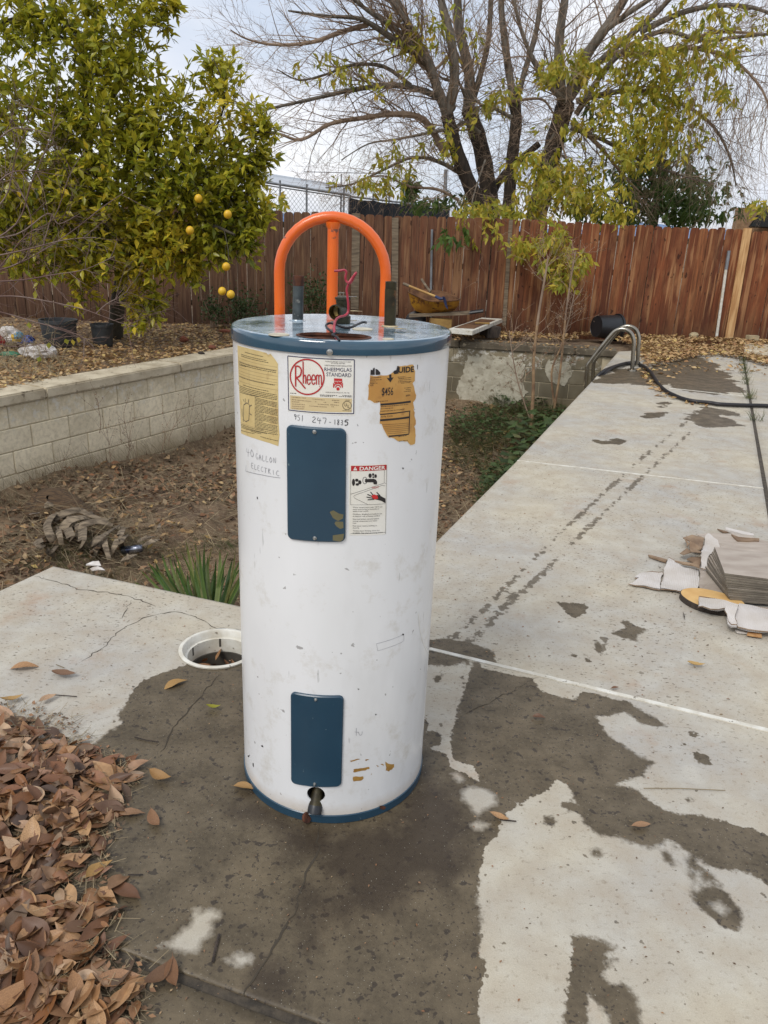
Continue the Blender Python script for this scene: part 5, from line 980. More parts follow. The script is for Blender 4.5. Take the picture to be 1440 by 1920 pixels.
def rough(l, n=3, a=4): 
    o_ = []
    for i, p in enumerate(l):
        q = l[(i+1) % len(l)]
        for j in range(n): o_.append((p[0]+(q[0]-p[0])*j/n+rj.uniform(-a, a), p[1]+(q[1]-p[1])*j/n+rj.uniform(-a, a)*.6))
    return o_
oncyl('glue_remnant', [kb(rough(l)) for l in ([(792, 675), (800, 658), (835, 655), (890, 645), (892, 658), (850, 670), (800, 682)], [(790, 708), (850, 703), (858, 718), (840, 730), (795, 735)], [(992, 615), (1010, 628), (1045, 628), (1038, 655), (1012, 675), (992, 668)], [(772, 608), (830, 594), (835, 600), (780, 614)], [(865, 598), (888, 600), (870, 610)], [(955, 628), (975, 630), (978, 640)], [(935, 636), (948, 640), (940, 648)], [(900, 686), (908, 690), (902, 696)])], 'gold', heater, .0006)
oncyl('dark_scuff', [kb(l) for l in ([(226, 518), (236, 512), (243, 526), (234, 524)], [(176, 625), (182, 622), (183, 650), (177, 640)], [(145, 580), (160, 572), (152, 588)], [(1165, 735), (1168, 740), (1200, 695), (1195, 692)], [(818, 165), (832, 170), (822, 174)], [(925, 322), (936, 322), (930, 332)], [(573, 75), (579, 76), (576, 80)])]+[kh(l) for l in ([(202, 985), (208, 986), (209, 1000), (203, 999)], [(1090, 806), (1104, 808), (1096, 818)], [(815, 537), (824, 552), (820, 552)], [(1184, 176), (1188, 176), (1187, 204), (1184, 204)], [(851, 650), (857, 651), (854, 656)])], 'ink', heater, .0006)
oncyl('scratch_outline', stroke(C2([(705, 1207), (755, 1190)]), .0006)+stroke(C2([(757, 1190), (757, 1201), (753, 1204), (708, 1220)]), .0006)+stroke(C2([(706, 1208), (708, 1220)]), .0006), 'pencil', heater, .0006)
oncyl('clear_label', [C2([(706, 1208), (755.5, 1191), (756, 1202), (708, 1220)])], 'enamel', heater, .0004)
oncyl('rust_spot', [kb(rough(l, 2, 3)) for l in ([(950, 882), (972, 880), (988, 892), (975, 905), (955, 900)],)], 'rust', heater, .0034)
oncyl('hole_mark', [C2([(754, 1188), (757, 1188), (757, 1191), (754, 1191)])], 'ink', heater, .0007)
oncyl('peeled_edge', stroke(smooth2(C2([(784, 1150), (787, 1180), (795, 1210), (803, 1225), (804.5, 1226)])), .0016), 'paperw', heater, .0012)
# --- drain spout
d0 = cD-nD*.03+Vector((0, 0, .003)); d3 = G(589.5, 1525, .036); dd = (d3-d0)
A1 = d0.lerp(d3, .45); 
mb = MB(); mb.tube([d0, d0.lerp(d3, .3), d0.lerp(d3, .62), d0.lerp(d3, .72)], [.0145, .0155, .0172, .0178], 20); dr = mb.build('drain_spout', 'oldpipe', heater, smooth=True)
Rz = dd.normalized().to_track_quat('Z', 'Y').to_matrix(); pb = d0.lerp(d3, .70); L_ = (d3-pb).length
mb = MB(); mb.lathe([(.0178, 0), (.0188, L_*.3), (.0188, L_), (.0165, L_+.001), (.016, L_-.010), (.0, L_-.010)], 24, pb, Rz); mb.build('hose_thread', 'blackpot', dr, smooth=True)
mb = MB(); mb.lathe([(.0045, 0), (.0062, 0), (.0062, .009), (.0045, .009)], 12, pb+dd.normalized()*(L_-.010), Rz)
for k in range(8): a = k*math.pi/4; mb.box(pb+dd.normalized()*(L_-.006)+Rz@Vector((.0105*math.cos(a), .0105*math.sin(a), 0)), (.009, .0018, .008), Rz@Matrix.Rotation(a, 3, 'Z'))
mb.build('drain_valve_core', 'plasticpot', dr)
mb = MB(); cb = G(575, 1533, .018); mb.lathe([(.001, -.004), (.013, -.004), (.0145, 0), (.013, .004), (.001, .004)], 18, cb, Matrix.Rotation(1.0, 3, 'Y')@Matrix.Rotation(.5, 3, 'X')); mb.build('drain_cap', 'rust', dr, smooth=True)

# ================================================================== hand truck behind the heater
ht = thing('hand_truck', (-.165, 2.16, 0), 'bright orange hand truck with looped tube handle standing right behind the white tank', 'hand truck')
XL, XR, YH = -.3075, -.0215, 2.16; xc = (XL+XR)/2; rad = (XR-XL)/2; zt = 1.4735-rad
path = [Vector((XL, YH, .12))]+[Vector((XL, YH, z)) for z in (.5, 1.0, 1.25)]+[Vector((xc-rad*math.cos(t*math.pi/18), YH, zt+rad*math.sin(t*math.pi/18))) for t in range(19)]+[Vector((XR, YH, z)) for z in (1.25, 1.0, .5, .12)]
mb = MB(); mb.tube(path, .0146, 16); mb.build('frame_loop', 'orange', ht, smooth=True)
mb = MB(); mb.tube([(xc, YH, .2), (xc, YH, 1.4735-.012)], .0150, 16); mb.build('centre_tube', 'orange', ht, smooth=True)
mb = MB(); mb.lathe([(.0152, 1.4735-.030), (.019, 1.4735-.022), (.0205, 1.4735-.012)], 16, (xc, YH, 0)); mb.build('weld_collar', 'orange', ht, smooth=True)
for z in (.22, .6, .95): mb = MB(); mb.box(((XL+XR)/2, YH-.001, z), (XR-XL-.02, .018, .04)); mb.build('crossbar', 'orange', ht)
mb = MB(); mb.tube([(XL-.03, YH+.07, .11), (XR+.03, YH+.07, .11)], .008, 8); mb.build('axle', 'steel', ht, smooth=True)
for xw in (XL-.005, XR+.005):
    mb = MB(); mb.lathe([(.05, -.018), (.085, -.024), (.105, -.018), (.109, 0), (.105, .018), (.085, .024), (.05, .018)], 24, (xw, YH+.07, .1095), Matrix.Rotation(math.pi/2, 3, 'Y')); wh = mb.build('wheel', 'rubber', ht, smooth=True)
    mb = MB(); mb.lathe([(.009, -.02), (.05, -.012), (.05, .012), (.009, .02)], 16, (xw, YH+.07, .1095), Matrix.Rotation(math.pi/2, 3, 'Y')); mb.build('rim', 'screw', wh, smooth=True)
    mb = MB(); mb.box((xw, YH+.035, .13), (.006, .08, .05)); mb.build('axle_bracket', 'orange', ht)
mb = MB(); mb.box((xc, YH+.02, .006), (.3, .07, .006)); mb.build('toe_plate', 'orange', ht)

# ================================================================== DECK FIXTURES
sk = thing('skimmer_ring', SK, 'round white plastic skimmer collar set in the slab with leaves down its hole', 'skimmer')
mb = MB(); mb.lathe([(SKR-.001, .001), (SKR, .0065), (SKR-.004, .0085), (SKR-.013, .0085), (SKR-.016, .005), (SKR-.022, -.020), (SKR-.030, -.021), (SKR-.031, -.075)], 72, SK); mb.build('collar', 'white', sk, smooth=True)
mb = MB(); mb.lathe([(SKR-.031, -.075), (SKR-.036, -.076), (SKR-.036, -.20), (0, -.20)], 40, SK); mb.build('well', 'grate', sk, smooth=True)
for k in range(6):
    a = .7+k*math.pi/3; mb = MB(); mb.box(SK+Vector(((SKR-.026)*math.cos(a), (SKR-.026)*math.sin(a), -.038)), (.010, .008, .034), Matrix.Rotation(a, 3, 'Z')); mb.build('lug', 'grate', sk)
# pool ladder
B1 = G(1185, 695); lad = thing('pool_ladder', B1, 'pair of stainless steel pool ladder handrails arching over the far edge of the empty pool', 'ladder')
NP = E2.normalized()
def spline(P, n=6):
    Q = []
    for i in range(len(P)-1):
        p0, p1, p2, p3 = P[max(0, i-1)], P[i], P[i+1], P[min(len(P)-1, i+2)]
        for j in range(n): t = j/n; Q.append(.5*((2*p1)+(p2-p0)*t+(2*p0-5*p1+4*p2-p3)*t*t+(3*p1-p0-3*p2+p3)*t**3))
    return Q+[P[-1]]
r1 = [PL(x, y, B1, NP) for x, y in ((1185, 697), (1187, 665), (1188.5, 642), (1185, 628), (1178, 620.5), (1167, 617), (1156, 619.5), (1147, 627), (1125, 654), (1108, 676), (1102.5, 684), (1100.5, 694), (1099, 730), (1098.5, 760))]
B2 = G(1194.5, 687)
for r_px in (r1, [p+(B2-B1)+Vector((0, 0, 0)) for p in r1]):
    mb = MB(); mb.tube(spline(r_px, 5), .024, 14); mb.build('handrail', 'steel', lad, smooth=True)
    p = r_px[0]; mb = MB(); mb.lathe([(.055, .001), (.052, .012), (.026, .02)], 20, (p.x, p.y, 0)); mb.build('escutcheon', 'steel', lad, smooth=True)
# hose
hp = [G(x, y, .024) for x, y in ((1126, 700), (1150, 688), (1175, 682), (1201, 684), (1219, 697), (1229, 712), (1238, 724), (1250, 734), (1264, 741), (1282, 748), (1303, 752.5), (1330, 755), (1351, 758), (1400, 760), (1440, 761), (1520, 768), (1700, 800))]
hp = [PL(1092, 748, hp[0], NP), PL(1104, 728, hp[0], NP)+Vector((0, 0, 0))]+hp
mb = MB(); mb.tube(spline(hp, 5), .019, 10); mb.build('hose', 'rubber', smooth=True, label='thick black hose curving across the deck from the pool ladder to the right', cat='hose', org=hp[4])
hp2 = [PL(1108, 735, hp[2], NP), PL(1122, 712, hp[2], NP), G(1140, 695, .03), G(1160, 684, .05), G(1183, 679, .03), G(1200, 681, .024)]
mb = MB(); mb.tube(spline(hp2, 5), .015, 8); mb.build('hose', 'rubber', smooth=True, label='thinner black hose loop hanging into the pool beneath the ladder rails', cat='hose', org=hp2[3])

# ================================================================== WHEELBARROW with shovel, board, blocks
cw = crop(740, 500, 6.545); Yw = 11.55
W_ = lambda x, y, Y=Yw: PY(*cw(x, y), Y)
wbr = thing('wheelbarrow', W_(480, 640), 'rusty yellow wheelbarrow tray with grey handles resting by the fence', 'wheelbarrow')
rimF = [W_(165, 310, 11.45), W_(300, 375, 11.35), W_(430, 420, 11.25), W_(620, 425, 11.2), W_(798, 405, 11.3)]
rimB = [W_(175, 290, 12.0), W_(300, 280, 12.0), W_(440, 292, 12.0), W_(620, 320, 12.0), W_(790, 400, 11.75)]
botF = [W_(262, 545, 11.5), W_(350, 570, 11.45), W_(450, 570, 11.4), W_(600, 560, 11.4), W_(730, 540, 11.45)]
botB = [p+Vector((0, .38, 0)) for p in botF]
midF = [a.lerp(b, .35)+(Vector((0, -.02, 0))) for a, b in zip(botF, rimF)]; midF[0] = W_(205, 470, 11.48); midF[-1] = W_(782, 480, 11.35)
midB = [a.lerp(b, .4) for a, b in zip(botB, rimB)]
def grid(rows, mat, name, parent, th=.008, r2=None):
    mb = MB(); n_ = len(rows[0]); vs = [p for r in rows for p in r]; mb.add(vs, [(i*n_+k, i*n_+k+1, (i+1)*n_+k+1, (i+1)*n_+k) for i in range(len(rows)-1) for k in range(n_-1)])
    o = mb.build(name, mat, parent, smooth=True); return o
D5 = lambda rows: [spline(r, 4) for r in rows]
grid(D5([rimF, midF, botF, botB, midB, rimB]), 'yellowtub', 'tray', wbr)
ins = [[p.lerp((rimF[2]+rimB[2])/2, .04)+Vector((0, 0, .004)) for p in r] for r in (rimF, midF, botF, botB, midB, rimB)]
grid(D5(ins), 'rusttub', 'tray_lining', wbr)
for e_ in (0, -1):
    q = [rimF[e_], midF[e_], botF[e_], botB[e_], midB[e_], rimB[e_]]; mb = MB(); mb.add(q, [(0, 1, 4, 5), (1, 2, 3, 4)]); mb.build('tray_end', 'yellowtub', wbr)
mb = MB(); mb.tube(spline(rimF, 4)+spline(rimB[::-1], 4)+[rimF[0]], .012, 6); mb.build('tray_rim', 'rusttub', wbr, smooth=True)
for a, b in ((W_(180, 600, 11.45), W_(920, 570, 11.3)), (W_(200, 590, 11.9), W_(930, 560, 11.8))):
    mb = MB(); d = (b-a).normalized(); mb.box((a+b)/2, ((b-a).length, .04, .045), d.to_track_quat('X', 'Z').to_matrix()); hh = mb.build('handle', 'greywood', wbr); mb = MB(); mb.tube([b-d*.02, b+d*.19+Vector((0, 0, .02))], .022, 8); mb.build('grip', 'blackpot', hh, smooth=True)
mb = MB(); c_ = W_(365, 630, 11.6); mb.lathe([(.05, -.04), (.13, -.045), (.165, -.02), (.165, .02), (.13, .045), (.05, .04)], 20, (c_.x-.12, 11.65, .17), Matrix.Rotation(math.pi/2, 3, 'X')); mb.build('wheel', 'rubber', wbr, smooth=True)
for x in (400, 430): mb = MB(); a = W_(x, 600, 11.5); mb.tube([a, Vector((a.x, 11.5, .02))], .014, 6); mb.build('leg', 'rusttub', wbr)
def blk(name, p, size, mat, label, cat, rz=0, rx=0, bev=.006, group=None):
    mb = MB(); mb.box((0, 0, 0), size, Euler((rx, 0, rz)).to_matrix()); me = mb.mesh(name); bm = bmesh.new(); bm.from_mesh(me); bmesh.ops.bevel(bm, geom=bm.edges[:], offset=bev, segments=2, affect='EDGES'); r = random.Random(int(p[0]*991))
    for v in bm.verts: v.co += Vector((r.uniform(-1, 1), r.uniform(-1, 1), r.uniform(-1, 1)))*bev*.5
    bm.to_mesh(me); bm.free(); o = link(me, name, mat); o.location = p; ORG[o.name] = Vector(p); return tag(o, label, cat, group)
p = W_(560, 690, 11.4); blk('timber_block', p, (.30, .2, .13), 'tanwood', 'tan timber block on the leaves just under the wheelbarrow handles', 'timber', .1)
sh = thing('shovel', W_(590, 400, 11.25), 'shovel with a pale wooden handle and blue blade lying across the wheelbarrow', 'shovel')
a, b = W_(180, 238, 11.6), W_(505, 368, 11.3); mb = MB(); mb.tube([a, b], .017, 10); mb.build('handle', 'handlewood', sh, smooth=True)
mb = MB(); mb.tube([W_(108, 208, 11.66), a], .02, 10); mb.build('grip', 'greywood', sh, smooth=True)
mb = MB(); mb.tube([b, W_(560, 395, 11.22), W_(595, 392, 11.2)], [.02, .022, .014], 8); mb.build('socket', 'bluepaint', sh, smooth=True)
q = [W_(x, y, Y) for x, y, Y in ((585, 365, 11.22), (615, 372, 11.16), (632, 420, 11.14), (640, 470, 11.13), (655, 525, 11.12), (625, 495, 11.14), (608, 450, 11.17), (596, 410, 11.2))]
mb = MB(); mb.add(q+[p_+Vector((.004, .02, 0)) for p_ in q], [tuple(range(8)), tuple(range(15, 7, -1))]+[(i, i+8, (i+1) % 8+8, (i+1) % 8) for i in range(8)]); mb.build('blade', 'bluepaint', sh)
mb = MB(); mb.tube([W_(330, 155, 11.8), W_(385, 240, 11.7), W_(440, 310, 11.6)], .018, 6); mb.build('digging_bar', 'greywood', smooth=True, label='dark grey bar sticking up out of the wheelbarrow behind the shovel', cat='bar', org=W_(440, 310, 11.6))
# white board on a block
bd = [G(*cw(x, y), .20) for x, y in ((655, 765), (1070, 625), (1325, 640), (955, 790))]
mb = MB(); mb.poly([p for p in bd], .055); o = mb.build('diving_board', 'white', label='short white board with dirty top propped up over the coping beside the heater', cat='board', org=bd[0])
din = [bd[0].lerp(bd[2], .1), bd[1].lerp(bd[3], .12), bd[2].lerp(bd[0], .14), bd[3].lerp(bd[1], .14)]; mb = MB(); mb.poly([p+Vector((0, 0, .004)) for p in din], .003); x_ = mb.build('dirty_top', 'rusttub', o)
p = G(*cw(1130, 800), .07); blk('timber_block', p+Vector((.05, .1, 0)), (.22, .35, .16), 'darkbark', 'dark wooden block holding up the white board above the leaves', 'timber', .3)
p = G(*cw(1075, 693), .215); blk('wood_scrap', p, (.22, .05, .02), 'tanwood', 'brown stick of wood lying on top of the white board', 'wood scrap', .05)
# black tub on its side by the fence
bk = thing('plastic_pot', G(1146, 612, .0), 'large black plastic pot lying on its side against the fence', 'pot'); c0 = PY(1131, 592, 11.9); c1 = PY(1163, 593.5, 12.1); ax = Vector((.34, .12, -.02)); R_ = ax.to_track_quat('Z', 'Y').to_matrix(); cz0 = G(1119, 612); base = Vector((PY(1121, 600, 11.9).x, 11.95, .19))
mb = MB(); mb.lathe([(0, .004), (.155, .004), (.158, 0), (.192, .36), (.200, .362), (.200, .385), (.188, .385), (.184, .36), (.15, .02), (0, .02)], 28, base, R_); mb.build('body', 'blackpot', bk, smooth=True)
mb = MB(); mb.lathe([(.201, .352), (.208, .356), (.208, .384), (.200, .388)], 28, base, R_); mb.build('rim', 'blackpot', bk, smooth=True)
def stone(p, s_, mat, label, cat='stone', seed=1):
    bm = bmesh.new(); bmesh.ops.create_icosphere(bm, subdivisions=2, radius=1); r = random.Random(seed); o3 = [Vector((r.gauss(0, 1), r.gauss(0, 1), r.gauss(0, 1))).normalized() for _ in range(7)]
    for v in bm.verts:
        k = min(1, *[.72/max(.3, v.co.dot(q)) if v.co.dot(q) > .3 else 1 for q in o3]); v.co = Vector((v.co.x*s_[0], v.co.y*s_[1], v.co.z*s_[2]))*k
    me = bpy.data.meshes.new('stone'); bm.to_mesh(me); bm.free(); o = link(me, 'stone', mat); o.location = Vector(p)+Vector((0, 0, s_[2]*.6)); return tag(o, label, cat)
blk('brick', G(1410, 636, .07), (.17, .1, .12), 'stone', 'pale tan block standing on the leaves by the fence at right', 'block', .1)
stone(G(1300, 636), (.09, .07, .07), 'stone', 'rough pale rock at the foot of the fence right of the ladder', seed=3)
stone(G(1367, 636), (.08, .06, .06), 'block2', 'grey round stone at the foot of the pale replacement board', seed=4)
stone(G(377, 664), (.045, .035, .022), 'darkbark', 'dark flat brick chip on the left coping', seed=5)
stone(G(398, 654.5), (.05, .035, .035), 'brick', 'orange-red brick lump on the left coping beside the heater', seed=6)
stone(G(345, 640), (.07, .05, .045), 'brick', 'red brick lump among the leaves behind the left coping', seed=7)
stone(G(420, 623), (.1, .05, .03), 'brick', 'thin red brick among the leaves near the heater lid', seed=9)

# ================================================================== LEFT PLANTER: pots and rubbish
def pot(px, py, wpx, hpx, mat, label, nm='plastic_pot'):
    p = G(px, py, -.05); d = p.length; k = F/(p.y*math.cos(TH)+(H)*math.sin(TH)); r1_ = wpx/2/k; h_ = hpx/k
    t = thing(nm, p, label, 'pot'); mb = MB(); mb.lathe([(0, .002), (r1_*.80, .002), (r1_*.84, .012), (r1_*.97, h_*.9), (r1_*.90, h_*.9), (r1_*.86, h_*.72)], 32, p); mb.build('body', mat, t, smooth=True)
    mb = MB(); mb.lathe([(r1_*.975, h_*.88), (r1_*1.03, h_*.89), (r1_*1.04, h_), (r1_*.95, h_*1.0), (r1_*.92, h_*.9)], 32, p); mb.build('rim', mat, t, smooth=True)
    mb = MB(); mb.lathe([(r1_*.87, h_*.78), (r1_*.5, h_*.83), (0, h_*.80)], 24, p); mb.build('potting_soil', 'soil', t, smooth=True); return t
pot(194, 648, 41, 40, 'plasticpot', 'small dark grey plastic nursery pot among the leaves under the citrus tree')
pot(114, 652, 66, 52, 'plasticpot', 'wide dark grey tub left of the small nursery pot')
def crumple(p, s_, mat, name, label, seed, cat='bag', org=True):
    bm = bmesh.new(); bmesh.ops.create_icosphere(bm, subdivisions=3, radius=1); r = np.random.RandomState(seed); V = np.array([v.co[:] for v in bm.verts]); f = fbm(V[:, :2]*1.7+V[:, 2:]*1.1+5, 1.3, seed)*.6
    for v, k in zip(bm.verts, f): v.co = Vector((v.co.x*s_[0], v.co.y*s_[1], max(v.co.z, -.4)*s_[2]))*(1+k)
    me = bpy.data.meshes.new(name); bm.to_mesh(me); bm.free(); o = link(me, name, mat); o.location = Vector(p)+Vector((0, 0, s_[2]*.35)); return tag(o, label, cat)
crumple(G(22, 640), (.16, .12, .11), 'bagw', 'plastic_bag', 'crumpled white plastic bag at the left edge of the planter', 1)
crumple(G(75, 668), (.20, .10, .09), 'bagw', 'plastic_bag', 'torn white plastic bag beside dry weeds near the left coping', 2)
crumple(G(50, 645), (.10, .07, .09), 'bagb', 'plastic_wrapper', 'bright blue plastic bag on the rubbish at far left', 3)
crumple(G(31, 640, .06), (.05, .04, .07), 'bagy', 'plastic_wrapper', 'yellow wrapper between the white bag and the blue one', 4)
crumple(G(36, 634, .10), (.05, .04, .05), 'bagt', 'plastic_wrapper', 'small teal wrapper on top of the rubbish', 5)
crumple(G(2, 645), (.05, .05, .07), 'bagr', 'plastic_wrapper', 'red wrapper at the very left edge of the planter', 6)
crumple(G(18, 667), (.10, .06, .035), 'bagg', 'plastic_wrapper', 'flat green wrapper below the white bags', 7)

# ================================================================== CARDBOARD, TILES AND WOOD SLICE
ck = crop(1180, 980, 5.538); K3 = lambda l, z: [G(*ck(x, y), z) for x, y in l]
def sheet(name, l, z, th, mat, label, cat, seed=1, lift=0.0, parent=None, amp=.004):
    P = K3(l, z); r = random.Random(seed); Q = []
    for i, p in enumerate(P):
        q = P[(i+1) % len(P)]; n_ = max(1, int((q-p).length/.04))
        for j in range(n_): t = p.lerp(q, j/n_); Q.append(t+Vector((r.uniform(-amp, amp), r.uniform(-amp, amp), r.uniform(0, amp)+lift*abs(math.sin(t.x*31+t.y*17)))))
    mb = MB(); mb.poly(Q, th); return mb.build(name, mat, parent, label=label, cat=cat, org=None if parent else P[0])
bx = thing('flattened_tile_box', G(*ck(700, 700)), 'torn flattened white corrugated cardboard box spread under the stack of tiles', 'cardboard')
def corr(l, z, name, seed, lift=.002, fold=None, uvdir=None):
    """a corrugated flap: outline on a gently waved plane with fine ribs"""
    P = K3(l, z); r = random.Random(seed); bm = bmesh.new(); Q = []
    for i, p in enumerate(P):
        q = P[(i+1) % len(P)]; n_ = max(1, int((q-p).length/.025))
        for j in range(n_): Q.append(p.lerp(q, j/n_)+Vector((r.uniform(-.0045, .0045), r.uniform(-.0045, .0045), 0)))
    vv = [bm.verts.new(q) for q in Q]
    for t in tessellate_polygon([Q]):
        try: bm.faces.new([vv[i] for i in t])
        except ValueError: pass
    d = (uvdir or E1).normalized(); s0 = min(v.co.dot(d) for v in bm.verts); s1 = max(v.co.dot(d) for v in bm.verts); st = .0038; k = 1
    while s0+k*st < s1: bmesh.ops.bisect_plane(bm, geom=bm.verts[:]+bm.edges[:]+bm.faces[:], plane_co=d*(s0+k*st), plane_no=d); k += 1
    for v in bm.verts:
        q = round((v.co.dot(d)-s0)/st); v.co.z += (.0013 if q % 2 else 0)+lift*(1+math.sin(v.co.x*19+v.co.y*13+seed))
    bm.verts.index_update(); bmesh.ops.recalc_face_normals(bm, faces=bm.faces[:]); mb = MB(); V_ = [v.co.copy() for v in bm.verts]; F_ = [tuple(v.index for v in f.verts) if f.normal.z > 0 else tuple(reversed([v.index for v in f.verts])) for f in bm.faces]; bm.free()
    mb.add(V_, F_); n_ = len(Q); mb.add([Vector(v)-Vector((0, 0, .0045)) for v in V_], [tuple(reversed(f)) for f in F_]); o = mb.build(name, 'card', bx)
    mb = MB(); e_ = [q+Vector((0, 0, lift)) for q in Q]; mb.add(e_+[q-Vector((0, 0, .0045)) for q in e_], [(i, i+n_, (i+1) % n_+n_, (i+1) % n_) for i in range(n_)]); mb.build('torn_edge', 'kraft', o); return o
corr([(0, 645), (60, 612), (95, 590), (60, 575), (110, 525), (240, 515), (350, 515), (330, 600), (312, 705), (150, 670)], .008, 'box_flap', 1, .004)
corr([(352, 515), (408, 370), (450, 395), (540, 460), (560, 480), (720, 500), (715, 600), (708, 780), (600, 745), (480, 715), (316, 700)], .010, 'box_flap', 2, .006)
corr([(745, 330), (785, 160), (810, 135), (905, 205), (950, 280), (935, 300), (860, 320), (820, 360), (800, 440), (805, 500), (735, 490)], .022, 'box_flap', 3, .008)
corr([(722, 770), (900, 800), (1130, 870), (1060, 900), (990, 905), (920, 915), (830, 905), (760, 880), (708, 890)], .040, 'box_flap', 4, .007)
corr([(1135, 865), (1300, 880), (1470, 905), (1600, 930), (1600, 1130), (1450, 1140), (1360, 1140), (1250, 1125), (1130, 1095), (1090, 1050), (1085, 1000), (1095, 960)], .028, 'box_flap', 5, .006)
corr([(990, 910), (1090, 910), (1130, 900), (1110, 960), (1095, 1010), (1115, 1085), (1060, 1080), (1015, 1045), (1000, 970)], .034, 'box_flap', 6, .012, uvdir=(E1+E2*.3))
sheet('box_bottom', [(735, 495), (820, 505), (900, 640), (1030, 820), (900, 800), (722, 768)], .018, .006, 'tile', None, None, parent=bx)
sheet('box_bottom', [(700, 125), (830, 110), (1070, 115), (1250, 140), (1600, 250), (1600, 600), (1440, 580), (1200, 540), (980, 420), (940, 270), (780, 160)], .012, .005, 'tile', None, None, parent=bx)
sheet('torn_flap', [(552, 180), (640, 150), (780, 165), (745, 300), (690, 260), (640, 215)], .030, .005, 'kraft', None, None, 5, .01, bx)
sheet('torn_flap', [(590, 390), (640, 370), (735, 365), (730, 440), (650, 415)], .014, .005, 'kraft', None, None, 6, .008, bx)
for k, l in enumerate(([(520, 325), (600, 310), (640, 340), (560, 358)], [(560, 195), (620, 250), (600, 275)], [(620, 230), (700, 260), (738, 305), (680, 300), (630, 262)], [(625, 290), (735, 330), (735, 350), (640, 330)], [(640, 440), (700, 425), (725, 480), (690, 470)])): sheet('torn_scrap', l, .022+.004*k, .003, 'kraft', None, None, 10+k, .018, bx, .006)
sheet('cardboard_strip', [(200, 330), (225, 335), (330, 372), (400, 385), (385, 400), (310, 390), (200, 345)], .012, .008, 'kraft', 'rolled strip of brown cardboard above the left cardboard flap', 'cardboard', 4)
sheet('cardboard_strip', [(470, 400), (560, 415), (690, 430), (700, 450), (560, 432)], .022, .006, 'kraft', 'thin brown cardboard strip leading into the torn box', 'cardboard', 5)
sheet('cardboard_strip', [(1000, 50), (1280, 115), (1290, 135), (1180, 120), (995, 75)], .016, .012, 'card', 'long narrow white cardboard strip behind the tiles', 'cardboard', 6)
sheet('cardboard_strip', [(1060, 120), (1130, 185), (1350, 190), (1355, 170), (1200, 160), (1140, 150)], .02, .014, 'kraft', 'folded brown cardboard piece just below the long white strip', 'cardboard', 7)
sheet('cardboard_strip', [(920, 65), (1010, 90), (1020, 100), (980, 102)], .010, .006, 'kraft', 'small brown cardboard sliver left of the long white strip', 'cardboard', 8)
sheet('cardboard_strip', [(1100, 1110), (1250, 1130), (1240, 1150), (1110, 1135)], .008, .005, 'card', 'flat cardboard sliver in front of the wide front flap', 'cardboard', 9)
sheet('cardboard_strip', [(1230, 1135), (1380, 1160), (1370, 1185), (1220, 1165)], .012, .006, 'newwood', 'orange-brown scrap under the front corner of the box', 'cardboard', 10)
# tile stack: left corner near (1330..1370,1130), edges fanned out
def tile_at(px_c, z, rz, L1=.62, L2=.31, th=.0085, label=None, tilt=0):
    c_ = G(*ck(*px_c), z)
# front-left corner of every tile; edge directions follow the photographed stack
ts = thing('tile_stack', G(*ck(1050, 790)), 'fanned stack of taupe floor tiles with dark edges lying on the torn box at right', 'tiles')
rk = random.Random(5); n_t = 12; fl_ = G(*ck(1045, 800), .03); 
dirR = (G(*ck(1440, 850), .03)-fl_).normalized()
for i in range(n_t):
    z = .026+i*.0106; u = i/(n_t-1); c_ = Vector((1.485-.040*u+rk.uniform(-.002, .002), 2.961+.019*u+rk.uniform(-.002, .002), 0)); a = math.radians(-3-11*u**1.6+rk.uniform(-.8, .8))
    d1 = Vector((math.cos(a), math.sin(a), 0)); d2_ = Vector((-d1.y, d1.x, 0)); P = [c_, c_+d1*.305, c_+d1*.305+d2_*.305, c_+d2_*.305]; mb = MB(); P = [Vector((p.x, p.y, z)) for p in P]
    mb.add([p-Vector((0, 0, .0085)) for p in P]+P, [(3, 2, 1, 0), (0, 1, 5, 4), (1, 2, 6, 5), (2, 3, 7, 6), (3, 0, 4, 7), (4, 5, 6, 7)])
    mb.cm = 0; mb.mi = [1, 1, 1, 1, 1, 0]; mb.build('tile', None, ts, mats=['tile', 'tileedge'])
ws = thing('wood_slice', G(*ck(800, 930)), 'round cut log slice with pale yellow face and bark rim under the cardboard flap', 'wood slice')
pa, pb_ = G(*ck(600, 870), .02), G(*ck(1110, 1010), .02); cc = G(*ck(850, 905), .0); cc = cc+Vector((.02, .05, 0)); rr = .098
mb = MB(); r = random.Random(2); n_ = 48; rad_ = [rr*(1+.02*math.sin(k*.4)+r.uniform(-.008, .008)) for k in range(n_)]
ang = [2*math.pi*k/n_ for k in range(n_)]; sxx = 1.35
ring_ = lambda z, s: [cc+Matrix.Rotation(-.5, 3, 'Z')@Vector((rad_[k]*sxx*s*math.cos(ang[k]), rad_[k]*s*math.sin(ang[k]), z)) for k in range(n_)]
mb.add(ring_(.001, 1)+ring_(.024, 1.0)+ring_(.026, .97), [(i*n_+k, i*n_+(k+1) % n_, (i+1)*n_+(k+1) % n_, (i+1)*n_+k) for i in range(2) for k in range(n_)]); mb.build('bark_rim', 'darkbark', ws)
mb = MB(); mb.add(ring_(.0262, .972), [tuple(range(n_))]); mb.build('cut_face', 'slice', ws)

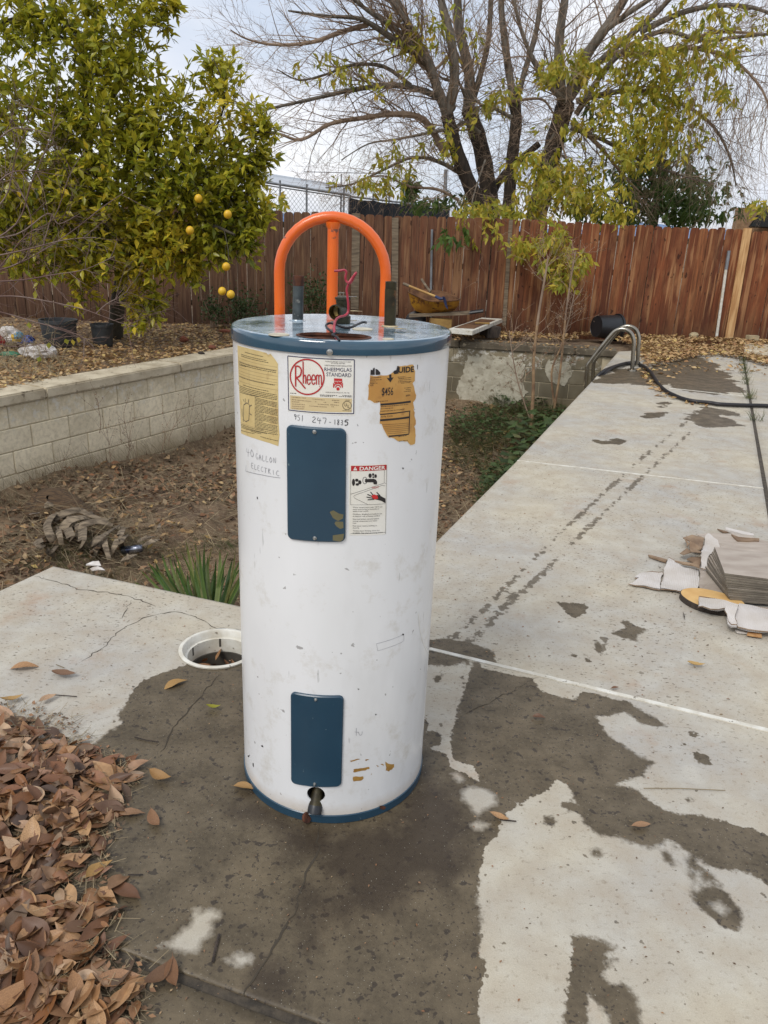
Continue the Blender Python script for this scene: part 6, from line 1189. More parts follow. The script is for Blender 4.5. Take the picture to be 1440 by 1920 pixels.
# ================================================================== PIT: palm debris, can, small palm
pc = crop(60, 920, 6); ZP = -.93
Pp = lambda x, y, z=ZP: G(*pc(x, y), z)
stump = thing('palm_stump', Pp(500, 600, -1.0), 'fallen dead palm trunk section with broad grey overlapping frond bases in the pit', 'palm stump')
def strap(path, w0, w1, mat, name, parent, cup=.12, th=.003, seed=0):
    P = spline([Vector(p) for p in path], 4); n_ = len(P); L_, C_, R_ = [], [], []
    for i, p in enumerate(P):
        d = (P[min(i+1, n_-1)]-P[max(0, i-1)]).normalized(); side = d.cross(Vector((0, -.6, .8))).normalized(); up = side.cross(d).normalized(); w_ = w0+(w1-w0)*i/(n_-1); L_.append(p+side*w_/2); C_.append(p+up*cup*w_); R_.append(p-side*w_/2)
    mb = MB(); vs = L_+C_+R_; mb.add(vs, [(i, i+1, n_+i+1, n_+i) for i in range(n_-1)]+[(n_+i, n_+i+1, 2*n_+i+1, 2*n_+i) for i in range(n_-1)])
    mb.add([v-Vector((0, 0, th*1.5)) for v in vs], [(n_+i, n_+i+1, i+1, i) for i in range(n_-1)]+[(2*n_+i, 2*n_+i+1, n_+i+1, n_+i) for i in range(n_-1)]); return mb.build(name, mat, parent, smooth=True)
mb = MB(); P = spline([Pp(80, 420, -1.02), Pp(180, 230, -.93), Pp(330, 230, -.93), Pp(560, 330, -.97), Pp(850, 430, -1.05)], 4); mb.tube(P, [.10+.09*math.sin(math.pi*min(1, (i+3)/(len(P)))) for i in range(len(P))], 14); mb.build('trunk', 'palmfibre', stump, smooth=True)
boots = [([(240, 560), (195, 480), (170, 380), (235, 270)], .10, .13), ([(240, 720), (150, 660), (90, 600), (60, 560)], .06, .15), ([(250, 310), (370, 250), (520, 215), (650, 270), (860, 350)], .14, .04), ([(340, 440), (400, 350), (510, 305), (640, 300)], .14, .10), ([(490, 430), (600, 370), (740, 345), (910, 385)], .14, .04), ([(485, 610), (440, 520), (400, 430)], .10, .14), ([(560, 660), (565, 560), (570, 430)], .10, .14), ([(600, 650), (720, 560), (850, 470), (990, 380)], .14, .02), ([(680, 740), (740, 620), (820, 520)], .08, .10), ([(870, 770), (830, 640), (810, 560)], .05, .10), ([(880, 720), (930, 620), (970, 550)], .05, .12), ([(960, 550), (990, 500), (1010, 440)], .08, .12), ([(330, 600), (310, 500), (290, 440)], .06, .10), ([(1010, 640), (1000, 560), (1060, 500)], .08, .10), ([(60, 200), (180, 150), (310, 145)], .12, .10), ([(1250, 610), (1330, 570), (1430, 545)], .14, .05), ([(1200, 560), (1290, 520), (1370, 510)], .08, .05), ([(1020, 770), (1080, 740), (1160, 720)], .1, .08), ([(1400, 470), (1425, 420), (1435, 370)], .07, .04)]
for k, (pts, w0, w1) in enumerate(boots):
    n_ = len(pts); strap([Pp(x, y, -.93+.12*math.sin(math.pi*(.15+.6*i/(n_-1)))-(.06 if y > 600 else 0)) for i, (x, y) in enumerate(pts)], w0*.58, w1*.5, 'palmboot', 'frond_base', stump, .12, seed=k)
rb_ = random.Random(71)
for k in range(26):
    x, y = rb_.uniform(60, 950), rb_.uniform(230, 680); a = rb_.uniform(-.6, .9)+(1.2 if y > 480 else 0); L_ = rb_.uniform(140, 330); d_ = (math.cos(a)*L_, math.sin(a)*L_*.55)
    strap([Pp(x, y, -.97+rb_.uniform(0, .05)), Pp(x+d_[0]*.35, y+d_[1]*.35, -.90+rb_.uniform(0, .06)), Pp(x+d_[0]*.7, y+d_[1]*.7, -.92), Pp(x+d_[0], y+d_[1]+30, -.99)], rb_.uniform(.03, .07), rb_.uniform(.006, .03), 'palmboot' if k % 2 else 'palmfibre', 'frond_base', stump, rb_.uniform(.05, .3), seed=k)
fq = rand_in(tp2([Pp(20, 300), Pp(200, 130), Pp(560, 200), Pp(1000, 380), Pp(1400, 420), Pp(1430, 700), Pp(900, 800), Pp(150, 760), Pp(10, 560)]), 700); a = rs.rand(700)*6.28; fd = np.stack([np.cos(a), np.sin(a)*.7, rs.randn(700)*.25], 1)
tag(scatter('palm_fibres', ST_V*np.array([.28, 1, 2]), ST_F, rotmats(fd, rs.randn(700)*.4), rs.uniform(.08, .32, 700), np.column_stack([fq, floorz(fq)+.02+rs.rand(700)*.13*np.exp(-((fq[:, 0]-Pp(350, 450).x)/.6)**2)]), 'straw'), 'loose grey fibres strewn over and around the dead palm section', 'fibres')
# drinks can
p = Pp(1130, 660, -.93); R_ = Vector((1, .18, .12)).to_track_quat('Z', 'Y').to_matrix(); cn = thing('drink_can', p, 'crushed silver and dark drink can lying beside the palm debris', 'can')
mb = MB(); mb.lathe([(0, -.085), (.022, -.085), (.031, -.075), (.032, -.03), (.029, 0), (.032, .03), (.031, .065), (.024, .078), (0, .076)], 20, p, R_); mb.build('body', 'can', cn, smooth=True)
mb = MB(); mb.lathe([(.0325, -.08), (.0335, -.055), (.0325, -.045)], 20, p, R_); mb.build('dark_band', 'blackpot', cn, smooth=True)
for k, (x, y, s_, lb_) in enumerate(((45, 285, .05, 'white paper scrap left of the palm debris'), (700, 870, .06, 'bent white plastic strip just beyond the slab corner'), (740, 905, .05, 'crumpled white scrap touching the slab edge by the small palm'))):
    sheet_p = Pp(x, y, -.9); mb = MB(); r = random.Random(k+40); mb.poly([sheet_p+Vector((s_*math.cos(a)*r.uniform(.6, 1.3), s_*.6*math.sin(a), s_*r.uniform(.2, .8))) for a in (0, .9, 1.9, 2.8, 3.9, 5.1)], .004); mb.build('litter_scrap', 'bagw', label=lb_, cat='litter', org=sheet_p)
# small fan palm beside the slab
fp = thing('fan_palm', G(395, 1128, -.75), 'small green fan palm with pointed blades growing right behind the slab edge', 'palm'); nb_ = 0
rp = random.Random(17)
fans = [((352, 1150), 100, 12), ((400, 1150), 140, 18), ((432, 1158), 130, 12)]
tips = [(262, 1068), (276, 1052), (290, 1050), (303, 1036), (318, 1040), (325, 1024), (338, 1030), (348, 1012), (357, 1032), (365, 1016), (374, 1030), (383, 1020), (390, 1040), (398, 1024), (405, 1046), (412, 1030), (420, 1052), (428, 1034), (436, 1048), (441, 1032), (447, 1058), (452, 1044), (250, 1090), (285, 1072), (330, 1060), (370, 1055), (402, 1070), (425, 1076), (440, 1082), (462, 1060), (470, 1040), (480, 1060)]+[(random.Random(k).uniform(255, 470), random.Random(k+50).uniform(1045, 1100)) for k in range(26)]
for i, (tx, ty) in enumerate(tips):
    wf = rp.uniform(.38, .80); bow = rp.uniform(-.012, .02); Yb = 3.55+rp.uniform(-.15, .3); bx_ = 395+(tx-395)*.30+rp.uniform(-8, 8); a = PY(bx_, 1165, Yb); b = PY(tx, ty, Yb+.35+rp.uniform(-.1, .25))
    d = (b-a); sag = Vector((d.x*.08+bow, 0, .03)); side = d.cross(Vector((0, -1, .3))).normalized(); mb = MB(); n_ = 7; L_, C_, R_ = [], [], []
    for k in range(n_+1):
        t = k/n_; p = a+d*t+sag*math.sin(math.pi*t)*1.2; w_ = .0165*wf*math.sin(math.pi*min(1, .25+t*.75))**.8*(1 if t < .98 else .1); L_.append(p+side*w_); C_.append(p+Vector((0, .006, -.006))); R_.append(p-side*w_)
    q = n_+1; mb.add(L_+C_+R_, [(j, j+1, q+j+1, q+j) for j in range(n_)]+[(q+j, q+j+1, 2*q+j+1, 2*q+j) for j in range(n_)]); mb.build('blade', 'palmleaf', fp, smooth=True)
mb = MB(); mb.lathe([(.08, -.3), (.06, 0), (.0, .05)], 10, G(395, 1128, -.75)); mb.build('crown_base', 'palmfibre', fp, smooth=True)

# ================================================================== LEAF LITTER (uncountable)
def litter(name, poly, n, mat, zf_, s0, s1, label_kind='stuff', tilt=.5, tv=TL_V, tf=TL_F, lift=.02):
    P = rand_in(poly, n) if not isinstance(poly, np.ndarray) else poly; n = len(P); z = zf_(P)+rs.rand(n)*lift
    a = rs.rand(n)*2*math.pi; D = np.stack([np.cos(a), np.sin(a), rs.randn(n)*tilt*.5], 1)
    return scatter(name, tv, tf, rotmats(D, rs.randn(n)*tilt), rs.uniform(s0, s1, n), np.column_stack([P, z]), mat)
lwb = nL*-.34
left_poly = tp2([LW0-dL*2.6+lwb*.75, LW0-dL*.3+lwb*.5, LW0+dL*1.0+lwb*1.0, LW0+dL*1.6+lwb*1.05, PC+lwb*1.05, Vector((0, 11.8, 0)), Vector((-.2, 12.3, 0)), Vector((-8.3, 12.1, 0)), Vector((-8, 5, 0))])
zpl = lambda P: -.07+fbm(P, .8, 3)*.03
gP = rand_in(left_poly, 26000); dn = segd(gP, [LW_start, PC]); gP = gP[(rs.rand(len(gP)) < np.clip(1.25-dn*.27, .22, 1))]
litter('leaf_litter', gP, 0, 'litter_y', lambda P: zpl(P)+.055*np.clip(1.5-segd(P, [LW_start, PC]), 0, 1)+.01, .035, .075, lift=.03)
litter('leaf_litter', tp2([LW0-dL*2.6+lwb*.4, LW0-dL*.5+lwb*.4, LW0+dL*.4+lwb*.9, LW0-dL*2.6+lwb*1.4]), 300, 'litter_y', lambda P: np.zeros(len(P))+.004, .035, .07, lift=.012)
back_poly = tp2([G(843, 636), G(960, 634), G(1100, 632), G(1156, 640), G(1190, 652), G(1200, 668), G(1215, 690), G(1262, 681), G(1300, 672), G(1340, 668), G(1395, 676), G(1440, 690), G(1600, 700), Vector((8, 12.4, 0)), Vector((0, 12.3, 0)), Vector((-.4, 11.6, 0))])
bP = rand_in(back_poly, 15000); bn = fbm(bP, 1.3, 14); bP = bP[bn > -.18-.25*(bP[:, 0] > 2.8)]
litter('leaf_litter', bP, 0, 'litter_y', lambda P: np.where(P[:, 0] > 2.9, .012, -.03)+.03*np.clip(fbm(P, 1.5, 9)+.5, 0, 1), .04, .085, lift=.03)
sp_ = tp2([G(1195, 690), G(1260, 712), G(1290, 700), G(1400, 700), G(1440, 705), G(1440, 650), G(1190, 650)]); litter('leaf_litter', sp_, 330, 'litter_y', lambda P: np.zeros(len(P))+.006, .04, .08, lift=.01)
litter('leaf_litter', tp2([G(1196, 688), G(1212, 690), G(1240, 732), G(1262, 748), G(1250, 752), G(1222, 728), G(1205, 705)]), 90, 'litter_y', lambda P: np.zeros(len(P))+.008, .04, .08, lift=.01)
litter('leaf_litter', tp2([G(1288, 752), G(1330, 758), G(1328, 764), G(1292, 760)]), 14, 'litter_y', lambda P: np.zeros(len(P))+.008, .04, .08, lift=.01)
litter('leaf_litter', tp2([BW0+dB*-.2-nB*.05, BW1-dB*.1-nB*.05, BW1-nB*.3, BW0-nB*.3]), 120, 'litter_y', lambda P: np.zeros(len(P))+.004, .04, .07, lift=.01)
# pit floor
pitp = tp2([LW0-dL*2.5+nL*.05, PC+nL*.1, BW1+nB*.1, E4-E1*.1, CORNER-E1*.15+E2*.1, J1[1]+E2*.12, J1[0]+E2*.1-E1*.1, J1[0]+left_dir*2])
fz = floorz
qP = rand_in(pitp, 26000); qn = fbm(qP, 1.1, 31); qP = qP[rs.rand(len(qP)) < np.clip(.55+qn*1.1, .12, 1)]
litter('pit_leaf_litter', qP, 0, 'litter_b', lambda P: fz(P)+.005, .03, .085, lift=.035, tilt=.7)
pq2 = rand_in(pitp, 5200); pq2 = pq2[fbm(pq2, 2.2, 91) > .05]; litter('pit_leaf_litter', pq2, 0, 'litter_y', lambda P: fz(P)+.02, .03, .075, lift=.03, tilt=.8)
litter('pit_dry_stalks', pitp, 15000, 'straw', lambda P: fz(P)+.01, .06, .22, lift=.05, tilt=.35, tv=ST_V*np.array([.55, 1, 1]), tf=ST_F)
qP = rand_in(pitp, 9500); qP = qP[fbm(qP, 1.6, 44) > -.02]; a = rs.rand(len(qP))*6.28; D = np.stack([np.cos(a)*.5, np.sin(a)*.5, 1+0*a], 1)
scatter('dry_grass', BL_V*np.array([.6, 1, 1]), BL_F, rotmats(D, a), rs.uniform(.06, .18, len(qP)), np.column_stack([qP, fz(qP)]), 'straw')
cpoly = tp2([G(30, 1060, -.95), G(110, 1020, -.95), G(300, 1010, -.95), G(450, 1000, -.95), G(450, 1100, -.95), G(250, 1080, -.95), G(110, 1062, -.95)]); cq = rand_in(cpoly, 1500); cq = cq[fbm(cq, 3, 81) > -.1]; a = rs.rand(len(cq))*6.28; D = np.stack([np.cos(a)*.6, np.sin(a)*.6, 1+0*a], 1)
scatter('green_grass', BL_V*np.array([.5, 1, 1]), BL_F, rotmats(D, a), rs.uniform(.05, .15, len(cq)), np.column_stack([cq, fz(cq)]), 'grass')
# stalks standing along the left wall
P = np.array([tuple(LW_start+dL*t+nL*rs.uniform(.03, .3))[:2] for t in rs.uniform(2.2, 7, 700)]); a = rs.rand(len(P))*6.28; D = np.stack([np.cos(a)*.35, np.sin(a)*.35, 1+0*a], 1)
scatter('dry_grass', BL_V*np.array([.35, 1, 1]), BL_F, rotmats(D, a), rs.uniform(.1, .34, len(P)), np.column_stack([P, fz(P)-.02]), 'straw')
# green grass and weeds along the deck side
gpoly = tp2([G(850, 850, -.9), G(845, 790, -.9), G(930, 760, -.9), G(1030, 730, -.9), G(1095, 700, -.9), E4-E1*.08, Ea-E1*.08, Ea-E2*.5-E1*.1, G(900, 870, -.9)])
gr = rand_in(gpoly, 8000); gr = gr[fbm(gr, 2.0, 51) > -.25]; a = rs.rand(len(gr))*6.28; D = np.stack([np.cos(a)*.5, np.sin(a)*.5, 1+0*a], 1)
scatter('green_grass', BL_V*np.array([.7, 1, 1]), BL_F, rotmats(D, a), rs.uniform(.10, .32, len(gr)), np.column_stack([gr, fz(gr)]), 'grass')
gr = rand_in(gpoly, 5200); kk = fbm(gr, 1.7, 61) > .0; gr = gr[kk]; h_ = rs.rand(len(gr))*.22; a = rs.rand(len(gr))*6.28; D = np.stack([np.cos(a), np.sin(a), .25+0*a], 1)
scatter('green_weeds', TL_V*np.array([1.6, 1, 1]), TL_F, rotmats(D, rs.randn(len(gr))*.3), rs.uniform(.03, .075, len(gr)), np.column_stack([gr, fz(gr)+h_]), 'weedleaf')
gw_ = 0
bl_poly = tp2([G(930, 850, -.75), G(960, 800, -.8), G(1020, 780, -.8), G(1060, 790, -.6), Ea+E2*1.2-E1*.05, Ea+E2*.05-E1*.05]); gr = rand_in(bl_poly, 420); a = rs.rand(len(gr))*6.28; D = np.stack([np.cos(a), np.sin(a), .1+0*a], 1)
scatter('broad_leaved_weeds', TL_V*np.array([2.1, 1, 1]), TL_F, rotmats(D, rs.randn(len(gr))*.3), rs.uniform(.07, .14, len(gr)), np.column_stack([gr, fz(gr)+.05+rs.rand(len(gr))*.3]), 'weedleaf')
# sprigs in the deck joint
P = np.array([tuple(G(*p))[:2] for p in ((1391, 676), (1393, 684), (1394, 692), (1396, 700), (1397, 712), (1399, 720), (1402, 746), (1405, 748), (1416, 788))]); P = np.repeat(P, 26, 0)+rs.randn(234, 2)*.022; a = rs.rand(len(P))*6.28; D = np.stack([np.cos(a)*.7, np.sin(a)*.7, 1+0*a], 1)
scatter('joint_weeds', BL_V, BL_F, rotmats(D, a), rs.uniform(.04, .13, len(P)), np.column_stack([P, np.zeros(len(P))]), 'grass')
# small grey-green bushes by the fence, left of the heater lid
for (x, y, w_, h_, n_, lb_) in ((455, 585, .35, .38, 900, 'low grey-green bush against the dark fence beneath the hanging lemons'), (590, 560, .38, .42, 900, 'dusty green bush at the fence seen under the orange hoop'), (400, 600, .2, .3, 350, 'small green sapling bush just left of the hanging lemons')):
    p = G(x, y+40); p.y = 11.9; p.x = PY(x, y, 11.9).x; zc = PY(x, y, 11.9).z; t = thing('low_bush', (p.x, p.y, 0), lb_, 'bush'); Q = rs.randn(n_, 3)*np.array([w_*.45, w_*.4, h_*.4])+np.array([p.x, p.y, max(.2, zc)]); Q = Q[Q[:, 2] > .02]; D = rs.randn(len(Q), 3)+np.array([0, 0, .6])
    scatter('foliage', TL_V, TL_F, rotmats(D, rs.randn(len(Q))), rs.uniform(.03, .07, len(Q)), Q, 'weedleaf', t)
    mb = MB(); r = random.Random(x)
    for k in range(9): mb.tube([(p.x+r.uniform(-.05, .05), p.y, -.05), (p.x+r.uniform(-w_, w_)*.6, p.y+r.uniform(-.2, .2), max(.25, zc)+r.uniform(0, h_*.5))], [.008, .003], 4)
    tag(mb.build('stems', 'twig', t), kind='stuff')

# ================================================================== PIT SAPLINGS AND WEED STALKS
def rot_about(v, ang, ax): return Quaternion(ax, ang)@v
def grow(mb, p, d, L_, r, lev, rg, tips, up=.0, segs=4, n=4, kids=4, spread=.7, wob=.16, shrink=.55, cr_=None, lenj=(.6, 1.1)):
    P = [p.copy()]; R_ = [r]; dd = d.normalized(); st = L_/segs
    for i in range(segs):
        dd = (dd+Vector((rg.gauss(0, wob), rg.gauss(0, wob), rg.gauss(0, wob)+up))).normalized(); p = p+dd*st; P.append(p.copy()); R_.append(r*(1-.75*(i+1)/segs))
    mb.tube(P, R_, n if r > .012 else 3, False)
    if lev <= 0: tips.append((P, dd)); return P
    for k in range(kids):
        t = rg.uniform(.25, 1.0)*segs; i = min(segs-1, int(t)); q = P[i].lerp(P[i+1], t-i); tan = (P[i+1]-P[i]).normalized()
        ax = tan.orthogonal(); ax = rot_about(ax, rg.uniform(0, 2*math.pi), tan); d2_ = rot_about(tan, rg.uniform(.5, 1.2)*spread, ax)
        grow(mb, q, d2_, L_*shrink*rg.uniform(*lenj), max(.0022, R_[i]*.55), lev-1, rg, tips, up, segs if lev > 1 else 3, n, kids, spread, wob, shrink)
    return P
saps = [([(996, 800), (1000, 730), (1001, 669), (1010, 590), (1023, 513), (1028, 480)], 10.0, .024, 'tallest thin bare sapling in the pit with pale lower stem'), ([(1037, 778), (1047, 720), (1054, 663), (1062, 580), (1073, 508), (1080, 470)], 10.6, .018, 'thin bare sapling leaning right beside the tallest one in the pit'), ([(1042, 776), (1034, 700), (1052, 650), (1066, 600), (1078, 545)], 10.7, .016, 'crooked pale sapling stem nearest the pool ladder'), ([(995, 790), (972, 720), (960, 660), (955, 620)], 10.0, .010, 'short dark seedy weed stalk left of the saplings')]
for k, (px, Y, r_, lb_) in enumerate(saps):
    P = spline([PY(x, y, Y) for x, y in px], 4); t = thing('sapling', P[0], lb_, 'sapling', None); n_ = len(P)
    mb = MB(); h_ = n_ if k == 3 else int(n_*.55); mb.tube(P[:h_+1] if k != 3 else P, [r_*(1-.6*i/n_) for i in range(len(P[:h_+1] if k != 3 else P))], 8); mb.build('stem', 'palestem' if k != 3 else 'twig', t, smooth=True)
    if k != 3: mb = MB(); mb.tube(P[h_:], [r_*(1-.6*(i+h_)/n_) for i in range(n_-h_)], 6); mb.build('upper_stem', 'twig', t, smooth=True)
    mb = MB(); tips = []; rg_ = random.Random(k+60)
    for j in range(16): i = rg_.randrange(n_//4, n_-1); a = rg_.uniform(0, 6.28); grow(mb, P[i], Vector((math.cos(a), math.sin(a)*.6, rg_.uniform(.6, 1.4))), rg_.uniform(.2, .45), .004, 1, rg_, tips, .03, kids=3, segs=3)
    tag(mb.build('twigs', 'twig', t), kind='stuff')
    Q = np.array([tuple(q) for T, d in tips for q in T]); Q = np.repeat(Q, 2, 0)+rs.randn(len(Q)*2, 3)*.015
    scatter('seed_heads', TL_V, TL_F, rotmats(rs.randn(len(Q), 3), rs.randn(len(Q))), rs.uniform(.012, .03, len(Q)), Q, 'litter_b', t)

# ================================================================== BIG MULTI-STEMMED TREE beyond the fence
tree = thing('bare_ash_tree', PY(960, 415, 14.5)*1+Vector((0, 0, -1.6)), 'large many-stemmed tree beyond the fence, half bare with yellowing leaves at right', 'tree')
rgT = random.Random(99); YT = 14.6
def pth(px, Y0, Y1, r0, r1, name, mat, n=12):
    P = spline([PY(x, y, Y0+(Y1-Y0)*i/(len(px)-1)) for i, (x, y) in enumerate(px)], 4); m_ = len(P); R_ = [(r0+(r1-r0)*i/(m_-1))*(1+.06*math.sin(i*2.3+r0*90)) for i in range(m_)]
    mb = MB(); mb.tube(P, R_, n); mb.build(name, mat, tree, smooth=True); return P, R_
low = [(([(915, 560), (912, 430), (890, 370), (858, 290), (838, 215)]), 14.6, 14.3, .26, .19), (([(925, 560), (922, 430), (915, 350), (900, 270), (878, 205)]), 14.8, 14.9, .30, .22), (([(948, 560), (950, 440), (955, 370), (960, 300), (968, 225), (962, 180)]), 14.5, 14.6, .20, .16), (([(1010, 560), (1003, 430), (1020, 350), (1042, 260), (1062, 190)]), 14.7, 14.7, .34, .26), (([(905, 420), (935, 340), (975, 300), (1010, 270)]), 15.2, 15.4, .12, .10)]
lows = [pth(a[0], a[1], a[2], a[3]*.58, a[4]*.58, 'trunk', 'darkbark') for a in low]
ups = [([(838, 215), (820, 165), (800, 110), (765, 45), (735, -20), (700, -120), (660, -260)], 14.3, 13.6, .17, .06), ([(838, 218), (852, 150), (845, 70), (828, 5), (815, -90), (800, -260)], 14.3, 14.2, .18, .07), ([(878, 208), (880, 140), (862, 60), (858, 0), (860, -120), (850, -280)], 14.9, 15.0, .20, .08), ([(880, 210), (898, 150), (915, 80), (920, 10), (925, -100), (935, -260)], 14.9, 14.8, .11, .05), ([(962, 182), (952, 120), (944, 60), (940, 0), (945, -120), (960, -280)], 14.6, 14.5, .13, .06), ([(968, 190), (985, 130), (1005, 60), (1015, -20), (1020, -160), (1040, -280)], 14.6, 14.8, .10, .05), ([(1055, 200), (1048, 130), (1050, 60), (1060, -10), (1065, -120), (1080, -280)], 14.7, 14.6, .18, .07), ([(1062, 192), (1090, 120), (1130, 60), (1170, 0), (1210, -80), (1280, -220)], 14.7, 14.3, .19, .08), ([(1066, 190), (1110, 130), (1165, 80), (1230, 25), (1280, -30), (1370, -130)], 14.7, 14.1, .12, .05), ([(1080, 215), (1135, 130), (1190, 80), (1250, 58), (1310, 75), (1380, 70), (1470, 60)], 14.6, 13.6, .10, .03)]
upl = [pth(a[0], a[1], a[2], a[3]*.52, a[4]*.6, 'limb', 'bark') for a in ups]
br = [([(835, 290), (795, 225), (740, 214), (690, 220), (620, 232), (565, 262), (520, 250), (470, 246)], 14.4, 13.6, .06, .012), ([(852, 205), (800, 172), (735, 160), (665, 168), (610, 180), (540, 196), (480, 206), (440, 190)], 14.4, 13.3, .055, .010), ([(810, 130), (775, 95), (742, 76), (700, 48), (670, 34), (610, 30), (540, 20)], 14.2, 13.2, .07, .012), ([(690, 46), (640, 60), (590, 78), (540, 84), (498, 82), (460, 72), (432, 56)], 13.7, 13.0, .04, .008), ([(770, 160), (720, 125), (660, 122), (610, 140), (560, 150), (520, 130)], 14.2, 13.4, .035, .008), ([(880, 335), (820, 302), (770, 296), (720, 318), (660, 345), (610, 352)], 14.5, 13.9, .04, .008), ([(860, 375), (820, 355), (770, 350), (720, 330), (680, 336)], 14.4, 13.9, .03, .007), ([(800, 115), (750, 62), (690, 20), (640, -20), (580, -60)], 14.0, 13.2, .05, .012), ([(790, 80), (740, 10), (690, -40), (620, -80), (540, -90)], 13.9, 13.1, .05, .012), ([(845, 100), (815, 130), (790, 125), (770, 90)], 14.3, 14.0, .03, .01), ([(875, 190), (860, 155), (835, 150), (815, 135)], 14.7, 14.2, .03, .012),
 ([(900, 250), (870, 230), (850, 240), (800, 250), (740, 262), (690, 270), (640, 300)], 14.5, 13.9, .04, .007), ([(1072, 230), (1120, 270), (1170, 330), (1200, 360)], 14.6, 14.0, .045, .01), ([(1080, 190), (1140, 175), (1200, 170), (1280, 195), (1340, 240), (1370, 300), (1380, 350)], 14.5, 13.8, .05, .010), ([(1070, 240), (1130, 262), (1200, 300), (1280, 330), (1340, 345)], 14.5, 13.9, .04, .009), ([(1150, 100), (1220, 100), (1290, 90), (1370, 110), (1430, 170), (1450, 240)], 14.4, 13.5, .05, .010), ([(1200, 60), (1290, 20), (1380, 10), (1450, 30), (1500, 90)], 14.2, 13.4, .05, .012), ([(1130, 60), (1200, 10), (1290, -40), (1400, -60)], 14.3, 13.5, .05, .014), ([(960, 190), (1010, 185), (1030, 200), (1050, 240)], 14.5, 14.5, .025, .012), ([(960, 220), (920, 200), (900, 195), (880, 165), (895, 120), (880, 60)], 14.3, 14.2, .03, .01), ([(1060, 190), (1020, 150), (990, 90), (970, 30), (960, -40)], 14.5, 14.2, .05, .02), ([(1290, 75), (1350, 60), (1440, 65), (1500, 70)], 14.0, 13.5, .03, .01),
 ([(1040, 280), (1090, 330), (1110, 400)], 14.3, 13.8, .02, .006), ([(1040, 250), (1000, 320), (985, 390), (960, 420)], 14.3, 13.6, .02, .006), ([(1050, 260), (1070, 340), (1045, 420), (1030, 480)], 14.2, 12.2, .018, .005), ([(910, 300), (890, 360), (880, 410), (885, 440)], 14.3, 13.0, .016, .005)]
brl = [pth(*a, 'branch', 'bark' if i % 3 else 'twig', 8) for i, a in enumerate(br)]
tips = []; mb = MB(); hang = []
for P, R_ in brl:
    L_ = sum((P[i+1]-P[i]).length for i in range(len(P)-1)); n_ = int(L_*11)
    for k in range(n_):
        i = rgT.randrange(1, len(P)-1); tan = (P[i+1]-P[i]).normalized(); ax = rot_about(tan.orthogonal(), rgT.uniform(0, 6.28), tan); d = rot_about(tan, rgT.uniform(.35, .95), ax)
        grow(mb, P[i], d+Vector((0, 0, .12)), rgT.uniform(.5, 1.15), max(.004, R_[i]*.35), 2, rgT, tips, .015, kids=4, segs=4, spread=.75, wob=.13)
for P, R_ in upl:
    L_ = sum((P[i+1]-P[i]).length for i in range(len(P)-1)); n_ = int(L_*6)
    for k in range(n_):
        i = rgT.randrange(1, len(P)-1); tan = (P[i+1]-P[i]).normalized(); ax = rot_about(tan.orthogonal(), rgT.uniform(0, 6.28), tan); d = rot_about(tan, rgT.uniform(.5, 1.2), ax)
        grow(mb, P[i], d, rgT.uniform(.6, 1.4), max(.005, R_[i]*.2), 2, rgT, tips, .02, kids=4, segs=4, spread=.75, wob=.13)
for P, R_ in lows[:4]:
    for k in range(30):
        i = rgT.randrange(len(P)//2, len(P)-1); a = rgT.uniform(0, 6.28); grow(mb, P[i], Vector((math.cos(a), math.sin(a)-.5, rgT.uniform(-.4, .8))), rgT.uniform(.5, 1.0), .006, 2, rgT, tips, -.03, kids=3, segs=4, spread=.7)
for k in range(260):
    p = PY(rgT.uniform(640, 1420), rgT.uniform(-40, 260) if k % 3 else rgT.uniform(120, 330), rgT.uniform(13.4, 15)); grow(mb, p, Vector((rgT.uniform(-.8, .8), rgT.uniform(-.3, .3), rgT.uniform(-.9, .9))), rgT.uniform(.6, 1.2), .006, 2, rgT, tips, -.02, kids=4, segs=4, spread=.6, wob=.14)
# drooping whips at far right
for k in range(120):
    p = PY(rgT.uniform(1290, 1470), rgT.uniform(60, 230), rgT.uniform(13.2, 14)); grow(mb, p, Vector((rgT.uniform(-.4, .4), rgT.uniform(-.2, .2), -1)), rgT.uniform(.7, 1.5), .005, 1, rgT, tips, -.05, kids=5, segs=5, spread=.5, wob=.1)
tag(mb.build('twigs', 'twig', tree), kind='stuff')
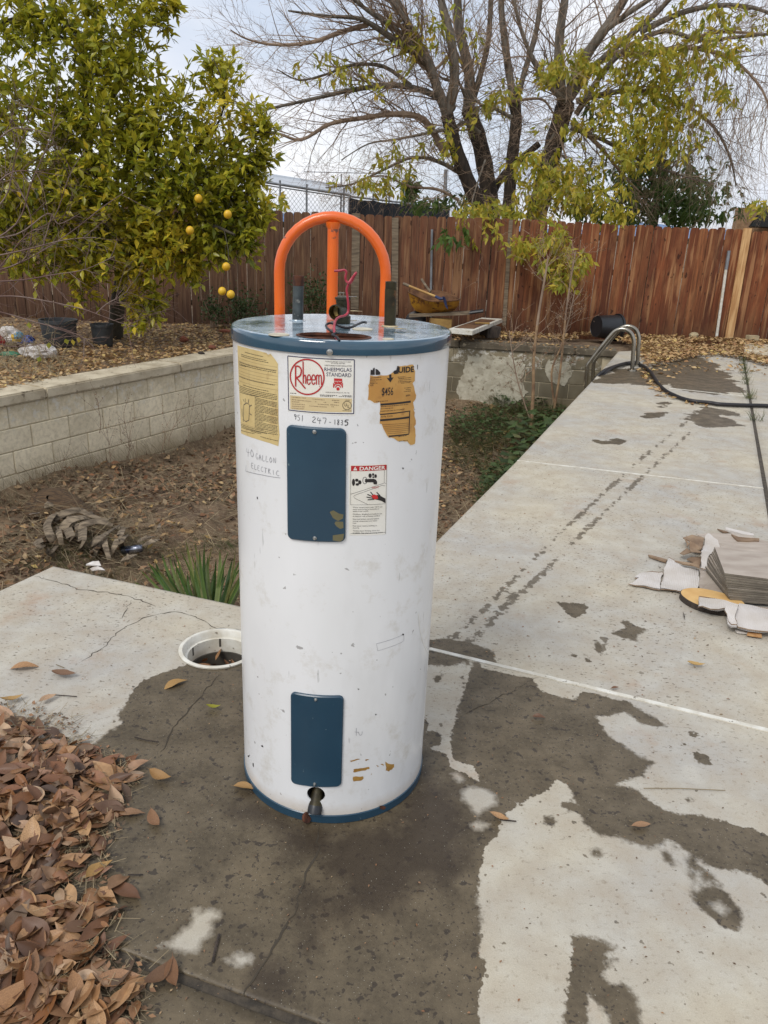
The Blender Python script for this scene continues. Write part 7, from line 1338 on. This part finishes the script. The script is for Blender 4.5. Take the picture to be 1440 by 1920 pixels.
# leaves: hanging clusters placed where the crown still holds them
NV_ = TL_V*np.array([.72, 1, 1])
def clusters(spec, mat, parent, per, s0, s1, droop=1.1, objs=0, seed=1, name='leaf', Yj=.35):
    r = np.random.RandomState(seed); Ps = []; Ds = []
    for x, y, rx, ry, Y, n in spec:
        q = r.randn(n, 2)*np.array([rx, ry])*.5
        for a, b in q:
            c_ = PY(x+a, y+b, Y+r.randn()*Yj); ax = np.array([r.randn()*.6, r.randn()*.6, -droop]); ax /= np.linalg.norm(ax)
            for j in range(per): 
                t = j/per*.18; sd = r.randn(3)*.48; Ps.append(np.array(c_)+ax*t+r.randn(3)*.02); Ds.append(ax*.9+sd)
    Ps, Ds = np.array(Ps), np.array(Ds); n = len(Ps); Sz = r.uniform(s0, s1, n); R_ = rotmats(Ds, r.randn(n)*.8); idx = r.permutation(n) if objs else np.arange(n); k = min(objs, n)
    if k:
        o_ = np.argsort(Ps[:, 1]+r.rand(n)*.4)[:k]; me = bpy.data.meshes.new(name); me.from_pydata(NV_.tolist(), [], TL_F.tolist()); me.materials.append(M[mat]); org = np.array(ORG[parent.name])
        for i in o_:
            o = link(me, name, None, parent); m4 = Matrix(R_[i].tolist()).to_4x4(); o.matrix_local = Matrix.Translation((Ps[i]-org).tolist())@m4@Matrix.Scale(float(Sz[i]), 4)
        keep = np.ones(n, bool); keep[o_] = False; Ps, R_, Sz = Ps[keep], R_[keep], Sz[keep]
    scatter('foliage', NV_, TL_F, R_, Sz, Ps, mat, parent); return Ps
yel = [(1200, 75, 60, 40, 13.7, 34), (1250, 110, 80, 45, 13.7, 58), (1200, 140, 90, 50, 13.8, 52), (1340, 95, 50, 40, 13.5, 30), (1100, 110, 40, 30, 13.9, 22), (1175, 215, 70, 50, 13.6, 50), (1250, 215, 60, 50, 13.6, 55), (1230, 260, 60, 40, 13.5, 50), (1290, 190, 60, 60, 13.5, 30), (1050, 115, 40, 20, 13.9, 25), (1030, 130, 25, 25, 13.9, 15), (1120, 125, 30, 20, 13.8, 14), (1360, 165, 20, 20, 13.4, 12), (1180, 290, 50, 35, 13.6, 35), (1000, 300, 45, 25, 13.6, 35), (1070, 320, 60, 35, 13.5, 50), (1040, 350, 70, 35, 13.3, 70), (1110, 360, 60, 35, 13.3, 55), (1150, 400, 40, 18, 13.0, 22), (890, 405, 45, 25, 13.2, 50), (900, 430, 40, 22, 13.0, 35), (920, 380, 40, 25, 13.4, 25), (985, 390, 40, 20, 13.2, 20), (985, 455, 35, 16, 12.25, 26), (1040, 440, 35, 30, 12.25, 35), (1050, 480, 45, 20, 12.1, 32), (1050, 515, 28, 14, 12.0, 18), (1095, 480, 16, 12, 12.1, 8), (940, 170, 30, 30, 14.2, 16), (910, 190, 30, 25, 14.2, 14), (1060, 230, 40, 20, 14, 16), (740, 300, 50, 30, 13.8, 18), (700, 340, 60, 20, 13.6, 24), (620, 130, 60, 40, 13.6, 16), (690, 140, 60, 30, 13.8, 14), (760, 60, 70, 50, 13.8, 24), (830, 60, 60, 50, 14, 18), (530, 370, 30, 15, 13.2, 8), (1420, 380, 20, 15, 13, 8), (830, 250, 60, 50, 14, 18), (1300, 30, 90, 40, 13.8, 26), (1390, 30, 60, 30, 13.6, 14)]
clusters(yel, 'ashleaf', tree, 8, .09, .16, objs=290, seed=5)
gtree = thing('green_tree', PY(1230, 400, 16)+Vector((0, 0, -1.7)), 'darker green leafy tree showing behind the yellowing branches just above the fence', 'tree')
gsp = [(1190, 330, 80, 40, 15.6, 90), (1250, 340, 80, 45, 15.7, 110), (1300, 350, 60, 45, 15.8, 80), (1210, 380, 90, 30, 15.5, 110), (1290, 390, 80, 25, 15.6, 90), (1120, 390, 60, 25, 15.4, 45), (1230, 280, 60, 30, 15.8, 40), (1110, 200, 25, 25, 14.6, 12), (800, 375, 40, 20, 15.0, 25), (870, 370, 40, 25, 15.2, 22), (850, 440, 22, 10, 12.3, 12)]
clusters(gsp, 'greenleaf', gtree, 6, .11, .18, objs=0, seed=8, Yj=.5)
mb = MB(); tips2 = []
mb.tube(spline([PY(1225, 420, 16)+Vector((0, 0, -1.8)), PY(1228, 400, 16), PY(1240, 350, 16), PY(1250, 300, 16)], 3), .09, 8); mb.build('trunk', 'darkbark', gtree, smooth=True); mb = MB()
for k in range(14): grow(mb, PY(1235+rgT.uniform(-10, 10), rgT.uniform(320, 400), 16), Vector((rgT.uniform(-1, 1), rgT.uniform(-.5, .5), .5)), 1.1, .02, 2, rgT, tips2, 0, kids=3)
tag(mb.build('twigs', 'darkbark', gtree), kind='stuff')
# far shrubs and palm
for (x, y, Y, s_, lb_) in ((1350, 400, 30, 1.0, 'hazy bare shrub far behind the fence near the tan house'), (1130, 412, 26, .8, 'low brownish shrub far beyond the fence under the green tree')):
    p = PY(x, y, Y); t = thing('far_shrub', (p.x, p.y, 0), lb_, 'shrub'); mb = MB(); tp_ = []
    for k in range(26): grow(mb, Vector((p.x+rgT.uniform(-.3, .3), p.y, .3)), Vector((rgT.uniform(-.7, .7), rgT.uniform(-.4, .4), 1)), 1.6*s_, .014, 2, rgT, tp_, 0, kids=4)
    tag(mb.build('twigs', 'twig', t), kind='stuff')
fpm = thing('far_palm', PY(768, 400, 60)+Vector((0, 0, 0)), 'tiny distant fan palm above the black shade screen', 'palm'); p = PY(768, 352, 60)
mb = MB(); mb.tube([(p.x, p.y, -.1), p], [.22, .16], 8); mb.build('trunk', 'darkbark', fpm)
D = rs.randn(220, 3); D[:, 2] = np.where(D[:, 2] < -.2, D[:, 2]*1.4, D[:, 2]*.6); P = np.tile(np.array(p), (220, 1)); P[110:, 2] -= rs.rand(110)*1.4; scatter('crown', TL_V*np.array([.5, 1, 1]), TL_F, rotmats(D, rs.randn(220)), rs.uniform(.7, 1.15, 220), P, 'greenleaf', fpm)
for (x0, x1, y, lb_) in ((890, 960, 352, 'pale far roof glimpsed between the tree trunks'),): pass
mb = MB(); a = PY(836, 395, 40); b = PY(836, 318, 40); mb.tube([(a.x, a.y, 0), b], .09, 6); mb.build('lamp_pole', 'metalgrey', smooth=True, label='thin distant pole rising between the palm and the tree', cat='pole', org=(a.x, a.y, 0))

# ================================================================== LEMON TREE
lt = thing('lemon_tree', G(218, 625), 'dense lemon tree with glossy yellow-green leaves and a few yellow lemons at left', 'tree'); rgL = random.Random(5)
Lt = lambda px, Y0, Y1: spline([PY(x, y, Y0+(Y1-Y0)*i/(len(px)-1)) for i, (x, y) in enumerate(px)], 4)
base = G(218, 628); limbs = []
for px, Y0, Y1, r0, r1, nm in (([(216, 632), (222, 560), (232, 490), (215, 420), (190, 330)], 10.4, 10.0, .10, .06, 'trunk'), ([(228, 500), (260, 430), (310, 350), (350, 300), (400, 240)], 10.4, 9.4, .05, .02, 'limb'), ([(205, 380), (165, 280), (160, 170), (155, 100), (120, 40), (60, 30), (0, 42)], 10.2, 9.6, .055, .016, 'limb'), ([(190, 340), (200, 220), (240, 100), (260, 20), (300, -20)], 10.1, 9.8, .05, .016, 'limb'), ([(215, 430), (150, 400), (80, 380), (20, 360)], 10.2, 9.5, .05, .02, 'limb'), ([(225, 470), (300, 440), (380, 420), (440, 440)], 10.3, 9.0, .04, .012, 'limb'), ([(250, 440), (330, 380), (420, 290), (480, 250), (512, 250)], 10.2, 9.3, .035, .006, 'limb'), ([(140, 90), (100, 60), (60, 55), (20, 20)], 9.9, 9.6, .02, .008, 'limb'), ([(395, 260), (420, 200), (415, 150), (400, 110)], 9.4, 9.3, .012, .004, 'limb'), ([(420, 430), (428, 470), (427, 497)], 8.7, 8.6, .006, .004, 'stem')):
    P = Lt(px, Y0, Y1); mb = MB(); mb.tube(P, [r0+(r1-r0)*i/(len(P)-1) for i in range(len(P))], 10); mb.build(nm, 'lemonbark', lt, smooth=True); limbs.append(P)
CL = [(60, 150, 95), (150, 95, 80), (215, 60, 66), (180, 200, 105), (70, 290, 105), (236, 180, 88), (200, 320, 115), (298, 258, 76), (355, 205, 45), (412, 150, 26), (398, 112, 16), (432, 215, 45), (478, 238, 24), (505, 238, 14), (330, 350, 100), (410, 320, 60), (455, 375, 42), (100, 420, 95), (215, 420, 105), (330, 430, 90), (415, 420, 55), (300, 452, 46), (215, 452, 48), (120, 462, 42), (278, 590, 24), (262, 560, 18), (292, 565, 12), (60, 60, 45), (8, 40, 50), (285, 10, 22), (305, 40, 14), (320, 12, 8), (25, 430, 75), (392, 455, 38), (455, 320, 30), (-60, 200, 100), (-80, 350, 100), (125, 20, 52), (205, -20, 66), (60, -40, 70), (262, 105, 40), (205, 130, 50), (455, 430, 30), (462, 465, 12), (160, 545, 18), (480, 395, 20), (350, 488, 16), (490, 290, 10), (480, 305, 12)]
Ps = []; Ds = []; twg = MB(); r = np.random.RandomState(77)
for (x, y, rp_) in CL:
    c_ = np.array(PY(x, y, 9.5)); k = rp_*9.5/F; n_ = int(12+150*(rp_/100)**2*(.50 if y < 260 else 1.2)); depth = k*.85
    for j in range(n_):
        d = r.randn(3); d /= np.linalg.norm(d); rr_ = (.45+.55*r.rand()**.6); q = c_+d*np.array([k, depth, k])*rr_
        if y < 260 and r.rand() < .12: continue
        sd = d*.7+r.randn(3)*.5+np.array([0, 0, .35 if y < 430 else -.15]); sd /= np.linalg.norm(sd); L_ = r.uniform(.10, .24); twg.tube([q-sd*L_*.8, q+sd*L_], .0028, 3, False)
        for m_ in range(r.randint(7, 12)):
            t = r.rand()*1.4-.4; side = r.randn(3); Ps.append(q+sd*L_*t); Ds.append(sd*.5+side*.65+np.array([0, 0, -.05]))
tag(twg.build('twigs', 'lemonbark', lt), kind='stuff')
Ps, Ds = np.array(Ps), np.array(Ds); ok = Ps[:, 2] > .15; Ps, Ds = Ps[ok], Ds[ok]; n = len(Ps); Sz = r.uniform(.085, .145, n); Rr = rotmats(Ds, r.randn(n)*.6)
rl = r.rand(n); clump = fbm(Ps[:, [0, 2]], 1.6, 71); rl = np.clip(.44*rl+.40+clump*.45+.14*(Ps[:, 2] < 1.9)*rl, .01, .99)
front = np.argsort(Ps[:, 1]+r.rand(n)*.3); front = front[(Ps[front, 2] < 4.2) & (Ps[front, 0] > -5.2)][:300]; LV_ = TL_V*np.array([.80, 1, 1.2]); me = bpy.data.meshes.new('leaf'); me.from_pydata(LV_.tolist(), [], TL_F.tolist()); me.materials.append(M['lemonleaf'])
for i in front:
    o = link(me, 'leaf', None, lt); o.matrix_local = Matrix.Translation((Ps[i]-np.array(ORG[lt.name])).tolist())@Matrix(Rr[i].tolist()).to_4x4()@Matrix.Scale(float(Sz[i]), 4)
kp = np.ones(n, bool); kp[front] = False; scatter('foliage', LV_, TL_F, Rr[kp], Sz[kp], Ps[kp], 'lemonleaf', lt, rnd=rl[kp])
def fruit(x, y, Y, s_=.043):
    p = PY(x, y, Y); mb = MB(); pr = [(s_*math.sin(t*math.pi/12)*(1 if 0 < t < 12 else 0), -s_*1.08*math.cos(t*math.pi/12)) for t in range(13)]; pr[0] = (0, -s_*1.15); mb.lathe(pr, 16, p, Euler((.3, .4, 0)).to_matrix()); mb.build('lemon', 'lemon', lt, smooth=True)
for x, y, Y in ((424, 500, 8.6), (416.5, 546, 8.6), (432.5, 552, 8.55), (427, 402, 8.78), (356, 432, 8.8), (372, 372, 8.95)): fruit(x, y, Y)
mb = MB(); mb.tube([PY(423, 460, 8.6), PY(422, 490, 8.6)], .003, 4); mb.tube([PY(421, 505, 8.6), PY(419, 535, 8.6), PY(417, 541, 8.6)], .003, 4); mb.tube([PY(419, 530, 8.6), PY(430, 545, 8.56)], .003, 4); tag(mb.build('fruit_stalks', 'lemonbark', lt), kind='stuff')

# bare thorny shrub at the left edge
bs = thing('bare_shrub', PY(-30, 620, 7.6), 'leafless reddish shrub with thin arching twigs reaching in from the left edge', 'shrub'); rgB = random.Random(31); tps = []
bp = [[(-60, 560), (20, 555), (80, 563), (150, 578), (180, 588), (225, 605), (255, 612)], [(-60, 570), (20, 590), (70, 605), (110, 615), (150, 630), (175, 650)], [(180, 588), (200, 570), (222, 558), (240, 545)], [(-60, 520), (20, 500), (80, 470), (140, 430), (190, 390), (235, 360)], [(-60, 530), (40, 525), (100, 515), (160, 505), (215, 480)], [(-50, 470), (30, 420), (60, 340), (90, 270), (100, 230), (90, 190)], [(-50, 430), (10, 370), (30, 290), (60, 220)], [(-60, 450), (30, 440), (90, 400), (110, 420), (150, 400)], [(-60, 490), (40, 470), (120, 450), (180, 445)], [(-60, 600), (0, 645), (60, 648), (100, 635), (140, 630)], [(-60, 560), (0, 500), (50, 440), (100, 410), (130, 330), (160, 280)], [(20, 500), (50, 480), (60, 420), (40, 360), (10, 320)], [(-40, 380), (10, 330), (50, 320), (120, 330)], [(-40, 300), (10, 250), (40, 240), (100, 250)]]
for k, px in enumerate(bp):
    P = spline([PY(x, y, 7.8+(k % 4)*.15) for x, y in px], 4); n_ = len(P); mb = MB(); mb.tube(P, [.0085*(1-.7*i/n_) for i in range(n_)], 5); mb.build('branch', 'redtwig', bs, smooth=True)
    limbs.append(P); 
    if k == 0: tw = MB()
    for j in range(11): i = rgB.randrange(2, n_-1); tan = (P[i+1]-P[i]).normalized(); d = rot_about(tan, rgB.uniform(.5, 1.1), rot_about(tan.orthogonal(), rgB.uniform(0, 6.28), tan)); grow(tw, P[i], d, rgB.uniform(.2, .55), .004, 1, rgB, tps, .0, kids=3, segs=4, wob=.12)
tag(tw.build('twigs', 'redtwig', bs), kind='stuff')
for k, (x, y) in enumerate(((92, 642), (122, 635), (135, 636), (148, 632), (54, 604), (75, 668))):
    p = PY(x, y, 7.75); me = bpy.data.meshes.new('leaf'); me.from_pydata((TL_V*np.array([1.5, 1, 1])).tolist(), [], TL_F.tolist()); me.materials.append(M['ashleaf']); o = link(me, 'leaf', None, bs); o.location = p-ORG[bs.name]; o.rotation_euler = (rgB.uniform(-1.9, -1.2), rgB.uniform(-.4, .4), rgB.uniform(-1, 1)); o.scale = (.065,)*3
# dry brush tangle by the rubbish
tg = MB(); 
for k in range(120): p = G(rgB.uniform(-40, 130), rgB.uniform(640, 720), 0); grow(tg, p, Vector((rgB.uniform(-1, 1), rgB.uniform(-.5, .5), rgB.uniform(.2, 1))), rgB.uniform(.15, .45), .004, 1, rgB, tps, -.06, kids=3, segs=4, wob=.3)
tag(tg.build('dry_brush', 'straw', label='tangled dry weeds around the plastic bags at far left', cat='brush'), kind='stuff')
wd = MB(); wl_ = []
for k, (x, y, h_) in enumerate(((185, 775, .32), (205, 860, .5), (240, 868, .6), (258, 850, .5), (300, 845, .45), (315, 800, .4), (385, 815, .35), (105, 905, .4), (350, 815, .4), (240, 800, .3))):
    p = PL(x, y+18, LW0+nL*.12, nL); grow(wd, p+Vector((0, 0, -.1)), Vector((rgB.uniform(-.2, .2), rgB.uniform(-.1, .1), 1)), h_+.15, .004, 1, rgB, wl_, .0, kids=6, segs=6, spread=.6)
tag(wd.build('dry_weed_stems', 'twig', label='row of thin dead weed stems against the long block wall', cat='weeds'), kind='stuff')
Q = np.array([tuple(q) for T, d in wl_ for q in T]); Q = np.repeat(Q, 2, 0)+rs.randn(len(Q)*2, 3)*.008; tag(scatter('dry_weed_seeds', TL_V, TL_F, rotmats(rs.randn(len(Q), 3), rs.randn(len(Q))), rs.uniform(.008, .018, len(Q)), Q, 'litter_b'), 'tiny dark seeds on the dead weed stems by the block wall', 'weeds')

# ================================================================== FALLEN LEAVES ON THE DECK
def leaf_mesh(seed, curl=.25, fold=.18, wdt=.42, ns=7):
    r = random.Random(seed); V_ = []; F_ = []; bend = r.uniform(-.5, .9)*curl; tw = r.uniform(-.5, .5); sk_ = r.uniform(-.10, .10)
    for i in range(ns+1):
        t = i/ns; w_ = wdt*.5*(math.sin(math.pi*min(1, t*1.02+.01)**.85)**.9)*(1.0 if t < .97 else .15)+.006; z = bend*(t-.5)**2*2-.1*curl; xo = sk_*math.sin(math.pi*t)
        for j, s_ in enumerate((-1, -.5, 0, .5, 1)):
            zz = z+fold*abs(s_)*w_*1.6+tw*s_*w_*(t-.5)*1.2+(r.uniform(-.012, .012) if abs(s_) == 1 else 0)+curl*.35*(s_*s_)*w_*(1 if seed % 3 else -1); V_.append((s_*w_+xo, t-.5, zz))
    for i in range(ns):
        for j in range(4): a = i*5+j; F_.append((a, a+1, a+6, a+5))
    k = len(V_); V_ += [(-.007, -.5, bend*.5-.1*curl), (.007, -.5, bend*.5-.1*curl), (.004, -.64, bend*.5-.05*curl), (-.004, -.64, bend*.5-.05*curl)]; F_.append((k, k+1, k+2, k+3)); return V_, F_
LM = [leaf_mesh(i, curl=(.15, .3, .45, .2, .6, .3, .1, .5, .35)[i], fold=(.15, .25, .1, .3, .2, .12, .2, .3, .05)[i], wdt=(.42, .38, .46, .34, .40, .5, .36, .44, .40)[i]) for i in range(9)]
LME = []
for V_, F_ in LM:
    me = bpy.data.meshes.new('leaf'); me.from_pydata(V_, [], F_); me.polygons.foreach_set('use_smooth', [True]*len(F_)); me.materials.append(M['dleaf']); LME.append(me)
pile_px = [(-60, 1335), (10, 1335), (60, 1345), (120, 1378), (170, 1395), (222, 1420), (240, 1470), (232, 1500), (205, 1530), (188, 1585), (170, 1620), (160, 1655), (185, 1690), (205, 1712), (198, 1760), (205, 1800), (215, 1835), (245, 1860), (232, 1920), (220, 2000), (-400, 2000)]
pp = tp2([G(x, y) for x, y in pile_px])
lp = thing('leaf_pile', G(80, 1650), 'deep drift of curled tan and brown fallen leaves on the deck at lower left', 'leaves')
pp_big = tp2([G(x, y) for x, y in [(-60, 1318), (70, 1325), (180, 1365), (262, 1420), (275, 1490), (240, 1540), (222, 1620), (245, 1700), (235, 1790), (290, 1860), (270, 2000), (-400, 2000)]]); Pq = rand_in(pp_big, 1750); dq = sdf(Pq, pp); upf = np.clip((Pq[:, 1]-1.75)/.25, 0, 1)
keep = (rs.rand(len(Pq)) < np.clip(.30+dq*7, .05, 1)*(1-.70*upf)); Pq, dq = Pq[keep], dq[keep]; nP = len(Pq)
hz_ = np.minimum(.040, .004+dq*.16)*(rs.rand(nP)**.8)+.006; hz_ *= 1-.6*np.clip((Pq[:, 1]-1.72)/.25, 0, 1); hz_ = np.maximum(hz_, .006)
Sz = .036+.062*rs.rand(nP)**.9; a = rs.rand(nP)*6.28; til = rs.randn(nP, 2)*.32
order = np.argsort(-(hz_*30-Pq[:, 1]*.5+Sz*8)); top = order[:298]; rest = order[298:]; o0 = ORG[lp.name]
for i in top:
    o = link(LME[rs.randint(9)], 'leaf', None, lp); o.location = (Pq[i, 0]-o0.x, Pq[i, 1]-o0.y, hz_[i]); o.rotation_euler = (til[i, 0], til[i, 1]+(math.pi if rs.rand() < .3 else 0), a[i]); o.scale = (Sz[i],)*3
for m_ in range(9):
    ix = rest[m_::9]
    if not len(ix): continue
    V_ = np.array(LM[m_][0]); F_ = np.array(LM[m_][1]); D = np.stack([np.cos(a[ix]), np.sin(a[ix]), til[ix, 0]], 1)
    if m_ == 0: aV, aF, aR = [], [], []; off_ = 0
    R_ = rotmats(D, til[ix, 1]+np.where(rs.rand(len(ix)) < .3, math.pi, 0)); W2 = np.einsum('nij,kj->nki', R_, V_)*Sz[ix][:, None, None]+np.column_stack([Pq[ix], hz_[ix]*.8+.004])[:, None, :]
    aV.append(W2.reshape(-1, 3)); aF.append((F_[None]+(np.arange(len(ix))*len(V_))[:, None, None]).reshape(-1, 4)+off_); aR.append(np.repeat(rs.rand(len(ix)), len(V_))); off_ += len(V_)*len(ix)
o = npmesh('buried_leaves', np.concatenate(aV), np.concatenate(aF), 'dleaf', lp, np.concatenate(aR), True); o['kind'] = 'stuff'
for k in range(16):
    q = Pq[rs.randint(nP)]; aa = rf.uniform(0, 6.28); l_ = rf.uniform(.03, .09); mb = MB(); mb.tube([(q[0], q[1], .035), (q[0]+l_*.5*math.cos(aa), q[1]+l_*.5*math.sin(aa), .045), (q[0]+l_*math.cos(aa+.2), q[1]+l_*math.sin(aa+.2), .036)], .0012, 4); mb.build('leaf_stalk', 'palestem', lp)
# chaff under and around the pile
pb2 = tp2([G(x, y) for x, y in ((-60, 1310), (60, 1322), (140, 1350), (170, 1390), (240, 1420), (260, 1480), (225, 1560), (200, 1640), (240, 1760), (300, 1850), (260, 1980), (-300, 1980))])
cP = rand_in(pb2, 4200); cd = sdf(cP, pp); cP = cP[rs.rand(len(cP)) < np.clip(.75+cd*7, .04, 1)]
o = litter('straw_chaff', cP, 0, 'straw', lambda P: np.zeros(len(P))+.003, .012, .055, lift=.012, tilt=.15, tv=ST_V*np.array([.8, 1, .6]), tf=ST_F)
o = litter('leaf_crumbs', rand_in(pb2, 2200), 0, 'litter_b', lambda P: np.zeros(len(P))+.003, .006, .02, lift=.006, tilt=.3)
# leaves lying singly
singles = [(46, 1249, 42, .25, 'dleaf', 'reddish brown leaf alone at the far left of the dry slab'), (120, 1263, 44, -.2, 'dleaf', 'tan curled leaf on dry slab left of the crack'), (329, 1281, 34, .6, 'yleaf', 'yellowish folded leaf on wet slab just below the skimmer ring'), (401, 1327, 26, .0, 'ashleaf', 'small olive-yellow leaf on wet slab left of the heater'), (302, 1457, 40, -.35, 'yleaf', 'bright tan holed leaf alone on the wet slab left of the heater base'), (291, 1539, 34, -.9, 'dleaf', 'pale pinkish leaf standing apart right of the pile'), (187, 1634, 40, .9, 'yleaf', 'orange-tan leaf pointing up right at the pile edge'), (204, 1678, 42, -.6, 'dleaf', 'rounded brown leaf just right of the pile above the groove'), (248, 1521, 46, .05, 'dleaf', 'dark red leaf at the right tip of the pile'), (458, 1476, 38, -.25, 'yleaf', 'crumpled golden leaf tucked against the heater base'), (298, 1828, 46, .9, 'dleaf', 'orange leaf across the dark groove at bottom left'), (327, 1828, 40, -1.1, 'dleaf', 'upright brown leaf touching the orange one over the groove'), (222, 1837, 72, .2, 'dleaf', 'long tan leaf beyond the pile below the groove'), (1011, 1344, 22, -.15, 'dleaf', 'small red-brown leaf in the middle of the right wet patch'), (1202, 1546, 34, .1, 'dleaf', 'orange-brown leaf at the lower edge of the right wet patch'), (936, 1536, 30, -.5, 'dleaf', 'thin dark curled leaf on pale patch right of the heater'), (1305, 1247, 28, -.2, 'yleaf', 'pale leaf on dry slab above the white joint at right'), (1153, 1290, 14, .3, 'dleaf', 'tiny dark leaf resting by the white joint'), (90, 1312, 24, .8, 'dleaf', 'small faded leaf on the slab above the pile'), (22, 1312, 30, .5, 'yleaf', 'pale tan leaf above the pile at far left'), (1128, 1478+0, 12, .2, 'litter_y', None), (254, 1272, 12, .3, 'darkbark', None), (1170, 700, 12, 0, 'litter_y', None), (1105, 1180-300, 10, .2, 'litter_b', None)]
mats_l = {}
for k, (x, y, wpx, rz, mt, lb_) in enumerate(singles):
    if lb_ is None: continue
    p = G(x, y, .009); kpx = F/(p.y*math.cos(TH)+H*math.sin(TH)); L_ = wpx/kpx*1.05*(1+.5*abs(math.sin(rz))); V_, F_ = leaf_mesh(100+k, .5, .25, .42)
    me = bpy.data.meshes.new('fallen_leaf'); me.from_pydata(V_, [], F_); me.polygons.foreach_set('use_smooth', [True]*len(F_)); me.materials.append(M[mt]); o = bpy.data.objects.new('fallen_leaf', me); C.objects.link(o); o.location = p+Vector((0, 0, .004)); o.rotation_euler = (rf.uniform(-.1, .1), rf.uniform(-.15, .15), rz*1.1-math.pi/2); o.scale = (L_,)*3; tag(o, lb_, 'leaf', 'single fallen leaves scattered on the concrete')
# leaves in the skimmer
t = thing('skimmer_leaves', SK+Vector((0, 0, -.19)), 'small heap of reddish dead leaves down inside the skimmer hole', 'leaves')
for k in range(46): o = link(LME[k % 9], 'leaf', None, t); rr_ = .095*math.sqrt(rf.random()); aa = rf.uniform(0, 6.28); o.location = (rr_*math.cos(aa), rr_*math.sin(aa)+.01, .02+rf.uniform(0, .10)); o.rotation_euler = (rf.uniform(-.8, .8), rf.uniform(-.8, .8), rf.uniform(0, 6.28)); o.scale = (rf.uniform(.045, .07),)*3
# twigs lying on the concrete
for k, (pts, wd_, lb_) in enumerate((([(411, 1752), (405, 1775), (399, 1803)], .0032, 'short dark stick right of the pale dry patch near the bottom'), ([(928, 1529), (940, 1537), (968, 1540)], .002, 'fine stem beside the curled leaf right of the heater'), ([(252, 1382), (275, 1388), (297, 1391)], .0018, 'thin dark twig on the wet slab beyond the leaf pile'), ([(105, 1246), (120, 1252)], .0015, 'short pale stem at the left end of the curled tan leaf'), ([(240, 1640), (256, 1640.5), (268, 1640)], .0018, 'tiny straight twig right of the leaf pile'), ([(1207, 1478), (1270, 1478), (1360, 1482)], .0012, 'very fine long straw on the slab at right'), ([(1284, 1122+30), (1283, 1160), (1281, 1148)], .0012, 'bent fine wire in front of the wood slice'), ([(90, 1302), (120, 1304), (144, 1306)], .0016, 'thin reddish twig above the leaf pile'), ([(208, 1556), (214, 1565), (213, 1574)], .002, 'little curved twig at right edge of the pile'))):
    P = [G(x, y, .004) for x, y in pts]; mb = MB(); mb.tube(P, wd_, 5); mb.build('twig', 'darkbark' if k not in (3, 5) else 'straw', label=lb_, cat='twig', org=P[0])
# grit on the slabs
gq = rand_in(tp2([J1[0], J1[3]+E1*.5, J1[3]+back*1.6+E1*.5, J1[0]+left_dir*1.7]), 900); litter('grit', gq, 0, 'litter_b', lambda P: np.zeros(len(P))+.002, .003, .009, lift=.002, tilt=.2)
gq = rand_in(tp2([CORNER, Ea, C3, J1[3]]), 500); litter('grit', gq, 0, 'litter_b', lambda P: np.zeros(len(P))+.002, .004, .014, lift=.002, tilt=.2)
